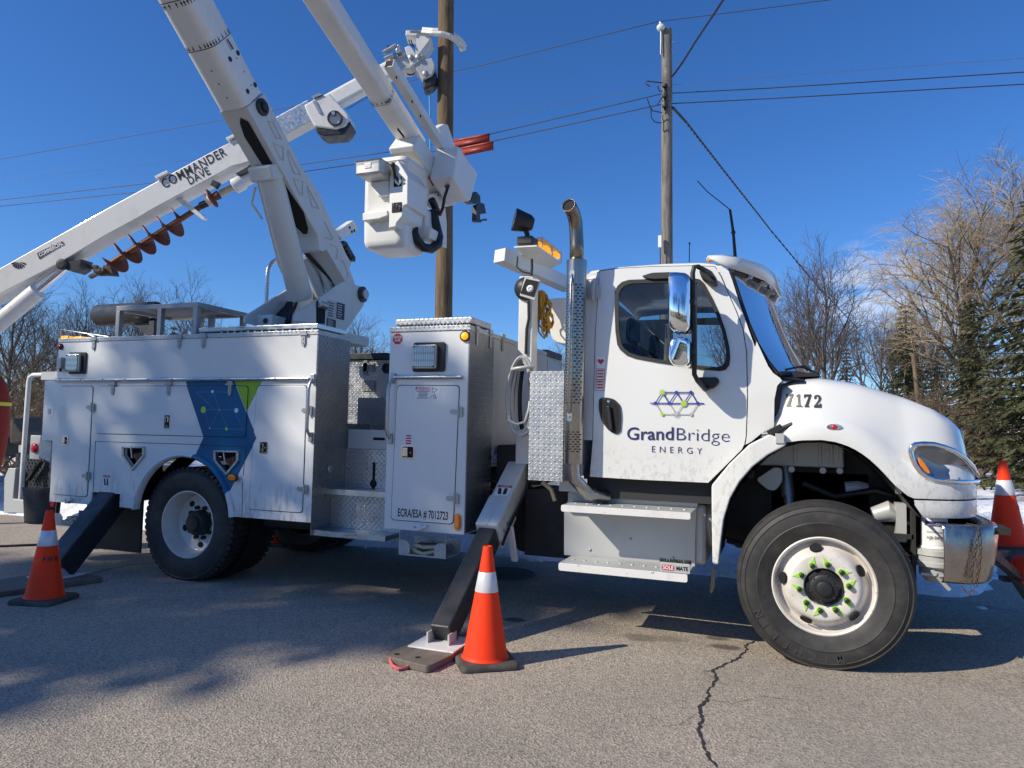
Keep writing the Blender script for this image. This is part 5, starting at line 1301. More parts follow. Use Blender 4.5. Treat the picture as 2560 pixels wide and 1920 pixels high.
# raised lettering low on the front tyre
mbl = MB()
for i, ch in enumerate('MICHELIN'):
    t = math.radians(-78 - 10.6 * i); r = 0.432; o = Vector((HUB_F + r * math.cos(t), -0.1250, HUBZ + r * math.sin(t)))
    mbl = MB(); put_text(mbl, ch, 0.066, o, (math.sin(t), 0, -math.cos(t)), (math.cos(t), 0, math.sin(t)), bold=0.001, thick=0.0012); mbl.build('raised_letter', 'tyre_text', fwl)
def rear_wheel(x, y, s=-1):
    ax = (0, s, 0); c = (x, y, HUBZ)
    mb = MB(); mb.lathe([(0.306, 0), (0.308, 0.008), (0.297, 0.012), (0.289, 0.0), (0.284, -0.03), (0.270, -0.055), (0.266, -0.12), (0.258, -0.15), (0.235, -0.165), (0.13, -0.168), (0.12, -0.165), (0.118, -0.20), (0, -0.20)], c, ax, 56); wh = mb.build('wheel', 'wheel_white', truck, smooth=35, fix=True)
    tp_ = [(0.290, -0.02), (0.297, 0.004), (0.315, 0.014), (0.35, 0.028), (0.40, 0.036), (0.44, 0.034), (0.475, 0.022), (0.482, 0.026), (0.49, 0.018), (0.502, 0.008), (0.508, -0.01), (0.510, -0.10), (0.508, -0.22), (0.49, -0.255), (0.42, -0.285), (0.30, -0.24)]
    for dy in (0.0, 0.34):
        mb = MB(); mb.lathe(tp_, (x, y - s * dy, HUBZ), ax, 80)
        for v in mb.v:
            if v.z < 0.10: v.y += s * 0.012 * (0.10 - v.z) / 0.10
            if v.z < 0.0: v.z = 0.0
        tyre = mb.build('tyre', 'rubber', wh, smooth=32, fix=True)
        mb = MB(); n = 54
        for k in range(n):
            t = 2 * PI * k / n
            if math.sin(t) < -0.96: continue
            e = Vector((math.cos(t), 0, math.sin(t))); q_ = Vector((-e.z, 0, e.x)); o = Vector((x, y - s * dy, HUBZ))
            for (h0, h1, w) in ((0.012, -0.06, 0.019), (-0.17, -0.235, 0.019), (-0.075, -0.155, 0.022)):
                r0, r1 = 0.495, 0.523
                mb.prism([o + e * r0 + q_ * w + Vector((0, s * h0, 0)), o + e * r0 - q_ * w + Vector((0, s * h0, 0)), o + e * r1 - q_ * w * 0.9 + Vector((0, s * (h0 - 0.012), 0)), o + e * r1 + q_ * w * 0.9 + Vector((0, s * (h0 - 0.012), 0))], (0, s * (h1 - h0), 0))
        mb2 = MB(); mb2.v = [Vector((v.x, v.y, max(v.z, 0.0))) for v in mb.v]; mb2.f = mb.f
        tl_ = mb2.build('tread_lugs', 'rubber', wh); tl_['kind'] = 'stuff'
    mb = MB(); mb.lathe([(0.115, -0.20), (0.112, -0.09), (0.10, -0.075), (0.07, -0.07), (0.065, -0.045), (0, -0.04)], c, ax, 28); mb.build('hub', 'chassis', wh, smooth=40, fix=True)
    for k in range(10):
        t = 2 * PI * k / 10; mb = MB(); mb.lathe([(0.018, -0.168), (0.018, -0.13), (0.01, -0.125), (0, -0.125)], (x + 0.143 * math.cos(t), y, HUBZ + 0.143 * math.sin(t)), ax, 6); mb.build('lug_nut', 'chassis', wh)
    for k in range(5):
        t = 2 * PI * k / 5 + 0.95; e = Vector((math.cos(t), 0, math.sin(t))); n_ = Vector((-e.z, 0, e.x)); mb = MB()
        mb.prism([Vector((x, y - s * 0.1645, HUBZ)) + e * (0.205 + 0.026 * math.cos(a)) + n_ * (0.032 * math.sin(a)) for a in [2 * PI * i / 16 for i in range(16)]], (0, s * 0.004, 0)); mb.build('hand_hole', 'dark_void', wh)
    return wh
rear_wheel(HUB_R, 0.087); rear_wheel(HUB_R, BT - 0.087, 1); front_wheel(HUB_F, BT + 0.05, 1)
# ================================================================ CAB
def fy(z): return 0.10 + max(0.0, z - 1.80) * 0.10
def at_cab(p, off=0.0):
    y = 0.1
    for _ in range(5):
        q = at_y(p, y + off); y = fy(q.z)
    return q
def cxz(fn, pts): return [xz(at_cab(fn(*p))) for p in pts]
def cfront(off): return lambda p: Vector((p[0], fy(p[1]) + off, p[1]))
WIN = cxz(A7, [(1022, 800), (1040, 760), (1075, 728), (1130, 712), (1300, 706), (1500, 702), (1620, 700), (1668, 710), (1698, 738), (1760, 850), (1815, 965), (1860, 1090), (1890, 1220), (1896, 1300), (1888, 1355), (1862, 1388), (1820, 1398), (1700, 1388), (1500, 1358), (1330, 1332), (1180, 1305), (1110, 1280), (1062, 1240), (1040, 1200), (1026, 1100), (1020, 950)])
DOOR = cxz(A7, [(886, 628), (852, 1100), (838, 1640)]) + cxz(B3, [(830, 570), (806, 858), (1200, 882), (1740, 906)]) + cxz(B3, [(2004, 645), (2026, 600), (2036, 545), (2046, 300)]) + cxz(A7, [(2046, 1600), (2039, 1260), (2010, 1080), (1958, 940), (1898, 805), (1838, 668), (1792, 592), (1630, 586), (1300, 592), (1040, 606)])
mb = MB(); fill(mb, [DOOR, WIN], cfront(-0.006), cfront(0.03)); cdoor = mb.build('cab_door', 'cab_paint', truck, smooth=25)
mb = MB(); fill(mb, [grow(DOOR, 0.007), grow(WIN, -0.01)], cfront(0.002), cfront(0.012)); mb.build('door_seal', 'gasket', cdoor)
WI2 = grow(WIN, -0.013)
mb = MB(); fill(mb, [grow(WIN, 0.016), WI2], cfront(-0.014), cfront(-0.0055)); mb.build('window_gasket', 'gasket', cdoor, smooth=30)
mb = MB(); fill(mb, [grow(WIN, -0.011)], cfront(0.004)); mb.build('window_glass', 'glass', cdoor)
mb = MB(); q0, q1 = at_cab(A7(1640, 700)), at_cab(A7(1640, 1372)); mb.bar((q0.x, fy(q0.z) + 0.012, q0.z), (q1.x + 0.0, fy(q1.z) + 0.012, q1.z), 0.016, 0.02, (0, 1, 0)); mb.build('window_divider', 'gasket', cdoor)
# smoked wind deflector over the window
mb = MB(); fill(mb, [round_poly(cxz(A7, [(1215, 672), (1300, 645), (1440, 640), (1560, 648), (1600, 668), (1430, 690), (1290, 694)]), 0.02)], cfront(-0.035), cfront(-0.008)); mb.build('grab_cap', 'black_plastic', cdoor, bevel=0.006)
# rest of the cab shell
def shell(pts2, name, y0=-0.0, y1=0.03):
    mb = MB(); fill(mb, [pts2], cfront(y0), cfront(y1)); return mb.build(name, 'cab_paint', truck, smooth=25)
XBACK = -1.405
RP = cxz(A7, [(880, 628), (846, 1100), (832, 1640)]) + cxz(B3, [(824, 570)])
shell(RP + [(XBACK, RP[-1][1]), (XBACK, 2.58), (XBACK + 0.03, 2.625)], 'cab_rear_corner')
AP = cxz(A7, [(1798, 592), (1850, 668), (1905, 805), (1966, 940), (2018, 1080), (2047, 1260), (2054, 1600)]) + cxz(B3, [(2054, 300), (2044, 545), (2034, 606)]) + cxz(B4, [(60, 580), (150, 505), (236, 462), (240, 250), (262, 140), (300, 100)]) + cxz(A8, [(285, 1470), (230, 1430), (190, 1375), (100, 1180)]) + cxz(A7, [(2110, 1230), (1990, 890), (1930, 700), (1900, 622), (1850, 590)])
shell(AP, 'cowl_side', -0.002)
# roof, back wall, far side, floor
RW = 2.44 - 0.10
rows = []
for xx, zt in ((XBACK, 2.60), (XBACK + 0.05, 2.655), (-1.15, 2.672), (-0.8, 2.676), (-0.55, 2.668), (-0.40, 2.645)):
    rows.append([Vector((xx, y_, zz)) for y_, zz in ((fy(2.5) + 0.004, 2.58), (0.185, zt - 0.035), (0.20, zt - 0.008), (0.23, zt), (0.35, zt + 0.014), (0.6, zt + 0.03), (1.22, zt + 0.045), (1.84, zt + 0.03), (2.1, zt + 0.014), (2.22, zt), (2.26, zt - 0.04))])
mb = MB(); mb.grid(rows); mb.grid([[Vector((-0.40, r[1], r[2])) for r in [tuple(v) for v in rows[-1]]], [Vector((-0.36, r[1], r[2] - 0.05)) for r in [tuple(v) for v in rows[-1]]]]); mb.build('roof', 'cab_paint', truck, smooth=50)
mb = MB(); mb.box(XBACK, XBACK + 0.03, 0.13, RW - 0.03, 1.10, 2.58); bw = mb.build('cab_back_wall', 'cab_paint', truck)
FW_ = [(-1.30, 1.12), (-0.24, 1.12), (-0.24, 1.95), (-0.43, 2.58), (-1.38, 2.58)]
FH = [(-1.14, 1.93), (-0.36, 1.90), (-0.53, 2.50), (-1.1, 2.53)]
mb = MB(); fill(mb, [FW_, FH], lambda p: Vector((p[0], BT - fy(p[1]), p[1])), lambda p: Vector((p[0], BT - fy(p[1]) - 0.03, p[1]))); mb.build('far_side_wall', 'cab_paint', truck)
mb = MB(); mb.box(-1.37, -0.25, 0.14, RW - 0.05, 1.08, 1.14); mb.box(-1.36, -0.42, 0.20, RW - 0.1, 0.94, 1.079); mb.box(-0.26, -0.18, 0.13, RW - 0.04, 1.14, 1.80); mb.build('cab_floor', 'seat', truck)
for y_ in (0.42, 1.45):
    mb = MB(); mb.box(-1.05, -0.55, y_, y_ + 0.5, 1.40, 1.56); mb.box(-1.18, -1.03, y_, y_ + 0.5, 1.45, 2.12); mb.box(-1.16, -1.08, y_ + 0.12, y_ + 0.38, 2.14, 2.34); mb.build('seat', 'seat', truck, bevel=0.05, seg=3)
mb = MB(); mb.lathe([(0.20, 0.016), (0.212, 0.0), (0.20, -0.016), (0.188, 0.0), (0.20, 0.016)], (-0.42, 0.66, 1.78), (0.55, 0, 0.83), 28); mb.build('steering_wheel', 'black_plastic', truck, smooth=60)
mb = MB(); mb.box(-0.33, 0.0, 0.16, RW - 0.06, 1.55, 1.83); mb.build('dashboard', 'black_plastic', truck, bevel=0.04)
# windshield
side_w = [at_y(A7(1925, 640), 0.21), at_y(A7(1962, 750), 0.20), at_y(A7(2005, 880), 0.19), at_y(A7(2060, 1040), 0.18), at_y(A7(2130, 1200), 0.17), at_y(A8(190, 1340), 0.17), at_y(A8(270, 1440), 0.17)]
def arcx(y): return 0.26 * (1 - ((y - 1.22) / 1.05) ** 2)
rows = []
for s_ in side_w:
    b0 = arcx(s_.y); rows.append([Vector((s_.x + (arcx(y_) - b0) * 0.95, y_, s_.z + 0.012 * k)) for k, y_ in enumerate((s_.y, 0.30, 0.45, 0.7, 0.95, 1.22, 1.5, 1.75, 2.0, 2.15, 2.44 - s_.y))])
mb = MB(); mb.grid(rows); ws = mb.build('windshield', 'glass', truck, smooth=60)
mb = MB(); mb.tube([r + Vector((-0.004, -0.004, 0)) for r in side_w], 0.016, 8); mb.tube(rows[-1], 0.02, 8); mb.tube(rows[0], 0.02, 8); mb.tube([r[-1] for r in rows], 0.016, 8); mb.build('windshield_gasket', 'gasket', ws, smooth=60)
mb = MB(); mb.plate(pxz(A8, [(200, 1375), (290, 1470), (390, 1470), (600, 1460), (560, 1435), (400, 1430), (290, 1420)], 0.4), 0.33, 0.60); mb.grid([[r + Vector((0.0, 0, -0.015)) for r in rows[-1]], [r + Vector((0.16, 0, -0.05)) for r in rows[-1]]]); mb.build('wiper_cowl', 'black_plastic', truck)
mb = MB(); mb.tube([at_y(A8(590, 1440), 0.62), at_y(A8(500, 1395), 0.5), at_y(A8(440, 1380), 0.42), at_y(A8(270, 1415), 0.30)], 0.008, 6); mb.tube([at_y(A8(560, 1430), 0.62), at_y(A8(520, 1400), 0.55), at_y(A8(480, 1372), 0.5), at_y(A8(390, 1385), 0.4)], 0.006, 6); mb.build('wiper', 'black_plastic', truck, smooth=60)
# sun visor with louvres
out_ = [(-0.48, 0.17, 2.674), (-0.36, 0.235, 2.684), (-0.27, 0.31, 2.690), (-0.14, 0.55, 2.693), (-0.07, 0.85, 2.693), (-0.03, 1.22, 2.693), (-0.07, 1.6, 2.693), (-0.14, 1.9, 2.693), (-0.27, 2.13, 2.69), (-0.48, 2.27, 2.674)]
inn = [(-0.50, 0.19, 2.672), (-0.47, 0.27, 2.700), (-0.44, 0.35, 2.715), (-0.38, 0.58, 2.73), (-0.35, 0.86, 2.735), (-0.34, 1.22, 2.737), (-0.35, 1.58, 2.735), (-0.38, 1.86, 2.73), (-0.44, 2.1, 2.715), (-0.50, 2.25, 2.672)]
lip = [(x_ + 0.015, y_ + (0.0), z_ - (0.05 if 0 < i < 9 else 0.01) - 0.07 * math.sin(PI * i / 9)) for i, (x_, y_, z_) in enumerate(out_)]
V = lambda L_: [Vector(p) for p in L_]
mid = [a_.lerp(b_, 0.55) + Vector((0, 0, 0.018)) for a_, b_ in zip(V(inn), V(out_))]
mb = MB(); mb.grid([V(inn), mid, V(out_), V(lip)]); vis = mb.build('sun_visor', 'cab_paint', truck, smooth=45, solid=0.014)
for i in range(1, 8):
    a_, b_ = V(lip)[i].lerp(V(lip)[i + 1], 0.5), V(inn)[i].lerp(V(inn)[i + 1], 0.5)
    mb = MB(); mb.bar(a_ + Vector((-0.01, 0, 0.0)), b_ + Vector((0.05, 0, -0.10)), 0.022, 0.035); mb.build('visor_rib', 'cab_paint', vis)
mb = MB(); mb.ball(at_y(A7(1752, 538), 0.2), 0.018, 10, 6, (1.4, 1, 1)); mb.build('clearance_light', 'amber_lens', truck, smooth=60)
# mirrors
MY = -0.16
mb = MB(); mb.tube([at_y(A7(1790, 690), 0.14), at_y(A7(1755, 640), 0.0), at_y(A7(1660, 590), MY), at_y(A7(1630, 590), MY), at_y(A7(1617, 640), MY), at_y(A7(1624, 900), MY), at_y(A7(1628, 1250), MY), at_y(A7(1630, 1440), MY), at_y(A7(1655, 1490), MY + 0.03), at_y(A7(1715, 1560), 0.0), at_y(A7(1745, 1520), 0.09)], 0.0165, 12); arm = mb.build('mirror_arm', 'black_plastic', truck, smooth=60)
for pts, y_ in (([(1668, 625), (1700, 608), (1765, 640), (1810, 700), (1805, 735), (1765, 730), (1690, 690)], 0.10), ([(1650, 1465), (1815, 1465), (1828, 1500), (1790, 1545), (1745, 1560), (1715, 1570), (1660, 1500)], 0.06)):
    mb = MB(); mb.plate(round_poly(pxz(A7, pts, y_), 0.02), y_ - 0.03, y_ + 0.08); mb.build('mirror_bracket', 'black_plastic', arm, bevel=0.012)
def mirror(pts, y0, y1, mat):
    q = round_poly(pxz(A7, pts, (y0 + y1) / 2), 0.05, 5); c = Vector((sum(a[0] for a in q) / len(q), (y0 + y1) / 2, sum(a[1] for a in q) / len(q)))
    rows = []
    for k, s_ in ((y0, 0.80), (y0 + 0.015, 0.93), (y0 + 0.05, 1.0), (y1 - 0.03, 1.0), (y1, 0.9)):
        rows.append([Vector((c.x + (a[0] - c.x) * s_, k, c.z + (a[1] - c.z) * s_)) for a in q])
    mb = MB(); mb.grid(rows, True); n = len(q); mb.f.append(list(range(n))); mb.f.append([4 * n + i for i in range(n - 1, -1, -1)])
    return mb.build('mirror_head', mat, arm, smooth=50, fix=True)
mirror([(1440, 655), (1480, 646), (1580, 655), (1606, 700), (1606, 1085), (1575, 1125), (1480, 1120), (1438, 1080), (1434, 850)], MY - 0.12, MY + 0.10, 'chrome')
mirror([(1445, 1165), (1500, 1150), (1570, 1152), (1608, 1190), (1606, 1360), (1560, 1392), (1480, 1385), (1435, 1330), (1432, 1240)], MY - 0.10, MY + 0.08, 'chrome')
for p in ((1610, 870), (1612, 1255)):
    q = at_y(A7(*p), MY - 0.01); mb = MB(); mb.lathe([(0.028, -0.03), (0.03, 0.0), (0.022, 0.03), (0, 0.032)], q, (0, -1, 0), 16); mb.bar(q, q - Vector((0.05, 0, 0)), 0.03, 0.04); mb.build('mirror_clamp', 'black_plastic', arm, smooth=40)
# door handle
mb = MB(); hp = round_poly(cxz(B3, [(880, 240), (930, 232), (1000, 245), (1045, 290), (1056, 380), (1050, 500), (1020, 525), (960, 500), (900, 420), (878, 330)]), 0.03, 4); fill(mb, [hp], cfront(-0.016), cfront(-0.0065)); dh = mb.build('door_handle', 'black_plastic', cdoor, bevel=0.005)
mb = MB(); hp2 = [(a[0], a[1]) for a in grow(hp, -0.018)]; fill(mb, [[p for p in hp2 if p[1] < hp2[0][1] + 0.2]], cfront(-0.0172), cfront(-0.0162)); mb.build('handle_recess', 'dark_void', dh)
q0, q1 = at_cab(B3(957, 300)), at_cab(B3(980, 490)); mb = MB(); mb.bar((q0.x, fy(q0.z) - 0.034, q0.z), (q1.x, fy(q1.z) - 0.034, q1.z), 0.026, 0.018, (0, 1, 0)); mb.build('pull', 'black_plastic', dh, bevel=0.006)
mb = MB(); q = at_cab(B3(958, 265)); mb.lathe([(0.011, 0), (0.010, 0.004), (0, 0.005)], (q.x, fy(q.z) - 0.0165, q.z), (0, -1, 0), 14); mb.build('key_lock', 'chrome', dh, smooth=50)
# door lettering and bridge emblem
DY = 0.10 - 0.0068
def dpt(x_, y_, off=0.0): q = at_y(B3(x_, y_), 0.095); return Vector((q.x, DY - off, q.z))
mb = MB(); a_, b_, e_ = dpt(1098, 520), dpt(1470, 520), dpt(1910, 535)
uxd = (b_ - a_); gx = (b_.x - a_.x)
fit_text(mb, 'Grand', 0.128, dpt(1098, 566), dpt(1466, 566).x - dpt(1098, 566).x, ux=uxd, bold=0.0013); mb.build('lettering', 'decal_navy', cdoor)
mb = MB(); fit_text(mb, 'Bridge', 0.128, dpt(1490, 570), dpt(1910, 575).x - dpt(1490, 570).x, ux=(e_ - b_), bold=-0.0019); mb.build('lettering', 'decal_navy', cdoor)
mb = MB(); fit_text(mb, 'ENERGY', 0.063, dpt(1295, 664), dpt(1692, 670).x - dpt(1295, 664).x, ux=(e_ - b_), bold=-0.0004, space=1.75); mb.build('lettering', 'decal_navy', cdoor)
N = {k: dpt(*v) for k, v in dict(a=(1377, 193), b=(1489, 193), c=(1604, 193), d=(1323, 278), e=(1432, 279), f=(1546, 280), g=(1657, 279), l=(1280, 278), r=(1706, 280), h=(1377, 365), i=(1488, 366), j=(1604, 367)).items()}
mb = MB()
for s_, t_ in ('ab', 'bc', 'da', 'ae', 'eb', 'bf', 'fc', 'cg', 'ld', 'de', 'ef', 'fg', 'gr'): mb.bar(N[s_], N[t_], 0.0075, 0.0010, (0, 1, 0))
for k in 'bcdeg': mb.lathe([(0.0125, 0), (0.0125, 0.0012), (0, 0.0012)], N[k], (0, -1, 0), 18)
mb.build('emblem', 'decal_blue', cdoor)
mb = MB()
for s_, t_ in ('dh', 'hi', 'ij', 'gj', 'ei', 'if'): mb.bar(N[s_] + Vector((0, 0.0004, 0)), N[t_] + Vector((0, 0.0004, 0)), 0.006, 0.0008, (0, 1, 0))
for k in 'ij': mb.lathe([(0.0125, 0), (0.0125, 0.0012), (0, 0.0012)], N[k], (0, -1, 0), 18)
for k, R0 in (('i', 0.022), ('a', 0.022), ('f', 0.024)): mb.lathe([(R0, 0), (R0, 0.001), (R0 - 0.003, 0.001), (R0 - 0.003, 0)], N[k], (0, -1, 0), 24)
mb.build('emblem', 'decal_silver', cdoor)
for k, R0 in (('a', 0.016), ('f', 0.019), ('h', 0.0125)):
    mb = MB(); mb.lathe([(R0, 0), (R0, 0.0018), (0, 0.0018)], N[k], (0, -1, 0), 20); mb.build('emblem_dot', 'decal_lime', cdoor)
# red framed sticker column with a heart at the rear edge of the door
q0, q1 = at_cab(A7(862, 1300)), at_cab(A7(930, 1570))
def srect(mb, x0, x1, z0, z1, off): fill(mb, [[(x0, z0), (x1, z0), (x1, z1), (x0, z1)]], cfront(off), cfront(off + 0.0007))
X0, X1, Z1, Z0 = q0.x, q0.x + 0.062, q0.z, q1.z
mb = MB(); srect(mb, X0, X1, Z0, Z1, -0.0074); s_ = mb.build('sticker', 'decal_white', cdoor)
mb = MB()
zs = [Z1 - (Z1 - Z0) * k for k in (0.0, 0.36, 0.68, 1.0)]
for k in range(1, 3):
    for (a0, a1, c0_, c1_) in ((X0, X1, zs[k] - 0.003, zs[k]), (X0, X1, zs[k + 1], zs[k + 1] + 0.003), (X0, X0 + 0.003, zs[k + 1], zs[k]), (X1 - 0.003, X1, zs[k + 1], zs[k])): srect(mb, a0, a1, c0_, c1_, -0.0083)
    for i in range(3): srect(mb, X0 + 0.010, X1 - 0.010, zs[k] - 0.020 - 0.022 * i, zs[k] - 0.010 - 0.022 * i, -0.0083)
hc = ((X0 + X1) / 2, (zs[0] + zs[1]) / 2 + 0.008); fill(mb, [[(hc[0] + 0.0015 * 16 * math.sin(t) ** 3, hc[1] + 0.0015 * (13 * math.cos(t) - 5 * math.cos(2 * t) - 2 * math.cos(3 * t) - math.cos(4 * t))) for t in [2 * PI * i / 28 for i in range(28)]]], cfront(-0.0083), cfront(-0.0076)); mb.build('print', 'decal_red', s_)
mb = MB(); put_text(mb, 'AED', 0.02, (hc[0], fy(hc[1]) - 0.0086, hc[1] - 0.043)); mb.build('lettering', 'decal_black', s_)

# ---- hood and fenders
HOODTOP = [(-0.03, 1.795), (0.10, 1.828), (0.245, 1.838), (0.49, 1.800), (0.79, 1.722), (1.0, 1.650), (1.13, 1.590), (1.22, 1.545), (1.3, 1.52)]
def htop(x_):
    for (a0, b0), (a1, b1) in zip(HOODTOP[:-1], HOODTOP[1:]):
        if x_ <= a1: return b0 + (b1 - b0) * max(0, (x_ - a0) / (a1 - a0))
    return HOODTOP[-1][1]
PLAN = [(-0.045, 0.095), (0.02, 0.045), (0.12, 0.012), (0.24, 0.0), (0.36, 0.0), (0.48, 0.003), (0.60, 0.012), (0.70, 0.024), (0.80, 0.042), (0.90, 0.068), (0.99, 0.105), (1.06, 0.155), (1.115, 0.225), (1.155, 0.31), (1.185, 0.42), (1.21, 0.58), (1.225, 0.8), (1.23, 1.22)]
def plan_y(x_):
    for (a0, b0), (a1, b1) in zip(PLAN[:-1], PLAN[1:]):
        if x_ <= a1: return b0 + (b1 - b0) * max(0, min(1, (x_ - a0) / (a1 - a0)))
    return 1.0
ARC = [(-0.060, 1.345), (0.02, 1.387), (0.12, 1.404), (0.24, 1.410), (0.33, 1.398), (0.42, 1.365), (0.50, 1.312), (0.58, 1.235), (0.66, 1.138), (0.75, 1.062)]
def arc_z(x_):
    for (a0, b0), (a1, b1) in zip(ARC[:-1], ARC[1:]):
        if x_ <= a1: return b0 + (b1 - b0) * max(0, (x_ - a0) / (a1 - a0))
    return 1.062
fine = []
for (a0, b0), (a1, b1) in zip(PLAN[:-1], PLAN[1:]):
    for k in range(3): fine.append((a0 + (a1 - a0) * k / 3, b0 + (b1 - b0) * k / 3))
fine.append(PLAN[-1])
for _ in range(3): fine = [fine[0]] + [((fine[i - 1][0] + 2 * fine[i][0] + fine[i + 1][0]) / 4, (fine[i - 1][1] + 2 * fine[i][1] + fine[i + 1][1]) / 4) for i in range(1, len(fine) - 1)] + [fine[-1]]
def hood_rows():
    rings = [[] for _ in range(12)]
    n = len(fine)
    for i, (x_, y_) in enumerate(fine):
        a_, b_ = fine[max(0, i - 1)], fine[min(n - 1, i + 1)]; t_ = Vector((b_[0] - a_[0], b_[1] - a_[1])).normalized(); nin = Vector((-t_.y, t_.x)) if x_ > 0.35 else Vector((0.0, 1.0))
        zb = max(arc_z(x_), 1.06); zt = htop(x_); H_ = zt - zb
        prof_ = [(0.03, 0.0), (0.0, 0.0), (-0.004, 0.025), (-0.002, 0.15 * H_ + 0.01), (0.010, 0.26 * H_ + 0.005), (0.040, 0.36 * H_), (0.082, 0.46 * H_), (0.112, 0.66 * H_), (0.150, 0.84 * H_), (0.215, 0.945 * H_), (0.34, 0.993 * H_)]
        fade = max(0.35, 1 - max(0, x_ - 0.75) * 1.1)
        for k, (o_, h_) in enumerate(prof_):
            rings[k].append(Vector((x_ + nin.x * o_ * fade, min(y_ + nin.y * o_ * fade, 1.22), zb + h_)))
        c_ = rings[10][-1]; rings[11].append(Vector((min(c_.x, 1.10), 1.22, htop(min(c_.x, 1.10)) + 0.035)))
    return rings
rings = hood_rows()
mb = MB(); mb.grid(rings); mb.grid([[Vector((v.x, 2.44 - v.y, v.z)) for v in r] for r in rings[::-1]])
hood = mb.build('hood', 'cab_paint', truck, smooth=55, fix=True)
# front bumper valance (white), behind the wheel opening
VP = [(x_, y_) for x_, y_ in fine if x_ > 0.75]
rows = []
for o_, z_ in ((0.02, 1.050), (0.0, 1.052), (-0.002, 1.02), (0.0, 0.97), (0.012, 0.945), (0.05, 0.940)):
    rows.append([Vector((max(x_, 0.75 + (1.052 - z_) * 0.62), y_ + o_, z_)) for x_, y_ in VP])
mb = MB(); mb.grid(rows); mb.grid([[Vector((v.x, 2.44 - v.y, v.z)) for v in r] for r in rows[::-1]]); mb.build('front_valance', 'cab_paint', truck, smooth=45)
mb = MB(); mb.box(1.10, 1.16, 0.62, 1.82, 1.0, 1.50); mb.build('grille', 'chrome_bumper', truck, bevel=0.01)
# fender flare around the front wheel and the skirt behind it
FL = cxz(B3, [(1745, 915)])
fl = []
FO = [(-0.448, 1.085), (-0.30, 1.245), (-0.18, 1.342), (-0.05, 1.400), (0.02, 1.418)]
FI = [(-0.405, 0.80), (-0.375, 0.93), (-0.30, 1.075), (-0.20, 1.205), (-0.085, 1.302), (0.02, 1.365), (0.02, 1.385)]
sk = [(-0.447, 1.083), (-0.444, 0.80), (-0.438, 0.560), (-0.398, 0.555), (-0.384, 0.70), (-0.365, 0.86), (-0.325, 1.0), (-0.265, 1.115), (-0.18, 1.222), (-0.085, 1.302), (0.0, 1.352), (0.026, 1.366), (0.026, 1.395), (-0.03, 1.420), (-0.075, 1.44), (-0.20, 1.37), (-0.33, 1.235)]
def sky_(p): return 0.02 + 0.03 * max(0, (-0.2 - p[0]) / 0.25)
mb = MB(); fill(mb, [sk], lambda p: Vector((p[0], sky_(p) - 0.02, p[1])), lambda p: Vector((p[0], sky_(p) + 0.05, p[1]))); mb.build('fender_skirt', 'cab_paint', truck, bevel=0.012, seg=3)
mb = MB(); q = [at_y(B3(*p), -0.01) for p in ((1775, 1560), (1815, 1560), (1800, 1640))] ; q2 = [at_y(B7(*p), -0.01) for p in ((1800, 90), (1790, 230), (1765, 283), (1752, 265), (1770, 90))]
mb.plate(round_poly([xz(v) for v in q2], 0.008), -0.012, 0.006); mb.build('skirt_tip', 'rubber', truck)
mb = MB()
rows = [[Vector((x_, yy, z_ - 0.004)) for x_, z_ in [(-0.40, 0.6), (-0.37, 0.85), (-0.30, 1.02), (-0.2, 1.17), (-0.085, 1.29), (0.02, 1.36), (0.12, 1.39), (0.24, 1.397), (0.36, 1.375), (0.48, 1.315), (0.60, 1.20), (0.70, 1.08), (0.80, 0.95)]] for yy in (0.035, 0.62)]
mb.grid(rows); mb.build('wheel_liner', 'black_plastic', truck, smooth=60)
q0, q1 = at_y(B4(300, 600), 0.5), at_y(B4(790, 792), 0.5)
mb = MB(); mb.box(q0.x - 0.25, q1.x, 0.50, 0.52, q1.z, 1.42); ip = mb.build('inner_panel', 'grey_plate', truck, bevel=0.01)
for fx in (0.22, 0.62, 0.80, 0.95):
    mb = MB(); xx = q0.x + (q1.x - q0.x) * fx; mb.box(xx - 0.012, xx + 0.012, 0.488, 0.4995, q1.z + 0.02, 1.40); mb.build('panel_rib', 'grey_plate', ip, bevel=0.004)
for p in ((375, 800), (622, 810), (755, 812)):
    q = at_y(B4(*p), 0.52); mb = MB(); mb.lathe([(0.022, 0), (0.022, 0.02), (0.012, 0.02), (0, 0.02)], q, (0, -1, 0), 12); mb.build('panel_bolt', 'zinc', ip, smooth=40)
mb = MB(); mb.plate(round_poly(pxz(B4, [(90, 880), (240, 780), (300, 790), (305, 900), (250, 970), (190, 965)], 0.42), 0.03), 0.42, 0.44); mb.build('spring_hanger', 'grey_plate', truck, bevel=0.006)
mb = MB(); mb.box(-0.40, 0.75, 0.60, 0.64, 0.75, 1.40); mb.build('frame_shield', 'chassis', truck)
mb = MB(); q = at_y(B4(1225, 935), 0.08); mb.plate(rrect(q.x - 0.02, q.x + 0.018, q.z - 0.05, q.z + 0.05, 0.012), 0.10, 0.12); mb.build('splash_bracket', 'steel', truck)
# hood latch
P = [at_y(B4(*p), plan_y(-0.03) - 0.03) for p in ((110, 590), (190, 520), (300, 475), (385, 445))]
mb = MB(); mb.bar(P[0], P[3], 0.024, 0.020, (0, 1, 0)); mb.bar(P[1], P[2] + Vector((0, 0, 0.01)), 0.045, 0.03, (0, 1, 0)); mb.tube([P[2], P[3]], [0.014, 0.018], 8); hl_ = mb.build('hood_latch', 'black_plastic', truck, bevel=0.004)
mb = MB(); q = at_y(B4(280, 560), -0.004); mb.box(q.x - 0.025, q.x + 0.03, -0.012, 0.04, q.z - 0.03, q.z + 0.035); mb.build('latch_catch', 'grey_plate', hl_, bevel=0.004)
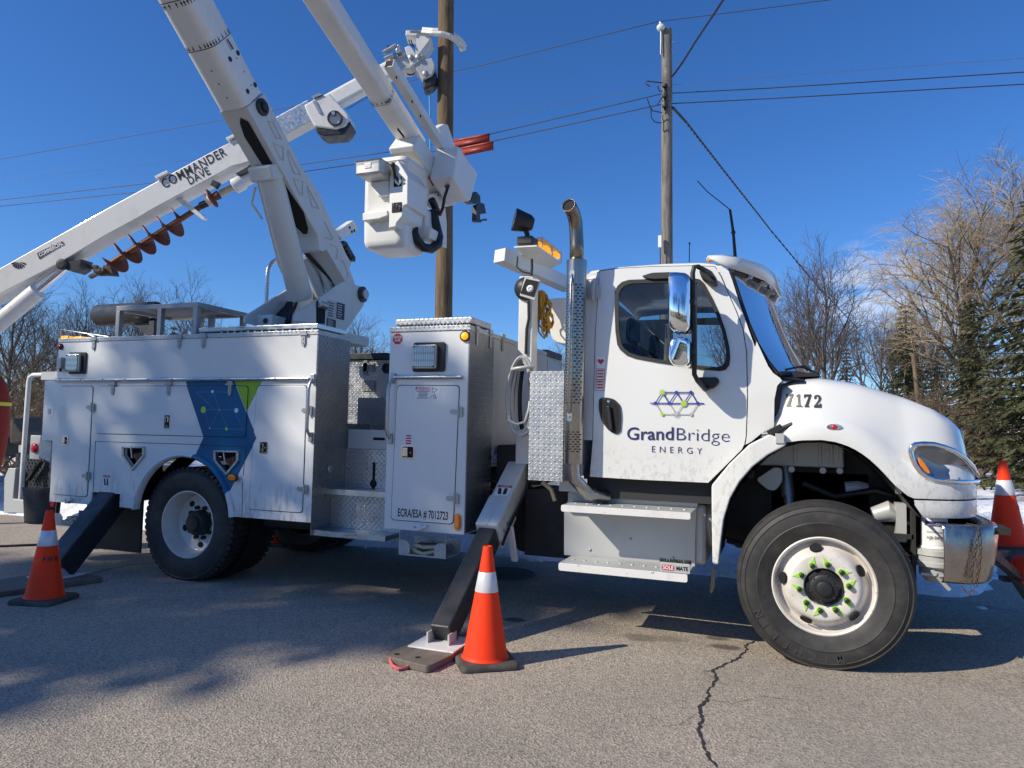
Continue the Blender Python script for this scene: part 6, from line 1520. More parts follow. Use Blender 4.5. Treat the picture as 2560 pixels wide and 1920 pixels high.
# side repeater lamp
q = at_y(B4(712, 467), 0.01); mb = MB(); n = 26
mb.prism([(q.x + 0.047 * math.cos(t), plan_y(q.x) - 0.004 + 0.06 * (1 if 0 else 0), q.z + 0.021 * math.sin(t)) for t in [2 * PI * i / n for i in range(n)]], (0, 0.03, 0)); rp = mb.build('side_repeater', 'chrome', truck, bevel=0.003)
mb = MB(); mb.ball((q.x, plan_y(q.x) - 0.004, q.z), 0.016, 12, 7, (1.3, 0.5, 0.9)); mb.build('lens', 'red_lens', rp, smooth=60)
# fleet number in serif figures
def serif(ch):
    if ch == '7': return [[(0.04, 0.98), (0.04, 0.70), (0.10, 0.70), (0.15, 0.83), (0.40, 0.83), (0.12, 0.12), (0.06, 0.10), (0.06, 0.0), (0.42, 0.0), (0.42, 0.10), (0.34, 0.12), (0.60, 0.88), (0.60, 1.0), (0.10, 1.0)]]
    if ch == '1': return [[(0.05, 0.80), (0.28, 1.0), (0.38, 1.0), (0.38, 0.10), (0.54, 0.08), (0.54, 0.0), (0.05, 0.0), (0.05, 0.08), (0.20, 0.10), (0.20, 0.80)]]
    return [[(0.05, 0.74), (0.08, 0.88), (0.18, 0.98), (0.33, 1.0), (0.50, 0.95), (0.58, 0.82), (0.57, 0.66), (0.48, 0.50), (0.26, 0.25), (0.44, 0.22), (0.53, 0.33), (0.60, 0.33), (0.58, 0.0), (0.04, 0.0), (0.04, 0.12), (0.28, 0.42), (0.38, 0.60), (0.40, 0.76), (0.34, 0.88), (0.24, 0.90), (0.24, 0.76), (0.16, 0.68), (0.08, 0.68)]]
mb = MB()
for i, ch in enumerate('7172'):
    o = at_y(B4((286, 360, 427, 504)[i], (299, 303, 306, 311)[i]), plan_y(0.1) + 0.07) + Vector((0.034, 0, 0)); hgt = 0.085
    for lp in serif(ch):
        pts = [(o.x + p[0] * 0.080, o.z + p[1] * hgt) for p in lp]
        def onhood(p):
            # follow the hood side
            best = min(((abs(v.x - p[0]) * 1.0 + abs(v.z - p[1]), v) for r in rings[3:10] for v in r), key=lambda t_: t_[0])[1]
            x_, z_ = p; zb, zt = max(arc_z(x_), 1.06), htop(x_); f_ = (z_ - zb) / (zt - zb)
            off_ = [(0.0, 0.0), (0.16, -0.002), (0.27, 0.010), (0.36, 0.040), (0.46, 0.082), (0.66, 0.112), (0.84, 0.150), (0.945, 0.215), (1.0, 0.34)]
            oo = 0.16
            for (fa, oa), (fb, ob) in zip(off_[:-1], off_[1:]):
                if fa <= f_ <= fb: oo = oa + (ob - oa) * (f_ - fa) / (fb - fa)
            return Vector((x_, plan_y(x_) + oo - 0.006, z_))
        fill(mb, [pts], onhood)
mb.build('lettering', 'decal_black', hood)
# headlight on the rounded corner
def on_plan(p, off=0.0):
    y = 0.1
    for _ in range(12):
        q = at_y(p, y); y = 0.5 * y + 0.5 * (plan_y(q.x) + 0.012 + off)
    return at_y(p, y)
HL = [(1315, 655), (1322, 625), (1350, 605), (1420, 598), (1500, 603), (1580, 625), (1660, 655), (1740, 710), (1800, 775), (1840, 845), (1850, 885), (1838, 900), (1740, 902), (1600, 895), (1500, 880), (1440, 858), (1390, 820), (1350, 765), (1325, 705)]
P = [on_plan(B4(*p), -0.012) for p in HL]; c = sum(P, Vector()) / len(P)
mb = MB(); mb.tube(P + [P[0]], 0.017, 10, caps=False); hlm = mb.build('headlight', 'chrome', truck, smooth=60)
I1 = [p.lerp(c, 0.10) + Vector((0, -0.006, 0)) for p in P]; I2 = [p.lerp(c, 0.45) + Vector((0.0, -0.018, 0.0)) for p in P]
mb = MB(); mb.grid([I1, I2], True); o_ = len(mb.v); mb.v.append(c + Vector((0.0, -0.024, 0))); n = len(P)
mb.f += [[n + i, n + (i + 1) % n, o_] for i in range(n)]; mb.build('lens', 'headlamp', hlm, smooth=70)
mb = MB(); AM = [(1372, 705), (1392, 718), (1420, 750), (1450, 795), (1468, 828), (1455, 836), (1425, 815), (1395, 778), (1376, 742)]
mb.prism([on_plan(B4(*p), -0.030) for p in AM], (0.003, -0.008, 0)); mb.build('turn_signal', 'amber_lens', hlm, bevel=0.003)
mb = MB(); mb.bar(on_plan(B4(1590, 886), -0.035), on_plan(B4(1663, 892), -0.035), 0.012, 0.01); mb.build('emblem_clip', 'chrome', hlm, bevel=0.002)
# bumper
rows = []
BP = [(0.915, 0.02), (0.99, 0.02), (1.07, 0.028), (1.14, 0.055), (1.20, 0.11), (1.245, 0.20), (1.27, 0.33), (1.285, 0.6), (1.29, 1.22)]
bp = []
for (a0, b0), (a1, b1) in zip(BP[:-1], BP[1:]):
    for k in range(3): bp.append((a0 + (a1 - a0) * k / 3, b0 + (b1 - b0) * k / 3))
bp.append(BP[-1])
for z_, s_ in ((0.895, 0.10), (0.912, 0.04), (0.905, 0.010), (0.885, 0.0), (0.72, 0.004), (0.58, 0.018), (0.565, 0.03)):
    r = []
    for x_, y_ in bp:
        k = max(0.0, 0.885 - z_) / 0.32; r.append(Vector((x_ - s_ * 0.8 - (0.028 * k if x_ > 1.1 else -0.018 * k if x_ < 0.93 else 0), y_ + s_, z_)))
    rows.append(r)
mb = MB(); mb.grid(rows); mb.grid([[Vector((v.x, 2.44 - v.y, v.z)) for v in r] for r in rows[::-1]]); mb.build('front_bumper', 'chrome_bumper', truck, smooth=40, solid=0.006)
mb = MB(); mb.box(0.95, 1.24, 0.30, 2.14, 0.62, 0.86); mb.box(1.16, 1.30, 0.15, 2.3, 0.86, 0.90); mb.build('bumper_beam', 'chassis', truck)
def chain(pts, size, parent, name='chain'):
    P = []
    for a_, b_ in zip(pts[:-1], pts[1:]):
        n_ = max(1, int((b_ - a_).length / (size * 1.45)))
        for i in range(n_): P.append((a_.lerp(b_, i / n_), (b_ - a_).normalized()))
    ch = MB()
    for i, (p, d_) in enumerate(P):
        u_ = d_.orthogonal().normalized(); u_ = u_ if i % 2 else d_.cross(u_)
        ch.tube([p + d_ * size * 0.95 * math.cos(t) + u_ * size * 0.55 * math.sin(t) for t in [2 * PI * k / 10 for k in range(11)]], size * 0.17, 6, caps=False)
    return ch.build(name, 'rusty_chain', parent, smooth=60)
CT = tile(2260, 1300, 300 / 2212)
chain([at_y(CT(*p), yy) for p, yy in (((1180, 80), 0.10), ((1290, 100), 0.05), ((1390, 160), 0.01), ((1340, 420), -0.005), ((1290, 720), -0.005), ((1250, 920), -0.005), ((1230, 1150), 0.0), ((1200, 1200), 0.01))], 0.016, truck)
chain([at_y(CT(*p), yy) for p, yy in (((1390, 160), 0.012), ((1410, 420), -0.008), ((1405, 680), -0.008), ((1370, 960), -0.006), ((1320, 1200), 0.0), ((1270, 1320), 0.01), ((1180, 1345), 0.01), ((1090, 1260), 0.02), ((1030, 1180), 0.03))], 0.016, truck)
# air drier canister and brackets ahead of the wheel
c0 = at_y(CT(560, 250), 0.30); mb = MB(); mb.lathe([(0.0, 0.13), (0.06, 0.125), (0.075, 0.11), (0.078, -0.075), (0.085, -0.08), (0.085, -0.09), (0, -0.09)], c0, n=28); dr = mb.build('air_dryer', 'decal_white', truck, smooth=40)
mb = MB(); mb.lathe([(0.080, -0.091), (0.115, -0.10), (0.118, -0.13), (0.108, -0.135), (0.108, -0.17), (0.118, -0.175), (0.118, -0.20), (0.09, -0.215), (0.09, -0.26), (0.05, -0.30), (0, -0.30)], c0, n=24); mb.box(c0.x - 0.10, c0.x + 0.10, c0.y - 0.13, c0.y - 0.10, c0.z - 0.25, c0.z - 0.235); mb.tube([c0 + Vector((-0.02, -0.12, -0.24)), c0 + Vector((0.06, -0.10, -0.33))], 0.014, 8); mb.lathe([(0.018, 0), (0.018, 0.02), (0, 0.02)], c0 + Vector((-0.03, -0.12, -0.23)), (0, -1, 0), 12); mb.build('dryer_base', 'grey_plate', dr, smooth=40)
for z_, h_, mt, w_ in ((0.055, 0.030, 'decal_blue', 0.9), (0.012, 0.010, 'decal_silver', 0.8), (-0.028, 0.024, 'decal_black', 0.55)):
    rr = []
    for k in range(2): rr.append([Vector((c0.x + 0.0788 * math.cos(t), c0.y + 0.0788 * math.sin(t), c0.z + z_ + (h_ if k else 0))) for t in [math.radians(-90 - 55 * w_ + 110 * w_ * i / 10) for i in range(11)]])
    if mt != 'decal_black': mb = MB(); mb.grid(rr); mb.build('print', mt, dr)
mb = MB(); put_text(mb, 'AIR DRYER', 0.024, (c0.x, c0.y - 0.0815, c0.z - 0.018), bold=0.0004); mb.build('lettering', 'decal_black', dr)
mb = MB(); q = at_y(CT(175, 300), 0.25); mb.box(q.x - 0.012, q.x + 0.012, 0.24, 0.30, q.z - 0.28, q.z + 0.16); mb.box(q.x - 0.16, q.x, 0.24, 0.27, q.z - 0.02, q.z + 0.01); mb.build('bracket', 'chassis', truck)

# ---- steps under the cab
SB = 0.255
bx = pxz(B3, [(632, 1040), (630, 985), (700, 965), (730, 950), (840, 955), (875, 968), (940, 975), (985, 965), (1440, 1003), (1665, 1062), (1650, 1110), (1640, 1300), (1636, 1572), (600, 1478), (600, 1135)], SB)
mb = MB(); mb.plate(bx, SB, SB + 0.02); box_ = mb.build('step_box', 'grey_plate', truck, bevel=0.004)
mb = MB(); mb.box(-1.50, -0.50, SB + 0.021, 0.75, 0.50, 0.93); mb.tube([(-0.52, 0.5, 0.80), (-0.46, 0.5, 0.80)], 0.2, 20); mb.build('fuel_tank', 'grey_plate', truck, bevel=0.03)
def tread(x0, x1, z, y0, y1, h=0.045):
    mb = MB(); lps = [[(x0, y0), (x1, y0), (x1, y1), (x0, y1)]]
    nx_ = int((x1 - x0) / 0.045)
    for j in range(4):
        for i in range(nx_):
            cx = x0 + 0.025 + (x1 - x0 - 0.05) * (i + 0.25 + 0.5 * (j % 2)) / nx_; cy = y0 + 0.03 + 0.045 * j
            lps.append([(cx + 0.0042 * math.cos(t), cy + 0.005 * math.sin(t)) for t in [2 * PI * k / 6 for k in range(6)]])
    fill(mb, lps, lambda p: Vector((p[0], p[1], z)), lambda p: Vector((p[0], p[1], z - 0.004)))
    t_ = mb.build('tread', 'grey_plate', truck)
    mb = MB(); mb.plate(rrect(x0 - 0.001, x1 + 0.001, z - h, z + 0.002, 0.014, 3), y0 - 0.006, y0 - 0.0003); mb.build('tread_nosing', 'worn_white', t_, bevel=0.002)
    for k in range(10):
        mb = MB(); cx = x0 + 0.06 + (x1 - x0 - 0.12) * k / 9; mb.lathe([(0.012, 0.0), (0.010, 0.005), (0.006, 0.005), (0.006, 0)], (cx, (y0 + y1) / 2, z + 0.0005), n=8); mb.build('grip_button', 'grey_plate', t_)
    return t_
tread(-1.470, -0.570, 0.902, -0.09, SB - 0.002)
t2 = tread(-1.475, -0.585, 0.498, -0.11, SB - 0.03, 0.052)
for p in ((808, 1437), (1127, 1353), (1463, 1500), (845, 993), (1490, 1045)):
    q = at_y(B3(*p), SB); mb = MB(); mb.ball((q.x, SB, q.z), 0.012, 10, 6, (1, 0.6, 1)); mb.build('bolt', 'zinc', box_, smooth=60)
# boot brush on the lower step
q = at_y(B3(1480, 1575), -0.10); mb = MB(); mb.box(q.x - 0.098, q.x + 0.098, -0.112, -0.094, q.z - 0.035, q.z + 0.03); bb = mb.build('boot_brush', 'grey_plate', truck, bevel=0.004)
mb = MB()
for i in range(46):
    x_ = q.x - 0.1 + 0.2 * i / 45; mb.bar((x_, -0.098 + rnd.uniform(-.008, .008), q.z + 0.025), (x_ + rnd.uniform(-.008, .008), -0.108 + rnd.uniform(-.012, .012), q.z + 0.055), 0.006, 0.006)
o = mb.build('bristles', 'brush_grey', bb); o['kind'] = 'stuff'
mb = MB(); mb.plate(rrect(q.x - 0.088, q.x - 0.004, q.z - 0.022, q.z + 0.014, 0.012), -0.1132, -0.1124); mb.build('red_badge', 'decal_red', bb)
mb = MB(); put_text(mb, 'SOLE', 0.036, (q.x - 0.046, -0.1142, q.z - 0.004), bold=0.0008, sx=0.85); mb.build('lettering', 'decal_white', bb)
mb = MB(); put_text(mb, 'MATE', 0.036, (q.x + 0.046, -0.1142, q.z - 0.004), bold=0.0012, sx=0.85); mb.build('lettering', 'decal_black', bb)

# ---- exhaust stack, tread plate box and things behind the cab
ex, ey = -1.412, 0.0
mb = MB(); mb.lathe([(0.066, 1.19), (0.072, 1.20), (0.0735, 1.9), (0.0735, 2.55), (0.075, 2.685), (0.069, 2.687), (0.05, 2.687)], (ex, ey, 0), n=32); stk = mb.build('exhaust_stack', 'stack_steel', truck, smooth=50)
mb = MB(); P = [Vector((ex - 0.002, ey, 2.66)), Vector((ex - 0.002, ey, 2.80)), Vector((ex - 0.008, ey, 2.90)), Vector((ex - 0.010, ey - 0.014, 2.97)), Vector((ex - 0.018, ey - 0.045, 3.025)), Vector((ex - 0.026, ey - 0.092, 3.055)), Vector((ex - 0.032, ey - 0.135, 3.066))]
mb.tube(P, [0.052, 0.052, 0.051, 0.051, 0.051, 0.051, 0.051], 28, caps=False); mb.build('tailpipe', 'stack_steel', stk, smooth=60, solid=0.003)
mb = MB(); mb.lathe([(0.049, -0.012), (0.0, -0.012)], P[-1], (P[-1] - P[-2]), 24); mb.build('pipe_inside', 'dark_void', stk)
ns = 0
slot = MB()
for half in (-1, 1):
    for r_ in range(47):
        z_ = 2.49 - r_ * 0.0215
        if half == 1 and z_ < 1.62: continue
        if 1.47 < z_ < 1.63: continue
        for c_ in range(2):
            a0 = math.radians(-90 + half * (14 + 26 * c_ + (13 if r_ % 2 else 0)))
            pts = [Vector((ex + 0.0742 * math.cos(a0 + da), ey + 0.0742 * math.sin(a0 + da), z_ + dz)) for da, dz in ((-0.13, 0), (0.13, 0), (0.13, 0.009), (-0.13, 0.009))]
            slot.add(pts, [[0, 1, 2, 3]])
for r_ in range(9):
    for c_ in range(4):
        a0 = math.radians(-90 - 45 + 28 * c_ + (14 if r_ % 2 else 0)); z_ = 1.42 - r_ * 0.0175
        slot.add([Vector((ex + 0.0742 * math.cos(a0 + da), ey + 0.0742 * math.sin(a0 + da), z_ + dz)) for da, dz in ((-0.15, 0), (0.15, 0), (0.15, 0.008), (-0.15, 0.008))], [[0, 1, 2, 3]])
o = slot.build('guard_slots', 'dark_void', stk); o['kind'] = 'stuff'
mb = MB(); mb.tube([(ex - 0.012, ey - 0.078, 2.55), (ex - 0.012, ey - 0.10, 2.50), (ex - 0.014, ey - 0.10, 1.60), (ex - 0.014, ey - 0.078, 1.56)], 0.0095, 10); mb.build('stack_handle', 'chrome_bumper', stk, smooth=60)
for z_ in (2.565, 1.535):
    mb = MB(); mb.plate(rrect(ex - 0.03, ex + 0.006, z_ - 0.035, z_ + 0.03, 0.012), ey - 0.081, ey - 0.072); mb.ball((ex - 0.012, ey - 0.084, z_), 0.008, 8, 5); mb.build('stack_clip', 'steel', stk)
mb = MB(); mb.tube([(ex + 0.0, ey, 1.2), (ex + 0.01, ey + 0.01, 1.08), (ex + 0.10, ey + 0.06, 0.98), (ex + 0.2, ey + 0.2, 0.95)], 0.048, 18); mb.build('exhaust_pipe', 'stack_steel', truck, smooth=60)
mb = MB(); mb.box(ex + 0.06, -1.27, 0.12, 0.16, 2.42, 2.52); mb.tube([(ex + 0.1, 0.10, 2.40), (ex + 0.1, 0.10, 2.55)], 0.016, 8); mb.build('stack_bracket', 'grey_plate', truck)
mb = MB(); mb.box(-1.752, -1.487, -0.02, 0.42, 1.062, 1.867); mb.build('tread_plate_box', 'diamond_bright', truck, bevel=0.002)
mb = MB(); q = at_y(B3(660, 930), 0.15); mb.box(-1.56, -1.36, 0.14, 0.17, 0.98, 1.06); mb.lathe([(0.012, 0), (0.012, 0.006), (0, 0.006)], (-1.43, 0.139, 1.02), (0, -1, 0), 12); mb.lathe([(0.012, 0), (0.012, 0.006), (0, 0.006)], (-1.39, 0.139, 1.02), (0, -1, 0), 12); mb.build('terminal_plate', 'grey_plate', truck)
# white mast with lamps behind the cab
mx0, mx1 = at_y(A7(252, 900), 0.55).x, at_y(A7(362, 900), 0.55).x
mb = MB(); mb.box(mx0, mx1, 0.52, 0.66, 1.15, at_y(A7(300, 670), 0.55).z); mast = mb.build('light_mast', 'boom_white', truck, bevel=0.006)
mb = MB(); a_, b_ = at_y(A7(130, 505), 0.45), at_y(A7(640, 760), 1.2); mb.bar(at_y(A7(90, 500), 0.46), at_y(A7(640, 740), 1.30), 0.13, 0.115); mb.build('mast_arm', 'boom_white', mast, bevel=0.006)
pl_ = [at_y(A7(205, 440), 0.50), at_y(A7(385, 430), 0.50), at_y(A7(580, 565), 1.0), at_y(A7(415, 645), 1.0)]
mb = MB(); mb.prism(pl_, (0, 0, 0.012)); mb.build('light_shelf', 'boom_white', mast)
q = at_y(A7(310, 395), 0.62); mb = MB(); mb.box(q.x - 0.07, q.x + 0.07, 0.55, 0.72, q.z - 0.035, q.z + 0.035); mb.build('lamp_base', 'black_plastic', mast, bevel=0.01)
wl0 = at_y(A7(255, 230), 0.62); ax = (wl0 - at_y(A7(330, 245), 0.72)); ax = Vector((-0.8, -0.45, 0.18)).normalized()
mb = MB(); mb.lathe([(0.0, -0.12), (0.05, -0.115), (0.075, -0.08), (0.085, -0.02), (0.095, 0.03), (0.098, 0.055), (0.085, 0.055)], wl0, ax, 28); wlm = mb.build('work_lamp', 'black_plastic', truck, smooth=45)
mb = MB(); mb.lathe([(0.088, 0.050), (0.05, 0.062), (0, 0.066)], wl0, ax, 24); mb.build('lens', 'clear_lens', wlm, smooth=60)
mb = MB(); mb.tube([wl0 + Vector((0.02, 0.03, -0.02)), Vector((q.x, 0.62, q.z + 0.06)), Vector((q.x, 0.63, q.z + 0.02))], 0.022, 8); mb.build('lamp_yoke', 'black_plastic', wlm, smooth=50)
for p, y_ in ((A7(398, 425), 0.75), (A7(455, 455), 0.9), (A7(530, 500), 1.05)):
    q = at_y(p, y_); mb = MB(); mb.plate(rrect(q.x - 0.035, q.x + 0.035, q.z - 0.028, q.z + 0.028, 0.02), y_ - 0.05, y_ + 0.05); mb.build('beacon', 'amber_lit', truck, bevel=0.01)
g_ = [at_y(A7(*p), y_) for p, y_ in (((380, 372), 0.70), ((428, 360), 0.75), ((578, 480), 1.1), ((520, 478), 1.15))]
mb = MB(); mb.tube(g_ + [g_[0]], 0.007, 6); mb.tube([g_[1], g_[1] - Vector((0, 0, 0.085))], 0.007, 6); mb.tube([g_[2], g_[2] - Vector((0, 0, 0.10))], 0.007, 6); mb.tube([at_y(A7(505, 425), 0.93), at_y(A7(508, 510), 0.93)], 0.006, 6); mb.prism(g_, (0, 0, 0.006)); mb.build('beacon_guard', 'grey_plate', truck, smooth=40)
# loudspeaker on the mast
q = at_y(A7(330, 765), 0.42); r_ = [[], [], []]
mb = MB(); mb.prism([at_y(A7(*p), 0.40) for p in ((290, 668), (412, 695), (370, 858), (248, 818))], (0, 0.03, 0)); sp_ = mb.build('loudspeaker', 'grey_plate', truck, bevel=0.006)
mb = MB(); mb.prism([at_y(A7(*p), 0.395) for p in ((300, 685), (400, 706), (362, 830), (255, 800))], (0, 0.004, 0)); mb.build('horn_mouth', 'dark_void', sp_)
mb = MB(); mb.lathe([(0.03, 0.0), (0.022, 0.01), (0.012, 0.012), (0.010, 0.004), (0, 0.004)], at_y(A7(332, 763), 0.394), (0, -1, 0), 20); mb.build('driver', 'decal_white', sp_, smooth=50)
mb = MB(); mb.ball(at_y(A7(300, 765), 0.52), 0.10, 16, 10, (1, 0.9, 1)); mb.build('horn_back', 'black_plastic', sp_, smooth=60)
mb = MB(); mb.tube([at_y(A7(*p), 0.50) for p in ((345, 530), (348, 590), (342, 660))], 0.011, 8); mb.tube([at_y(A7(*p), 0.505) for p in ((320, 860), (322, 1000), (305, 1080), (298, 1280))], 0.012, 8); mb.tube([at_y(A7(*p), 0.5) for p in ((235, 510), (228, 590), (270, 630), (340, 645))], 0.006, 6); mb.build('cable', 'hose_black', mast, smooth=60)
# white tank behind the cab
mb = MB(); a_, b_ = at_y(A7(482, 840), 0.95), at_y(A7(612, 1240), 0.95)
mb.plate(round_poly([(a_.x, a_.z), (a_.x + 0.45, a_.z), (a_.x + 0.45, b_.z), (a_.x + 0.02, b_.z + 0.06)], [0.02, 0.02, 0.06, 0.10]), 0.95, 1.7); mb.build('white_tank', 'fiberglass', truck, bevel=0.02, seg=3)
# antennas on the cab
mb = MB(); q = at_y(A7(1955, 540), 0.6); P = [q, at_y(A7(1938, 320), 0.6), at_y(A7(1912, 140), 0.6)]; mb.tube(P, [0.013, 0.011, 0.010], 8); mb.ball(P[1], 0.018, 8, 6); mb.tube([P[2], at_y(A7(1850, 90), 0.6), at_y(A7(1735, 0), 0.6), at_y(A3(1655, 1430), 0.6)], 0.004, 6); mb.build('antenna', 'black_plastic', truck, smooth=60)
mb = MB(); mb.tube([at_y(A7(1590, 555), 0.9), at_y(A7(1592, 405), 0.9)], 0.004, 6); mb.ball(at_y(A7(1592, 405), 0.9), 0.009, 8, 5); mb.build('antenna', 'black_plastic', truck, smooth=60)
# ================================================================ AERIAL DEVICE (part of the bucket truck)
def px_(p, x): return at_x(p, x)
def slab(mb, pts, fn, xn, xf):
    q = [px_(fn(*p), xn) for p in pts]; mb.prism(q, (xf - xn, 0, 0)); return q
# pedestal and turntable
TX0, TX1 = -4.20, -4.82
mb = MB(); mb.lathe([(0.30, 1.1), (0.30, 2.18), (0.36, 2.20), (0.36, 2.30)], (-4.62, 1.12, 0), n=36, cap1=True); mb.build('pedestal', 'boom_grey', truck, smooth=40)
plate_pts = [(575, 1500), (575, 1425), (600, 1390), (1235, 945), (1262, 940), (1430, 985), (1515, 1015), (1550, 1055), (1556, 1110), (1552, 1240), (1538, 1290), (1300, 1625), (1280, 1660)]
mb = MB(); q = slab(mb, plate_pts, TT, TX0, TX0 - 0.03); tt = mb.build('turntable', 'boom_grey', truck, bevel=0.006)
mb = MB(); slab(mb, plate_pts, TT, TX0, TX0 - 0.03); 
for v in mb.v: v.x += (TX1 + 0.03 - TX0)
mb.build('turntable_side', 'boom_grey', tt, bevel=0.006)
mb = MB(); mb.box(TX1, TX0 - 0.03, 0.62, 1.68, 2.30, 2.40); mb.build('turntable_floor', 'boom_grey', tt)
mb = MB(); pin = px_(TT(1515, 1122), TX0); mb.tube([Vector((TX0 + 0.055, pin.y, pin.z)), Vector((TX1 - 0.03, pin.y, pin.z))], 0.052, 20); mb.build('pivot_pin', 'zinc', tt, smooth=40)
mb = MB(); mb.lathe([(0.085, 0.0), (0.085, 0.022), (0.055, 0.022)], Vector((TX0, pin.y, pin.z)), (1, 0, 0), 24); mb.build('pivot_boss', 'black_paint', tt, smooth=40)
mb = MB(); slab(mb, [(862, 1215), (905, 1190), (985, 1225), (1000, 1260), (985, 1545), (862, 1540)], TT, TX0 + 0.002, TX0 + 0.0005); mb.build('hose_window', 'dark_void', tt)
mb = MB(); p = px_(TT(945, 1265), TX0 + 0.02); mb.tube([p + Vector((0, -0.05, 0.0)), p + Vector((0, 0.06, -0.01))], 0.04, 12); mb.build('hose_fitting', 'zinc', tt, smooth=40)
for pts, mt in (([(1020, 1190), (1155, 1232), (1145, 1475), (1012, 1450)], 'decal_grey'), ([(1160, 1230), (1272, 1262), (1262, 1492), (1150, 1465)], 'decal_black'), ([(1012, 1455), (1145, 1490), (1142, 1600), (1010, 1575)], 'decal_black')):
    mb = MB(); slab(mb, pts, TT, TX0 + 0.0025, TX0 + 0.0005); pl = mb.build('placard', mt, tt)
    mb = MB()
    for k in range(6):
        a_, b_ = [px_(TT(*p), TX0 + 0.003) for p in (pts[0], pts[1])]; c_ = px_(TT(*pts[3]), TX0 + 0.003) - a_; e_ = b_ - a_; o_ = a_ + c_ * (0.12 + 0.14 * k) + e_ * 0.12
        mb.prism([o_, o_ + e_ * rnd.uniform(0.3, 0.7), o_ + e_ * 0.5 + c_ * 0.06, o_ + c_ * 0.06], (0.0006, 0, 0))
    mb.build('print', 'decal_black' if mt == 'decal_grey' else 'decal_grey', pl)
mb = MB(); a_, b_ = px_(TT(130, 1400), TX1 - 0.03), None
mb.tube([px_(TT(*p), -4.85) for p in ((135, 1400), (160, 900), (170, 770), (195, 710), (240, 660), (330, 610))], 0.022, 10); mb.build('handrail', 'aluminium', truck, smooth=60)
mb = MB(); q0 = at_y(TT(0, 1450), 0.72); mb.box(at_y(TT(5, 1500), 0.6).x, at_y(TT(280, 1500), 0.6).x, 0.55, 0.8, 2.30, at_y(TT(100, 1425), 0.6).z); mb.build('control_box', 'boom_grey', tt, bevel=0.02)
mb = MB(); c_ = at_y(TT(138, 1500), 0.549); mb.lathe([(0.028, 0), (0.026, 0.008), (0.012, 0.01), (0, 0.01)], c_, (0, -1, 0), 16); mb.build('dial', 'black_plastic', tt, smooth=40)
mb = MB()
for k in range(5): mb.tube([at_y(TT(300 + 45 * k, 1530), 0.75), at_y(TT(320 + 42 * k, 1420 + 20 * (k % 2)), 0.8), at_y(TT(400 + 35 * k, 1330), 0.95), at_y(TT(450 + 30 * k, 1240), 1.0)], 0.022, 8)
mb.box(at_y(TT(290, 1500), 0.75).x, at_y(TT(560, 1500), 0.75).x, 0.72, 0.95, 2.31, 2.42); mb.build('hoses', 'hose_black', tt, smooth=60)

# lower boom, steel part
LN, LF = -4.30, -4.60
up_e = [px_(p, LN) for p in (TT(1500, 1150), TT(1425, 985), TT(1340, 748), TT(1366, 672), TT(1300, 560), A6(560, 0), A2(420, 1310), A2(240, 960), A1(2090, 735))]
lo_e = [px_(p, LN) for p in (A1(1950, 845), TT(885, 283), TT(908, 485), TT(958, 512), TT(1012, 480), TT(1262, 910), TT(1380, 1150))]
mb = MB(); mb.prism(up_e + lo_e, (LF - LN, 0, 0)); lb = mb.build('lower_boom', 'boom_grey', truck, bevel=0.008)
def groove(fn, tri, parent):
    q = [px_(fn(*p), LN + 0.004) for p in tri]; mb = MB(); mb.tube(q, 0.0055, 6); mb.build('pressed_rib', 'boom_grey', parent, smooth=60)
for tri in ([(160, 960), (200, 965), (265, 1100), (225, 1095)], [(200, 1130), (280, 1165), (280, 1270), (262, 1262)], [(320, 1190), (418, 1385), (365, 1368), (318, 1235)], [(360, 1415), (432, 1430), (430, 1545), (408, 1535)], [(470, 1470), (560, 1650), (505, 1630)]):
    groove(A2, tri + [tri[0]], lb)
for tri in ([(985, 85), (1095, 320), (1080, 335), (985, 310)], [(1065, 405), (1140, 430), (1168, 480), (1160, 620), (1135, 600)], [(1225, 635), (1250, 640), (1325, 850), (1320, 885), (1295, 880)]):
    groove(TT, tri, lb)
# dark plate painted for the shade of an opening in the underside, with a hydraulic cylinder inside
n_lo = Vector((0, -0.63, -0.777))
def on_under(p, off): # point on the underside plane of the boom
    a_, b_ = lo_e[0], lo_e[1]; d_ = (b_ - a_).normalized(); n_ = Vector((1, 0, 0)).cross(d_).normalized(); n_ = n_ if n_.z < 0 else -n_
    r_ = ray(p); t_ = (a_ + n_ * off - CAM).dot(n_) / r_.dot(n_); return CAM + r_ * t_
OPN = [A1(1900, 930), A1(1960, 960), A1(2040, 1100), A1(2130, 1260), A6(330, 0), A6(440, 160), A6(475, 290), A6(468, 330), A6(440, 335), A6(370, 270), A6(300, 60), A1(2030, 1240), A1(1930, 1080), A1(1893, 970)]
mb = MB(); mb.prism([on_under(p, 0.004) for p in OPN], on_under(OPN[0], 0.006) - on_under(OPN[0], 0.004)); mb.build('boom_opening', 'dark_void', lb)
mb = MB(); mb.lathe([(0.075, 0.0), (0.075, 0.02), (0.05, 0.03), (0.035, 0.02), (0.035, 0.05), (0, 0.05)], px_(A1(2066, 848), LN), (1, 0, 0), 24); mb.build('pin_boss', 'black_paint', lb, smooth=40)
cb_, ct_ = px_(A6(420, 850), -4.45), px_(A1(2112, 1300), -4.45)
d_ = (ct_ - cb_).normalized()
mb = MB(); mb.tube([cb_, cb_ + d_ * 0.03, ct_ - d_ * 0.02, ct_], [0.095, 0.115, 0.115, 0.118], 28); cyl = mb.build('lift_cylinder', 'boom_grey', truck, smooth=40)
mb = MB(); mb.tube([ct_, ct_ + d_ * 0.75], 0.05, 20); mb.build('cylinder_rod', 'chrome', cyl, smooth=50)
mb = MB(); mb.bar(ct_ - d_ * 0.14, ct_ - d_ * 0.0, 0.27, 0.26, (1, 0, 0)); mb.build('cylinder_head', 'boom_grey', cyl, bevel=0.02)
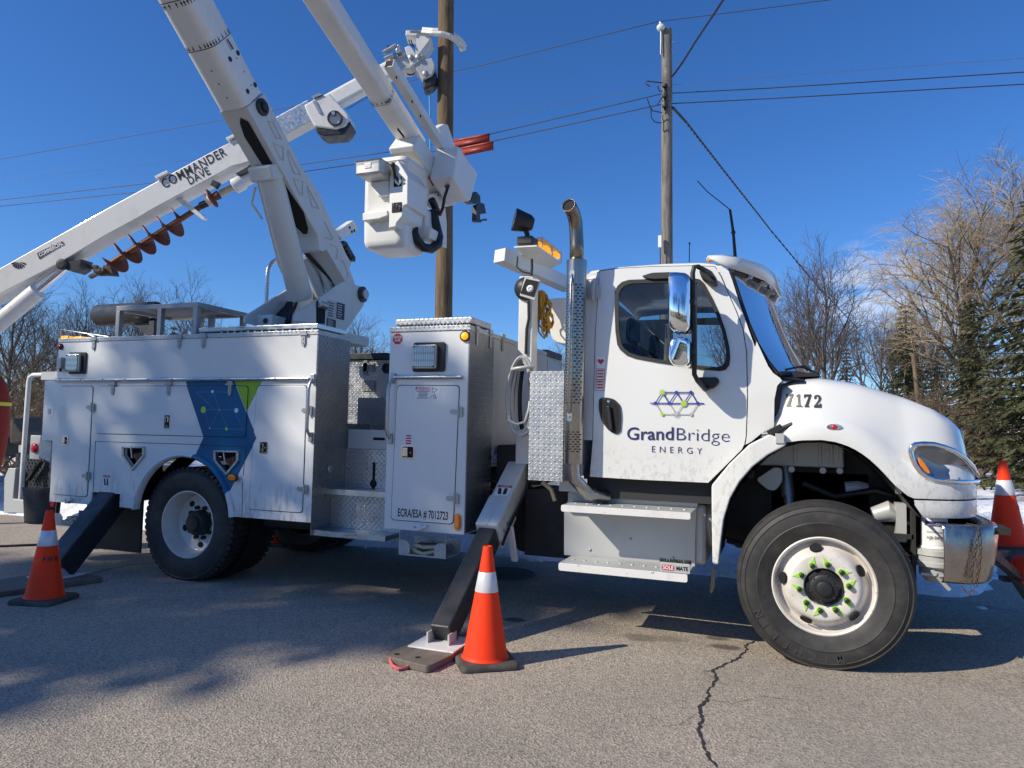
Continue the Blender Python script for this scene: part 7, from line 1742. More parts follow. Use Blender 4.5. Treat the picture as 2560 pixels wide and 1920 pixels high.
mb = MB(); e_ = Vector((-0.13, -0.03, 0)); mb.tube([ct_ + e_ - d_ * 0.15, ct_ + e_ - d_ * 0.4, cb_ + e_ + d_ * 0.35, cb_ + e_ * 0.6 + d_ * 0.1], 0.016, 8); mb.tube([ct_ + e_ * 1.3 - d_ * 0.2, ct_ + e_ * 1.9 - d_ * 0.35, ct_ + e_ * 1.4 - d_ * 0.5], 0.012, 8); mb.build('hydraulic_line', 'boom_grey', cyl, smooth=60)
mb = MB(); s0, s1 = px_(TT(930, 1130), -4.62), px_(TT(700, 590), -4.62); mb.tube([s0, s1], 0.06, 16); mb.tube([s0 + Vector((0.1, 0, 0.05)), s1 + Vector((0.11, 0.05, 0.02))], 0.035, 10); mb.build('leveling_cylinder', 'boom_grey', truck, smooth=50)
mb = MB(); mb.tube([s1 + Vector((0.05, 0, 0)), s1 + Vector((0.08, -0.1, 0.02)), s0.lerp(s1, 0.4) + Vector((0.16, 0.1, 0)), s0 + Vector((0.14, 0.1, 0))], 0.02, 8); mb.build('boom_hose', 'hose_black', lb, smooth=60)
# arm stop bracket and valve clutter on top of the lower boom
mb = MB(); slab(mb, [(1140, 215), (1215, 190), (1300, 125), (1395, 62), (1470, 180), (1395, 250), (1290, 300), (1235, 340), (1190, 290)], TT, -4.34, -4.42); br = mb.build('boom_stop', 'boom_white', truck, bevel=0.006)
for p in ((1340, 165), (1370, 225), (1405, 210)):
    mb = MB(); mb.lathe([(0.016, 0), (0.016, 0.004), (0, 0.004)], px_(TT(*p), -4.339), (1, 0, 0), 14); mb.build('hole', 'dark_void', br)
mb = MB()
for k in range(9):
    p = px_(TT(1235 + 15 * k, 400 + 26 * k), -4.36 - 0.02 * (k % 2)); mb.box(p.x - 0.05, p.x + 0.04, p.y - 0.03, p.y + 0.03, p.z - 0.03, p.z + 0.025)
mb.build('valve_block', 'black_paint', lb)
# fibreglass insulating sleeve up to the elbow, then the upper boom coming back down
SN, SF = -4.295, -4.605
def rr_beam(a_, b_, nrm_, h0, h1, x0, x1, r=0.07, n=5):
    """rounded rectangular beam in a plane of constant x; a_,b_ are lower-edge points, nrm_ the in-plane normal"""
    rows = []
    for p, h in ((a_, h0), (b_, h1)):
        rw = rrect(min(x0, x1), max(x0, x1), 0.0, h, r, n); rows.append([Vector((u, p.y + nrm_.y * v, p.z + nrm_.z * v)) for u, v in rw])
    return rows
sa = px_(A1(1940, 852), SN); sb = px_(A1(1480, 0), SN); sd_ = (sb - sa).normalized(); sn_ = Vector((0, -sd_.z, sd_.y)); sn_ = sn_ if sn_.z > 0 else -sn_
elbow = Vector((-4.45, -3.69, 7.05))
send = sa + sd_ * 5.0
R_ = rr_beam(sa, send, sn_, 0.335, 0.36, SN, SF, 0.085)
mb = MB(); mb.grid(R_, True); n = len(R_[0]); mb.f.append(list(range(n))); mb.f.append([n + i for i in range(n - 1, -1, -1)]); slv = mb.build('boom_sleeve', 'fiberglass', truck, smooth=50, fix=True)
def band(t, arrows=1, parent=slv, A=sa, D=sd_, NN=sn_, h=0.336, x0=SN, x1=SF, r=0.085, mat='decal_black', k=0):
    mb = MB()
    for wd, o_ in ((0.006, 0.0),):
        rows = []
        for s_ in (t, t + wd):
            p = A + D * s_; rw = rrect(min(x0, x1) - 0.0015, max(x0, x1) + 0.0015, -0.0015, h + 0.0015 + 0.005 * s_, r, 5); rows.append([Vector((u, p.y + NN.y * v, p.z + NN.z * v)) for u, v in rw])
        mb.grid(rows, True)
    rw = rrect(min(x0, x1) - 0.0015, max(x0, x1) + 0.0015, -0.0015, h + 0.0015 + 0.005 * t, r, 5)
    L_ = [Vector((u, v)) for u, v in rw]; per = []
    for i in range(len(L_)):
        a_, b_ = L_[i], L_[(i + 1) % len(L_)]; m_ = max(1, int((b_ - a_).length / 0.055))
        for j in range(m_): per.append((a_.lerp(b_, (j + 0.5) / m_), (b_ - a_).normalized()))
    for c_, tn in per:
        f_ = lambda s_, w_: Vector((c_.x + tn.x * w_, A.y + D.y * s_ + NN.y * (c_.y + tn.y * w_), A.z + D.z * s_ + NN.z * (c_.y + tn.y * w_)))
        mb.add([f_(t + arrows * 0.045, -0.004), f_(t + arrows * 0.045, 0.004), f_(t + arrows * 0.022, 0.004), f_(t + arrows * 0.022, -0.004)], [[0, 1, 2, 3]])
        mb.add([f_(t + arrows * 0.026, -0.011), f_(t + arrows * 0.026, 0.011), f_(t + arrows * 0.004, 0.0)], [[0, 1, 2]])
    b = mb.build('arrow_band', mat, parent); b['kind'] = 'stuff'
t1 = (px_(A1(1690, 375), SN) - sa).dot(sd_); band(t1, 1)
t2_ = (px_(A1(1480, -15), SN) - sa).dot(sd_); band(t2_, -1)
for p in ((1818, 467), (1880, 418), (1957, 721), (2016, 670)):
    q = px_(A1(*p), SN + 0.001); mb = MB(); mb.lathe([(0.022, 0), (0.020, 0.003), (0, 0.003)], q, (1, 0, 0), 18); mb.build('hole_plug', 'decal_black', slv)
for p in ((1928, 567), (1985, 671), (1870, 460)):
    q = px_(A1(*p), SN + 0.001); mb = MB(); mb.lathe([(0.006, 0), (0.006, 0.002), (0, 0.002)], q, (1, 0, 0), 10); mb.build('rivet', 'decal_black', slv)
for p in ((1672, 560), (1730, 665), (1793, 772)):
    r_ = ray(A1(*p)); nn_ = -sn_; t_ = (sa + nn_ * 0.001 - CAM).dot(nn_) / r_.dot(nn_); q = CAM + r_ * t_; mb = MB(); mb.lathe([(0.007, 0), (0.007, 0.002), (0, 0.002)], q, nn_, 10); mb.build('rivet', 'decal_black', slv)
q = [px_(A1(*p), SN + 0.002) for p in ((1800, 305), (1848, 385), (1825, 400), (1785, 320))]; mb = MB(); mb.prism(q, (0.0008, 0, 0)); st_ = mb.build('sticker', 'decal_grey', slv)
q = [px_(A1(*p), SN + 0.0032) for p in ((1800, 306), (1848, 385), (1838, 390), (1793, 310))]; mb = MB(); mb.prism(q, (0.0008, 0, 0)); mb.build('print', 'decal_maroon', st_)
# upper boom
UN, UF = -4.0, -4.25
ua, ub = px_(A2(740, 0), UN), px_(A2(1335, 965), UN); ud = (ub - ua).normalized(); un_ = Vector((0, -ud.z, ud.y)); un_ = un_ if un_.z > 0 else -un_
uend = ub + ud * 0.25; ustart = ua - ud * ((ua.y + 3.69) / ud.y)
UH = 0.25
R_ = rr_beam(ustart - un_ * UH, uend - un_ * (UH - 0.02), un_, UH + 0.03, UH - 0.02, UN, UF, 0.06)
mb = MB(); mb.grid(R_, True); n = len(R_[0]); mb.f.append(list(range(n))); mb.f.append([n + i for i in range(n - 1, -1, -1)]); ubm = mb.build('upper_boom', 'fiberglass', truck, smooth=50, fix=True)
mb = MB(); p = px_(A2(1130, 800), UN); t_ = (p - ua).dot(ud)
band((ua + ud * t_ - (uend - ud * 9)).dot(ud) * 0 + t_, -1, ubm, ua - un_ * UH, ud, un_, UH - 0.008, UN, UF, 0.058)
q = px_(A2(1205, 1050), UN + 0.001); mb = MB(); mb.bar(px_(A2(1180, 1015), UN + 0.001), px_(A2(1235, 1085), UN + 0.001), 0.03, 0.003, (1, 0, 0)); mb.build('slot', 'dark_void', ubm)
# elbow housing joining the two booms (overhead, above the frame)
mb = MB(); mb.lathe([(0.0, -0.42), (0.27, -0.42), (0.28, -0.38), (0.28, 0.36), (0.27, 0.40), (0.0, 0.40)], Vector((-4.28, elbow.y, elbow.z)), (1, 0, 0), 32); mb.build('elbow', 'boom_white', truck, smooth=40)
# jib beam lying along the upper boom
ja, jb = px_(A2(1115, 500), -3.88), px_(A2(1400, 955), -3.88)
mb = MB(); mb.bar(ja, jb + (jb - ja) * 0.55, 0.10, 0.11, (1, 0, 0)); jib = mb.build('jib', 'fiberglass', truck, bevel=0.008)
mb = MB(); jd = (jb - ja).normalized(); mb.bar(ja - jd * 0.001, ja + jd * 0.006, 0.082, 0.09, (1, 0, 0)); mb.build('jib_end', 'dark_void', jib)
for p in ((1172, 612), (1296, 803), (1362, 917)):
    mb = MB(); mb.lathe([(0.017, 0), (0.017, 0.003), (0, 0.003)], px_(A2(*p), -3.829), (1, 0, 0), 14); mb.build('hole', 'dark_void', jib)
# boom tip housing
HN, HF = -3.93, -4.26
mb = MB(); q = [px_(BK(*p), HN) for p in ((930, 205), (900, 110), (1000, -20), (1135, 190), (1255, 345), (1335, 640), (1520, 880), (1495, 945), (1330, 985), (1150, 1005), (1320, 770))]
q = [px_(BK(*p), HN) for p in ((928, 205), (905, 120), (1000, -20), (1250, 345), (1345, 620), (1525, 880), (1495, 950), (1325, 772))]
mb.prism(q, (HF - HN, 0, 0)); tip = mb.build('boom_tip', 'fiberglass', truck, bevel=0.02, seg=3)
mb = MB(); q2 = [px_(BK(*p), HN - 0.05) for p in ((1325, 772), (1500, 900), (1490, 950), (1330, 985), (1150, 1005), (1060, 930), (1020, 820))]; mb.prism(q2, (-0.16, 0, 0)); mb.build('tip_cover', 'fiberglass', tip, bevel=0.012)
c0_, c1_ = px_(BK(1030, 530), HN), None
nrm_u = (q[0] - q[7]).normalized().cross(Vector((1, 0, 0))).normalized(); nrm_u = nrm_u if nrm_u.z < 0 else -nrm_u
def on_tip(p, off):
    r_ = ray(p); t_ = (q[0] + nrm_u * off - CAM).dot(nrm_u) / r_.dot(nrm_u); return CAM + r_ * t_
mb = MB(); mb.prism([on_tip(BK(*p), 0.002) for p in ((890, 590), (1110, 540), (1240, 700), (1110, 780), (1000, 745))], nrm_u * 0.001); sk_ = mb.build('sticker', 'decal_white', tip)
for pts in (((960, 562), (995, 556), (1022, 632), (1000, 640)), ((1088, 548), (1120, 542), (1193, 682), (1168, 692))):
    mb = MB(); mb.prism([on_tip(BK(*p), 0.0035) for p in pts], nrm_u * 0.001); mb.build('print', 'decal_red', sk_)
for p in ((1246, 816),):
    mb = MB(); mb.lathe([(0.018, 0), (0.018, 0.004), (0, 0.004)], px_(BK(*p), HN - 0.02), (1, 0, 0), 14); mb.build('hole', 'dark_void', tip)
# winch cover box on the near side of the tip
WN = -3.62
mb = MB(); w_ = [px_(BK(*p), WN) for p in ((1525, 140), (1785, 500), (1790, 540), (1700, 885), (1670, 905), (1452, 560))]; mb.prism(w_, (HN + 0.004 - WN, 0, 0)); wc = mb.build('winch_cover', 'fiberglass', truck, bevel=0.015, seg=3)
mb = MB(); f_ = [px_(BK(*p), HN + 0.03) for p in ((1285, 270), (1262, 300), (1205, 540), (1215, 580), (1465, 935), (1500, 930), (1520, 880), (1245, 565), (1310, 300))]; mb.prism(f_, (0.02, 0, 0)); mb.build('cover_flange', 'fiberglass', wc, bevel=0.004)
mb = MB(); jb2 = [px_(BK(*p), -3.83) for p in ((1250, -120), (1330, -170), (1385, -160), (1500, 170), (1480, 250), (1385, 250))]; mb.prism(jb2, (-0.10, 0, 0)); mb.build('jib_holder', 'fiberglass', truck, bevel=0.015)
mb = MB(); mb.tube([px_(BK(*p), xx) for p, xx in (((1350, 700), -3.80), ((1390, 690), -3.72), ((1370, 740), -3.70), ((1335, 850), -3.72), ((1310, 1000), -3.76), ((1275, 1090), -3.85), ((1235, 1085), -3.92), ((1195, 980), -3.97), ((1170, 885), -3.99))], 0.018, 10); mb.build('control_hose', 'hose_black', wc, smooth=60)
mb = MB(); mb.tube([px_(BK(*p), -3.9) for p in ((1155, 880), (1195, 960), (1230, 1070))], 0.045, 10); mb.build('hose_boot', 'hose_black', wc, smooth=60)
# bucket
BX0, BX1, BY0, BY1, BZ0, BZ1 = -4.535, -3.97, 1.90, 2.50, 3.46, 4.50
def bring(z, ins, r=0.09): return [Vector((u, v, z)) for u, v in rrect(BX0 + ins, BX1 - ins, BY0 + ins, BY1 - ins, r, 5)]
rows = [bring(BZ1, 0.0), bring(BZ1 - 0.02, -0.012), bring(BZ1 - 0.05, -0.012), bring(BZ1 - 0.06, 0.0), bring(BZ0 + 0.35, 0.004), bring(BZ0 + 0.09, 0.010), bring(BZ0 + 0.04, 0.022), bring(BZ0 + 0.012, 0.05, 0.08), bring(BZ0, 0.10, 0.06)]
mb = MB(); mb.grid(rows, True); n = len(rows[0]); mb.f.append([8 * n + i for i in range(n)]); mb.grid([rows[0], [v - Vector((0, 0, 0.9)) for v in bring(BZ1, 0.03)]], True); bkt = mb.build('bucket', 'fiberglass', truck, smooth=50, fix=True)
def fbox(pts, y0, y1, name, mat='fiberglass', parent=bkt, bevel=0.02):
    mb = MB(); mb.plate([xz(at_y(BK(*p), y0)) for p in pts], y0, y1); return mb.build(name, mat, parent, bevel=bevel, seg=3)
fbox([(197, 1065), (440, 1030), (545, 1020), (545, 1100), (430, 1145), (200, 1175)], 1.79, 1.93, 'step_pocket', bevel=0.012)
mtb = fbox([(575, 560), (640, 380), (690, 330), (830, 560), (825, 945), (765, 965), (750, 1110), (672, 1200), (660, 1255), (562, 1275)], 1.80, 2.27, 'platform_mount', bevel=0.012)
for (x0, x1, z0, z1) in ((632, 745, 560, 705), (605, 747, 912, 1065)):
    a_, b_ = at_y(BK(x0, z1), 1.798), at_y(BK(x1, z0), 1.798); mb = MB(); mb.plate(rrect(a_.x, b_.x, a_.z, b_.z, 0.008), 1.7965, 1.7995); hb = mb.build('opening', 'dark_void', mtb)
    for k in range(3):
        mb = MB(); c_ = at_y(BK(x0 + 30 + 38 * k, (z0 + z1) / 2 + 20 * (k - 1)), 1.79); mb.tube([c_, c_ + Vector((0.01, -0.02, 0.03))], 0.010, 8); mb.build('fitting', 'zinc', hb, smooth=50)
fbox([(760, 950), (890, 975), (1000, 950), (1070, 1000), (1080, 1240), (1150, 1265), (1120, 1405), (1000, 1430), (960, 1330), (680, 1240), (690, 1190), (760, 1110)], 2.28, 2.50, 'mount_lower', bevel=0.014)
# side face of the mount seen in shade
# tool tray on the front lip
tx0, tx1 = at_y(BK(92, 400), 1.60).x, at_y(BK(448, 400), 1.60).x; tz0, tz1 = at_y(BK(90, 545), 1.60).z, at_y(BK(90, 360), 1.60).z
rows = []
for z_, i_ in ((tz0, 0.03), (tz0 + 0.02, 0.012), (tz1, 0.0), (tz1 + 0.004, -0.014), (tz1 + 0.004, 0.004)):
    rows.append([Vector((u, v, z_)) for u, v in rrect(tx0 + i_, tx1 - i_, 1.60 + i_, 1.89 - i_, 0.03, 3)])
mb = MB(); mb.grid(rows, True); n = len(rows[0]); mb.f.append(list(range(n))); mb.grid([rows[4], [Vector((v.x, v.y, tz0 + 0.02)) for v in rows[4]]], True); try_ = mb.build('tool_tray', 'grey_plate', bkt, smooth=50, fix=True)
mb = MB(); a_ = at_y(BK(270, 405), 1.597); mb.box(a_.x - 0.04, a_.x + 0.04, 1.596, 1.5995, a_.z - 0.028, a_.z + 0.028); st_ = mb.build('sticker', 'decal_white', try_)
mb = MB(); put_text(mb, 'DANGER', 0.018, (a_.x, 1.5952, a_.z + 0.006)); mb.box(a_.x - 0.033, a_.x + 0.033, 1.5945, 1.5958, a_.z - 0.016, a_.z - 0.012); mb.build('print', 'decal_red', st_)
fbox([(312, 640), (560, 610), (560, 815), (410, 830), (315, 690)], 1.84, 1.885, 'tray_bracket', bevel=0.006)
# things clipped inside the mount: orange glove tip, tester, hose loop
fbox([(655, 400), (690, 335), (725, 380), (720, 400)], 1.85, 1.95, 'orange_flap', 'orange_plastic', bevel=0.004)
mb = MB(); mb.tube([at_y(BK(*p), 1.77) for p in ((618, 400), (635, 480), (650, 560), (690, 600))], 0.018, 8); mb.ball(at_y(BK(622, 400), 1.77), 0.03, 10, 6); tl_ = mb.build('lanyard', 'hose_black', bkt, smooth=60)
mb = MB(); mb.bar(at_y(BK(612, 460), 1.765), at_y(BK(628, 540), 1.765), 0.035, 0.02, (0, 1, 0)); mb.build('lanyard_tag', 'hiviz_yellow', tl_)
mb = MB(); mb.tube([at_y(BK(*p), 1.785) for p in ((660, 600), (668, 640), (700, 668), (725, 640), (712, 585), (690, 560), (700, 600))], 0.014, 8); mb.build('snap_hook', 'decal_white', bkt, smooth=60)
mb = MB(); mb.tube([px_(BK(*p), xx) for p, xx in (((1165, 1040), -3.92), ((1200, 1200), -3.88), ((1250, 1400), -3.85), ((1235, 1500), -3.85), ((1150, 1560), -3.87), ((1040, 1540), -3.92), ((950, 1440), -3.96), ((910, 1340), -3.98), ((920, 1260), -4.0))], [0.062, 0.062, 0.062, 0.060, 0.056, 0.054, 0.052, 0.052, 0.05], 16); hs = mb.build('hose_bundle', 'hose_black', bkt, smooth=60)
mb = MB(); mb.prism([px_(BK(*p), -4.0) for p in ((1245, 1110), (1345, 990), (1365, 1200), (1365, 1550), (1325, 1530))], (-0.012, 0, 0)); mb.build('splash_guard', 'fiberglass', bkt)
# jib tip tool (black jaw) hanging beyond the winch cover
mb = MB(); mb.prism([px_(BK(*p), -3.70) for p in ((1780, 770), (1830, 830), (1830, 900), (1840, 930), (1750, 940), (1700, 905), (1720, 850))], (-0.10, 0, 0)); mb.prism([px_(BK(*p), -3.72) for p in ((1850, 925), (1885, 940), (1912, 1070), (1830, 1080), (1825, 1150), (1860, 1165), (1840, 1195), (1785, 1190), (1770, 1165), (1780, 960))], (-0.06, 0, 0)); mb.tube([px_(BK(*p), -3.75) for p in ((1840, 1170), (1915, 1165), (1912, 1150), (1850, 1152))], 0.008, 6); mb.build('jib_hook', 'black_paint', truck)
# ================================================================ DIGGER DERRICK behind
DD = 11.55
dig = thing('digger_derrick', 'white digger derrick boom with auger reaching in from the left', 'digger truck', at_d((-330, 1300), DD + 0.5) * 1.0)
dig.location.z = 0.0
def dpt_(p, dd=DD): return at_d(p, dd)
def dprism(mb, fn, pts, d0, d1): mb.prism([at_d(fn(*p), d0) for p in pts], fwd * (d1 - d0)); return mb
# main stage: near face and the box behind it
B0, B1p = A5(-900, 1110), A1(1893, 1083)
topL, topR = (-420, 934), A1(1893, 1083)
nf = [A5(0, 602), A1(830, 1655), A1(1300, 1400), A1(1640, 1215), A1(1893, 1083), A1(1985, 1268), A1(1850, 1305), A1(1200, 1655), A5(1090, 205), A5(830, 345), A5(470, 560), A5(0, 805), (-400, 935), (-400, 868)]
mb = MB(); mb.prism([at_d(p, DD) for p in nf], fwd * 0.42); bm_ = mb.build('boom', 'boom_white', dig, bevel=0.012)
mb = MB(); mb.prism([at_d(p, DD - 0.003) for p in (A1(1770, 1155), A1(1893, 1083), A1(1985, 1268), A1(1850, 1305))], fwd * -0.008); mb.build('boom_collar', 'worn_white', bm_)
for p in ((1865, 1100), (1310, 1400)):
    mb = MB(); c_ = at_d(A1(*p), DD + 0.1); mb.bar(c_ - right * 0.10 + down * 0.05, c_ + right * 0.10 - down * 0.05, 0.30, 0.05, down); mb.build('lug', 'worn_white', bm_, bevel=0.006)
# lettering on the boom
bd = (at_d(A1(1893, 1083), DD) - at_d(A1(830, 1655), DD)).normalized(); bu = fwd.cross(bd).normalized(); bu = bu if bu.z > 0 else -bu
mb = MB(); a_, b_ = at_d(A1(1265, 1480), DD - 0.006), at_d(A1(1795, 1200), DD - 0.006)
L_ = (b_ - a_).length; put_text(mb, 'COMMANDER', 0.215, at_d(A1(1530, 1330), DD - 0.006), bd, bu, bold=0.0015, sx=L_ / 1.38 * 0.90, space=1.09); cm = mb
mb.build('lettering', 'decal_black', bm_)
mb = MB(); put_text(mb, 'DAVE', 0.19, at_d(A1(1568, 1392), DD - 0.006), bd, bu, bold=0.0015, sx=0.80, space=1.06); mb.build('lettering', 'decal_black', bm_)
mb = MB(); q = [at_d(A5(*p), DD - 0.004) for p in ((292, 485), (490, 388), (507, 408), (310, 530))]; mb.prism(q, fwd * -0.003); st_ = mb.build('sticker', 'decal_maroon', bm_)
mb = MB(); q = [at_d(A5(*p), DD - 0.004) for p in ((276, 470), (400, 408), (408, 425), (290, 484))]; mb.prism(q, fwd * -0.003); mb.build('sticker', 'decal_white', bm_)
mb = MB(); put_text(mb, 'COMMERCIAL', 0.088, at_d(A5(402, 452), DD - 0.009), bd, bu, bold=0.003, sx=0.78); mb.build('lettering', 'decal_white', st_)
for k in range(7):
    t_ = math.radians(200 + 23 * k); c_ = at_d(A5(147, 548), DD - 0.004); e_ = right * math.cos(t_) + down * -math.sin(t_); mb = MB(); n_ = e_.cross(fwd); mb.prism([c_ + e_ * 0.02, c_ + e_ * 0.115 + n_ * 0.017, c_ + e_ * 0.125, c_ + e_ * 0.115 - n_ * 0.017], fwd * -0.002); mb.build('emblem', 'decal_black', bm_)
# lift cylinder below the boom
rod0, rod1 = at_d(A5(520, 600), DD + 0.1), at_d(A5(290, 790), DD + 0.1)
rd = (rod1 - rod0).normalized()
mb = MB(); mb.tube([rod1 - rd * 0.02, rod1 + rd * 2.6], 0.135, 24); cy = mb.build('lift_cylinder', 'worn_white', dig, smooth=40)
mb = MB(); mb.tube([rod0 + down * 0.0, rod1], 0.055, 14); mb.build('rod', 'chrome', cy, smooth=50)
mb = MB(); mb.tube([rod0 - right * 0.12 - down * 0.03, rod1 - right * 0.16 - down * 0.06], 0.035, 12); mb.build('rod', 'worn_white', cy, smooth=50)
mb = MB(); dprism(mb, A5, [(460, 560), (560, 545), (640, 530), (625, 600), (575, 632), (520, 610)], DD - 0.03, DD + 0.3); mb.lathe([(0.09, 0), (0.09, 0.05), (0.05, 0.06), (0, 0.06)], at_d(A5(500, 575), DD), -fwd, 18); mb.build('cylinder_mount', 'black_paint', cy)
# extension stages to the tip
e0, e1 = at_d(A1(1950, 1180), DD + 0.2), at_d(A2(1270, 480), DD + 0.2)
ed = (e1 - e0).normalized(); en = ed.cross(fwd).normalized(); en = en if en.z > 0 else -en
s2 = at_d(A2(500, 930), DD + 0.2)
mb = MB(); mb.bar(e0 - ed * 0.3, e0 + ed * ((s2 - e0).dot(ed) + 0.1), 0.30, 0.33, en); mb.build('second_stage', 'steel', bm_, bevel=0.01)
mb = MB(); mb.bar(e0 + ed * (s2 - e0).dot(ed), e1, 0.24, 0.27, en); mb.build('third_stage', 'boom_white', bm_, bevel=0.05, seg=3)
mb = MB(); mb.prism([at_d(A2(*p), DD - 0.12) for p in ((440, 830), (540, 770), (640, 730), (690, 790), (790, 900), (800, 950), (770, 1000), (690, 1022), (525, 1000), (470, 900))], fwd * 0.5); wb_ = mb.build('winch_head', 'worn_white', dig, bevel=0.03, seg=3)
mb = MB(); mb.lathe([(0.12, 0.0), (0.12, 0.05), (0.10, 0.05), (0.10, -0.05), (0, -0.05)], at_d(A2(690, 940), DD - 0.12), -fwd, 24); mb.build('sheave_port', 'black_paint', wb_, smooth=40)
mb = MB(); mb.lathe([(0.03, -0.02), (0.03, 0.06), (0, 0.06)], at_d(A2(680, 905), DD - 0.13), -fwd, 14); mb.build('pin', 'steel', wb_, smooth=40)
mb = MB(); mb.lathe([(0.0, 0.0), (0.19, 0.0), (0.20, 0.03), (0.17, 0.06), (0.17, 0.16), (0.20, 0.19), (0.19, 0.22), (0, 0.22)], at_d(A2(720, 980), DD + 0.2), -fwd, 28); mb.build('sheave', 'steel', wb_, smooth=40)
for pts in ([(500, 760), (560, 735), (590, 745), (515, 775)], [(510, 800), (530, 790), (580, 890), (560, 895)]):
    mb = MB(); mb.prism([at_d(A2(*p), DD - 0.14) for p in pts], fwd * 0.06); mb.build('bracket', 'zinc', wb_)
mb = MB(); mb.prism([at_d(A2(*p), DD - 0.10) for p in ((525, 1005), (700, 1025), (800, 950), (815, 985), (760, 1060), (600, 1075), (545, 1050))], fwd * 0.4); mb.build('winch_drum', 'black_paint', wb_, bevel=0.02)
mb = MB(); mb.tube([at_d(A2(*p), DD + 0.1) for p in ((320, 925), (385, 935), (385, 985), (350, 1020))], 0.012, 6); mb.build('hose', 'coil_grey', bm_)
# tip: claws round the pole
pc = NP0 - dn_ * (NP0.z - at_d(A2(1565, 300), 11.8).z)   # pole axis at claw height
th = thing_parts = None
mb = MB(); dprism(mb, CL, [(445, 800), (560, 755), (640, 720), (770, 760), (800, 860), (790, 960), (560, 1000), (500, 900)], DD + 0.05, DD + 0.35); tp_ = mb.build('tip_block', 'grey_plate', dig, bevel=0.02)
mb = MB(); dprism(mb, CL, [(640, 540), (730, 500), (790, 550), (850, 650), (1000, 690), (990, 760), (880, 850), (780, 900), (690, 700)], DD + 0.0, DD + 0.35); mb.build('tip_plate', 'worn_white', tp_, bevel=0.01)
mb = MB(); dprism(mb, CL, [(790, 880), (980, 780), (1190, 745), (1235, 850), (1245, 950), (1190, 1090), (1000, 1190), (930, 1050)], DD + 0.02, DD + 0.38); mb.build('wire_holder', 'grey_plate', tp_, bevel=0.02, seg=3)
mb = MB(); dprism(mb, CL, [(1000, 1195), (1200, 1095), (1265, 1010), (1270, 1200), (1190, 1290), (1060, 1375), (1000, 1330)], DD + 0.05, DD + 0.35); mb.build('tip_sheave', 'black_paint', tp_, bevel=0.03)
mb = MB(); dprism(mb, CL, [(880, 260), (1000, 270), (1165, 345), (920, 670), (850, 670)], DD + 0.02, DD + 0.05); mb.build('guide_plate', 'boom_white', tp_)
mb = MB(); dprism(mb, CL, [(1165, 345), (1200, 450), (1030, 700), (930, 670)], DD + 0.05, DD + 0.28); mb.build('guide_web', 'boom_white', tp_)
mb = MB(); dprism(mb, CL, [(670, 200), (760, 200), (760, 250), (900, 255), (880, 310), (660, 305)], DD + 0.0, DD + 0.3); mb.build('claw_base', 'boom_white', tp_, bevel=0.01)
mb = MB(); mb.tube([at_d(CL(755, 228), DD + 0.02), at_d(CL(985, 228), DD + 0.02)], 0.032, 12); mb.tube([at_d(CL(985, 228), DD + 0.02), at_d(CL(1130, 225), DD + 0.02)], 0.014, 8); mb.build('claw_cylinder', 'steel', tp_, smooth=50)
for dd_, nm in ((DD - 0.02, 'claw'), (DD + 0.55, 'claw')):
    o_ = Vector((0, 0, 0)) if dd_ < DD else Vector((0, 0, 0.0)); P = [at_d(CL(*p), dd_ + k) for p, k in (((1000, 250), 0.05), ((1200, 265), -0.02), ((1380, 275), -0.05), ((1530, 320), -0.02), ((1680, 410), 0.05), ((1770, 500), 0.12), ((1805, 600), 0.16))]
    if dd_ > DD: P = [p + Vector((0, 0.02, 0.06)) for p in P]
    mb = MB()
    for a_, b_ in zip(P[:-1], P[1:]): mb.bar(a_, b_ + (b_ - a_) * 0.08, 0.10, 0.05, (0, 0, 1))
    mb.build(nm, 'boom_white', tp_, bevel=0.008)
for k, (pa_, pb_, r_) in enumerate((((215, 650), (480, 500), 0.035), ((245, 770), (420, 690), 0.035), ((300, 520), (400, 520), 0.015))):
    mb = MB(); mb.tube([at_d(CL(*pa_), DD), at_d(CL(*pb_), DD)], r_, 10); mb.build('tip_cylinder', 'steel' if k < 2 else 'black_paint', tp_, smooth=50)
mb = MB(); dprism(mb, CL, [(465, 590), (510, 480), (570, 500), (570, 640), (490, 660)], DD - 0.02, DD + 0.2); dprism(mb, CL, [(330, 700), (460, 640), (500, 740), (340, 760)], DD + 0.03, DD + 0.2); mb.build('valve', 'zinc', tp_, bevel=0.008)
mb = MB()
for pts in (((725, 390), (740, 450), (800, 520)), ((770, 390), (790, 460), (830, 540)), ((690, 1060), (750, 1090), (820, 1060)), ((720, 1070), (800, 1085), (850, 1040))): mb.tube([at_d(CL(*p), DD) for p in pts], 0.010, 6)
mb.build('tip_hose', 'hose_black', tp_, smooth=60)
for p in ((775, 745), (920, 735), (1060, 1060)):
    mb = MB(); mb.lathe([(0.045, 0), (0.045, 0.02), (0.025, 0.03), (0, 0.03)], at_d(CL(*p), DD), -fwd, 16); mb.build('bolt', 'zinc', tp_, smooth=40)
# blue winch line
mb = MB(); mb.tube([at_d(CL(1125, 1260), DD + 0.2), at_d(CL(1140, 1659), DD + 0.2), at_d((1076, 560), DD + 0.2)], 0.012, 6); mb.build('winch_rope', 'rope_blue', dig, smooth=60)
mb = MB(); mb.tube([at_d(A2(780, 865), DD + 0.2), at_d(A2(960, 760), DD + 0.2)], 0.012, 6); mb.build('winch_rope', 'rope_blue', dig, smooth=60)
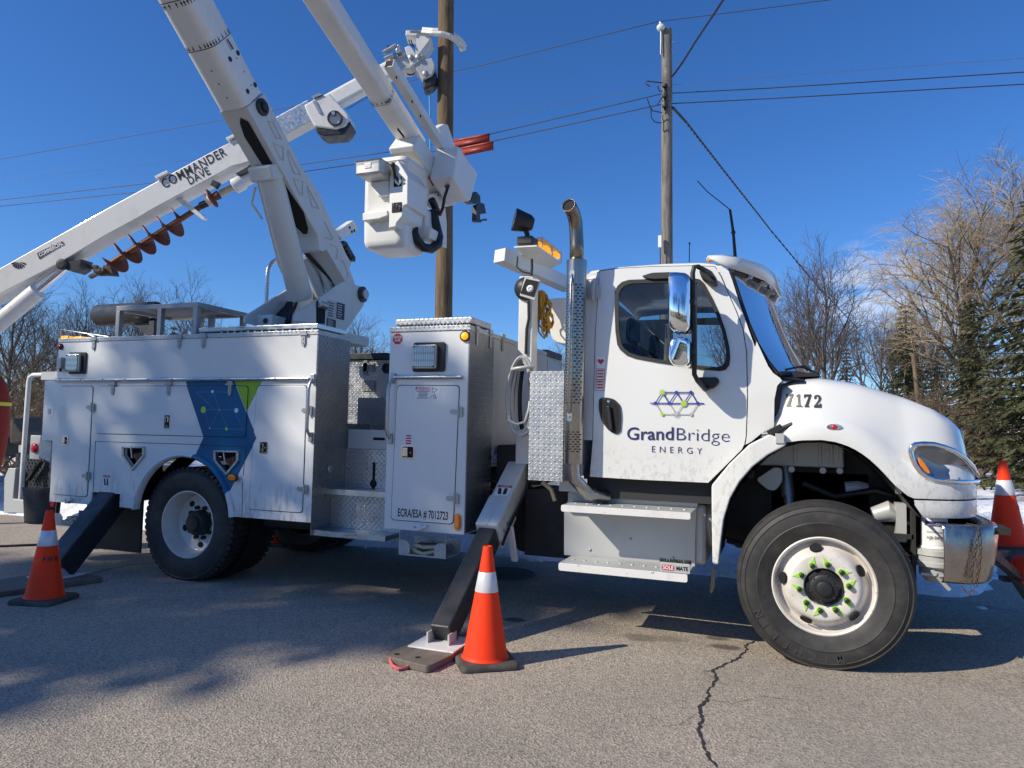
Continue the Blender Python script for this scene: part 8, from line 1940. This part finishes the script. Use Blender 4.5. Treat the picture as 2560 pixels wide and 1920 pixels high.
# auger slung under the boom
g0_, g1_ = at_d(A5(850, 580), DD + 0.15), at_d(A5(1530, 150), DD + 0.15)
gd = (g1_ - g0_).normalized(); ge = gd.orthogonal().normalized(); gf = gd.cross(ge)
mb = MB(); mb.tube([g0_, g1_ + gd * 0.35], 0.045, 16); aug = mb.build('auger', 'rust_auger', dig, smooth=50)
Lg = (g1_ - g0_).length; pitch = 0.275; turns = 5; nn = 24
i0, i1, o0, o1 = [], [], [], []
for i in range(turns * nn + 1):
    t_ = 2 * PI * i / nn + 2.2; p = g0_ + gd * (0.07 + pitch * i / nn); r_ = ge * math.cos(t_) + gf * math.sin(t_)
    i0.append(p + r_ * 0.04); o0.append(p + r_ * 0.235); o1.append(p + r_ * 0.235 + gd * 0.014); i1.append(p + r_ * 0.04 + gd * 0.014)
mb = MB(); mb.grid([i0, o0, o1, i1]); mb.build('flighting', 'rust_auger', aug, smooth=40)
mb = MB(); c_ = at_d(A5(820, 620), DD + 0.15)
for k in range(9):
    q = at_d(A5(rnd.uniform(770, 880), rnd.uniform(590, 650)), DD + rnd.uniform(0.0, 0.3)); mb.bar(q, q - right * rnd.uniform(0.08, 0.2) + down * rnd.uniform(-0.05, 0.08), 0.07, 0.05)
mb.prism([at_d(A5(*p), DD + 0.05) for p in ((815, 580), (870, 580), (890, 655), (800, 650))], fwd * 0.2); mb.build('auger_teeth', 'auger_teeth', aug)
mb = MB(); dprism(mb, A5, [(1395, 60), (1440, 50), (1560, 150), (1620, 205), (1600, 218), (1510, 150), (1410, 80)], DD + 0.1, DD + 0.2); mb.build('auger_clamp', 'worn_white', aug)
mb = MB(); mb.tube([at_d(A5(1585, 110), DD + 0.15), at_d(A5(1640, 85), DD + 0.15)], [0.06, 0.06], 14); mb.build('coupling_boot', 'hose_black', aug, smooth=40)
mb = MB(); P = [at_d(A1(1630, 1590), DD + 0.15), at_d(A1(1690, 1560), DD + 0.15)]; mb.lathe([(0.05, 0), (0.12, 0.02), (0.08, 0.05), (0.11, 0.08), (0.05, 0.10)], P[0], (P[1] - P[0]), 18); mb.build('coupling', 'worn_white', aug, smooth=40)
mb = MB(); mb.lathe([(0.16, 0.0), (0.16, 0.02), (0.06, 0.03), (0.075, 0.14), (0, 0.14)], at_d(A1(1670, 1570), DD + 0.15), bd, 18); mb.build('coupling_flange', 'rust_auger', aug, smooth=40)
mb = MB(); mb.tube([at_d(A1(1740, 1530), DD + 0.15), at_d(A1(1860, 1470), DD + 0.15)], 0.055, 12); mb.build('kelly_bar', 'rope_tan', aug, smooth=50)
mb = MB(); mb.lathe([(0.09, 0.0), (0.13, 0.02), (0.13, 0.16), (0.10, 0.2), (0.11, 0.36), (0.0, 0.40)], at_d(A1(1845, 1475), DD + 0.15), bd, 22); mb.build('auger_motor', 'worn_white', aug, smooth=40)
for pts in ([(1680, 1420), (1730, 1440), (1700, 1485), (1660, 1460)], [(1860, 1370), (1950, 1320), (1990, 1280), (2000, 1340), (1900, 1380)]):
    mb = MB(); mb.prism([at_d(A1(*p), DD + 0.0) for p in pts], fwd * 0.1); mb.build('bracket', 'black_paint', aug)
# carrier: deck, pedestal and wheels (mostly left of the frame)
base = dig.location.copy()
bb0 = at_d((-400, 905), DD + 0.2)
mb = MB(); mb.lathe([(0.45, 1.2), (0.45, bb0.z - 0.2), (0.35, bb0.z + 0.2)], (bb0.x, bb0.y, 0), n=24, cap1=True); mb.build('pedestal', 'boom_white', dig, smooth=40)
dx1 = at_d((26, 1180), DD).x
mb = MB(); mb.box(bb0.x - 4.5, dx1, bb0.y - 0.6, bb0.y + 1.4, 0.80, 1.12); mb.build('deck', 'black_paint', dig, bevel=0.02)
mb = MB(); mb.box(dx1 - 0.05, dx1 + 0.32, bb0.y - 0.5, bb0.y + 0.6, 0.82, 0.96); mb.build('rear_bumper', 'black_paint', dig)
q = at_d((46, 1101), DD - 0.2); mb = MB(); mb.ball(q, 0.035, 10, 6, (1.3, 1, 0.8)); mb.build('tail_lamp', 'red_lens', dig, smooth=60)
mb = MB(); mb.prism([at_d(LE(*p), DD - 0.1) for p in ((370, 105), (470, 105), (455, 250), (365, 245))], fwd * 0.05); mb.build('plate', 'decal_white', dig)
mb = MB(); dprism(mb, B1, [(75, 390), (110, 420), (185, 520), (180, 590), (130, 610), (70, 600)], DD - 0.3, DD + 0.4); mb.build('tool_bag', 'canvas', dig, bevel=0.05, seg=3)
for wx in (bb0.x - 1.2, bb0.x - 4.0):
    mb = MB(); mb.lathe([(0.28, 0.0), (0.31, 0.02), (0.42, 0.04), (0.50, 0.0), (0.52, -0.05), (0.52, -0.22), (0.42, -0.28)], (wx, bb0.y - 0.55, 0.52), (0, -1, 0), 40); wq = mb.build('wheel', 'rubber', dig, smooth=40)
    mb = MB(); mb.lathe([(0.29, 0.0), (0.27, -0.06), (0.2, -0.12), (0.1, -0.12), (0.1, -0.02), (0, -0.02)], (wx, bb0.y - 0.55, 0.52), (0, -1, 0), 32); mb.build('rim', 'wheel_white', wq, smooth=40)

# ================================================================ loose things
cone_protos = []
def cone(loc, label, group='orange traffic cones', text=None, rot=0.0, tilt=None, rotz=0.3):
    t = thing('traffic_cone', label, 'traffic cone', (0, 0, 0), group)
    prof = [(0.140, 0.034), (0.146, 0.040), (0.137, 0.050), (0.1345, 0.06), (0.094, 0.300), (0.072, 0.43), (0.0505, 0.556), (0.030, 0.690), (0.0275, 0.708), (0.023, 0.710), (0.021, 0.60)]
    mb = MB(); mb.lathe(prof, (0, 0, 0), n=40); bd_ = mb.build('body', 'orange_cone', t, smooth=40)
    mb = MB(); mb.lathe([(0.0728, 0.436), (0.0732, 0.437), (0.0522, 0.554), (0.0512, 0.555)], (0, 0, 0), n=40); mb.build('reflective_collar', 'reflective', t, smooth=40)
    mb = MB()
    o_ = [(0.182, -0.10), (0.182, 0.10), (0.10, 0.182), (-0.10, 0.182), (-0.182, 0.10), (-0.182, -0.10), (-0.10, -0.182), (0.10, -0.182)]
    sq = rrect(-0.18, 0.18, -0.18, 0.18, 0.035, 4)
    rows = [[Vector((u * k, v * k, z)) for u, v in sq] for z, k in ((0.0, 0.985), (0.006, 1.0), (0.026, 0.985), (0.036, 0.93), (0.038, 0.84))]
    mb.grid(rows, True); n = len(sq); mb.f.append([4 * n + i for i in range(n)]); mb.f.append(list(range(n - 1, -1, -1))); mb.build('base', 'cone_rubber', t, smooth=50)
    if text:
        ang, body = text; mb = MB(); a_ = ang
        for i, ch in enumerate(body):
            a_ += (0.26 if ch not in '. ' else 0.20); 
            if ch == ' ': continue
            zc = 0.335; r0 = 0.0905
            vs, fs_ = text_mb(ch, 0.056, bold=0.0016, sx=0.62)
            mb.add([Vector(((r0 - 0.164 * (v.y)) * math.cos(a_ + v.x / r0) * 1.012, (r0 - 0.164 * v.y) * math.sin(a_ + v.x / r0) * 1.012, zc + v.y)) for v in vs], fs_)
        mb.build('lettering', 'decal_black', bd_)
    t.location = loc; t.rotation_euler = tilt or (0, 0, rotz)
    return t
cone((-1.706, -0.875, 0.0), 'bright orange cone in full sun beside the front outrigger pad', rotz=0.62)
cone((-5.44, -0.966, 0.0), 'shaded orange cone lettered P.W in front of the rear outrigger', text=(-1.35, 'P.W 01'), rotz=0.25)
p = at_z((700, 1362)); cone((p.x, p.y, 0.0), 'dark orange cone seen under the truck just behind the rear wheel', rotz=0.1)
bc_ = at_d((2521, 1372), 5.75)
cone((bc_.x, bc_.y, bc_.z), 'shaded cone lettered PW standing on the front bumper', text=(-1.35, 'PW'), tilt=(0.0, -0.05, 0.5))
bc2 = at_d((2556, 1440), 5.25)
q_ = Vector((0.62, -0.55, 0.56)).to_track_quat('Z', 'Y')
c2 = cone((bc2.x, bc2.y, bc2.z), 'tilted orange cone at the right edge, strapped to the bumper', tilt=tuple(q_.to_euler()))
mb = MB()
for k in range(24):
    t_ = 2 * PI * k / 24; mb.ball((0.162 * math.cos(t_), 0.162 * math.sin(t_), 0.037), 0.004, 6, 4)
mb.build('dots', 'reflective', c2)['kind'] = 'stuff'
mb = MB()
for v_ in (bc_, bc2): mb.bar(Vector((1.22, 0.25, 0.72)), Vector((v_.x, v_.y, v_.z - 0.03)), 0.05, 0.05); mb.bar(Vector((v_.x - 0.14, v_.y, v_.z - 0.03)), Vector((v_.x + 0.14, v_.y, v_.z - 0.03)), 0.10, 0.03)
mb.build('cone_rack', 'black_paint', truck)

# outrigger pads
def pad(pts, label, handle=None, h=0.045):
    t = thing('outrigger_pad', label, 'outrigger pad', (sum(p[0] for p in pts) / 4, sum(p[1] for p in pts) / 4, 0), 'outrigger pads')
    rp = round_poly(pts, 0.03, 3); mb = MB(); mb.prism([(p[0], p[1], 0.002) for p in rp], (0, 0, h - 0.002)); mb.build('board', 'pad_plank', t, bevel=0.006)
    if handle:
        mb = MB(); mb.tube(handle, 0.011, 10); mb.build('rope_handle', 'rope_pink', t, smooth=60)
        for q in (handle[0], handle[-1]):
            mb = MB(); mb.lathe([(0.018, 0.0), (0.018, 0.0008), (0, 0.0008)], (q.x + 0.005, q.y + 0.055, h + 0.0006), n=14); mb.build('rope_hole', 'dark_void', t)
    return t
pc_ = [(-2.285, -1.13), (-1.93, -1.20), (-1.83, -0.50), (-2.20, -0.44)]
hp_ = [at_z(B6(*p), z_) + Vector((0, -0.045, 0)) for p, z_ in (((1165, 770), 0.04), ((1155, 800), 0.02), ((1175, 835), 0.012), ((1225, 860), 0.012), ((1280, 850), 0.012), ((1315, 820), 0.02), ((1330, 795), 0.04))]
pad(pc_, 'grey wooden pad with a pink rope handle under the front outrigger', hp_)
pad([(-6.33, -0.95), (-5.86, -1.08), (-5.62, -0.30), (-6.22, -0.18)], 'dark wooden pad under the rear outrigger beside the shaded cone')

# canvas bucket hung at the rear corner
c0 = at_y(B1(300, 1080), 0.05); w = 0.19
t = thing('canvas_bucket', 'dark canvas bucket hanging from the rear corner of the truck', 'bucket', (c0.x, 0.05, at_y(B1(300, 1228), 0.05).z))
rows = []
zt, zb = at_y(B1(300, 945), 0.05).z, at_y(B1(300, 1228), 0.05).z
cx = (at_y(B1(192, 1000), 0.05).x + at_y(B1(415, 1000), 0.05).x) / 2; rw = (at_y(B1(415, 1000), 0.05).x - at_y(B1(192, 1000), 0.05).x) / 2
for k, (z_, s_) in enumerate(((zb, 0.78), (zb + 0.012, 0.86), (zb + 0.12, 0.90), (zb + 0.25, 0.95), (zt - 0.03, 0.99), (zt - 0.01, 1.03), (zt + 0.006, 1.02), (zt - 0.0, 0.95), (zt - 0.2, 0.92))):
    r = []
    for i in range(28):
        a_ = 2 * PI * i / 28; wob = 1 + 0.05 * math.sin(3 * a_ + k * 0.5) * (z_ - zb) / (zt - zb)
        r.append(Vector((cx + rw * s_ * wob * math.cos(a_), 0.10 + rw * 0.75 * s_ * wob * math.sin(a_), z_ + (0.02 * math.cos(a_) + 0.012 * math.sin(2 * a_) if k > 3 else 0))))
    rows.append(r)
mb = MB(); mb.grid(rows, True); mb.f.append(list(range(27, -1, -1))); mb.build('bag', 'canvas', t, smooth=60)
mb = MB(); mb.tube([(cx + rw * 0.4, 0.10, zt), (cx + rw * 0.5, 0.16, zt + 0.08), (cx + rw * 0.8, 0.2, zt + 0.10)], 0.010, 6); mb.build('strap', 'canvas', t)

# coil of grey cable hanging behind the cab
cc = at_y((1297, 985), 0.30)
t = thing('cable_coil', 'coil of grey cable hanging on the post behind the front compartment', 'cable coil', (cc.x, cc.y, at_y(B3(250, 560), 0.3).z))
zt, zb = at_y(A7(280, 1300), 0.3).z, at_y(B3(280, 540), 0.3).z; xl, xr = at_y(A7(150, 1500), 0.3).x, at_y(A7(390, 1500), 0.3).x
for k in range(15):
    mb = MB(); P = []; j = rnd.uniform(-0.016, 0.016)
    for i in range(29):
        a_ = 2 * PI * i / 28; P.append(Vector(((xl + xr) / 2 + j + (xr - xl) / 2 * (0.97 - 0.042 * k) * math.cos(a_) * (1 - 0.15 * math.sin(a_)), 0.25 + 0.010 * k + 0.01 * math.sin(2 * a_ + k), (zt + zb) / 2 + (zt - zb) / 2 * (0.99 - 0.03 * (k % 5)) * math.sin(a_))))
    mb.tube(P, 0.0095, 8, caps=False); mb.build('loop', 'coil_grey' if k < 10 else 'hose_black', t, smooth=60)
mb = MB(); c_ = at_y(A7(270, 1395), 0.27); mb.tube([c_ + Vector((0.12 * math.cos(a_) * 0.75, 0.06 * math.sin(a_), 0.012 * math.cos(a_))) for a_ in [2 * PI * i / 20 for i in range(21)]], 0.014, 8); mb.build('clamp_band', 'grey_plate', t, smooth=60)
mb = MB(); mb.tube([at_y(B3(*p), 0.22) for p in ((165, 375), (160, 410), (225, 445), (290, 425), (320, 330), (330, 260))], 0.009, 8); mb.tube([at_y(B3(*p), 0.24) for p in ((320, 480), (400, 440), (430, 500))], 0.020, 8); mb.build('hook', 'worn_white', t, smooth=60)
# amber rope bundle on the mast arm
rc = at_y(A7(440, 890), 0.75); t = thing('rope_bundle', 'bundle of amber rope hanging under the light mast arm', 'rope', (rc.x, 0.75, at_y(A7(440, 1010), 0.75).z))
for k in range(13):
    mb = MB(); x0 = at_y(A7(460, 790), 0.75); w = rnd.uniform(0.02, 0.055); h = rnd.uniform(0.13, 0.20); cx = rc.x + rnd.uniform(-0.03, 0.03); cy = 0.75 + rnd.uniform(-0.04, 0.04)
    ph = rnd.uniform(0, 6); mb.tube([Vector((cx + w * math.cos(a_) * (0.7 + 0.5 * math.sin(2 * a_ + ph)) - 0.03 * math.sin(a_) + 0.012 * math.sin(5 * a_ + ph), cy + 0.03 * math.sin(2 * a_ + ph), x0.z - h + h * math.sin(a_))) for a_ in [2 * PI * i / 24 for i in range(25)]], 0.0075, 6, caps=False); mb.build('loop', 'rope_yellow', t, smooth=60)
# black hose across the road at far left and an orange cover at the frame's left edge
mb = MB(); mb.tube([at_z(B1(*p), 0.012) for p in ((-500, 1420), (0, 1408), (150, 1402), (290, 1397), (430, 1380))], 0.014, 8); o = mb.build('ground_cable', 'hose_black', None, smooth=60, loc=at_z(B1(0, 1408))); tag(o, 'thin black cable lying on the road behind the shaded cone', 'cable')
oc = at_d((-40, 1050), 9.6); t = thing('orange_cover', 'orange cloth cover with a yellow stripe at the left edge', 'cover', (oc.x, oc.y, at_d((-40, 1200), 9.6).z))
ks = 9.6 / 1776.0; prof = [(0.02, 935), (0.16, 940), (0.23, 960), (0.275, 995), (0.29, 1040), (0.285, 1090), (0.265, 1130), (0.235, 1160), (0.20, 1200)]
mb = MB(); mb.lathe([(r_ * 1.0, (1200 - y_) * ks) for r_, y_ in prof][::-1], t.location, n=28); mb.build('cloth', 'orange_cloth', t, smooth=60)
mb = MB(); mb.lathe([(0.292, (1200 - 1014) * ks), (0.294, (1200 - 1005) * ks)], t.location, n=28); mb.build('stripe', 'hiviz_yellow', t, smooth=60)
mb = MB(); mb.lathe([(0.06, -t.location.z), (0.06, 0.2)], t.location, n=12); mb.build('stand', 'black_paint', t, smooth=60)
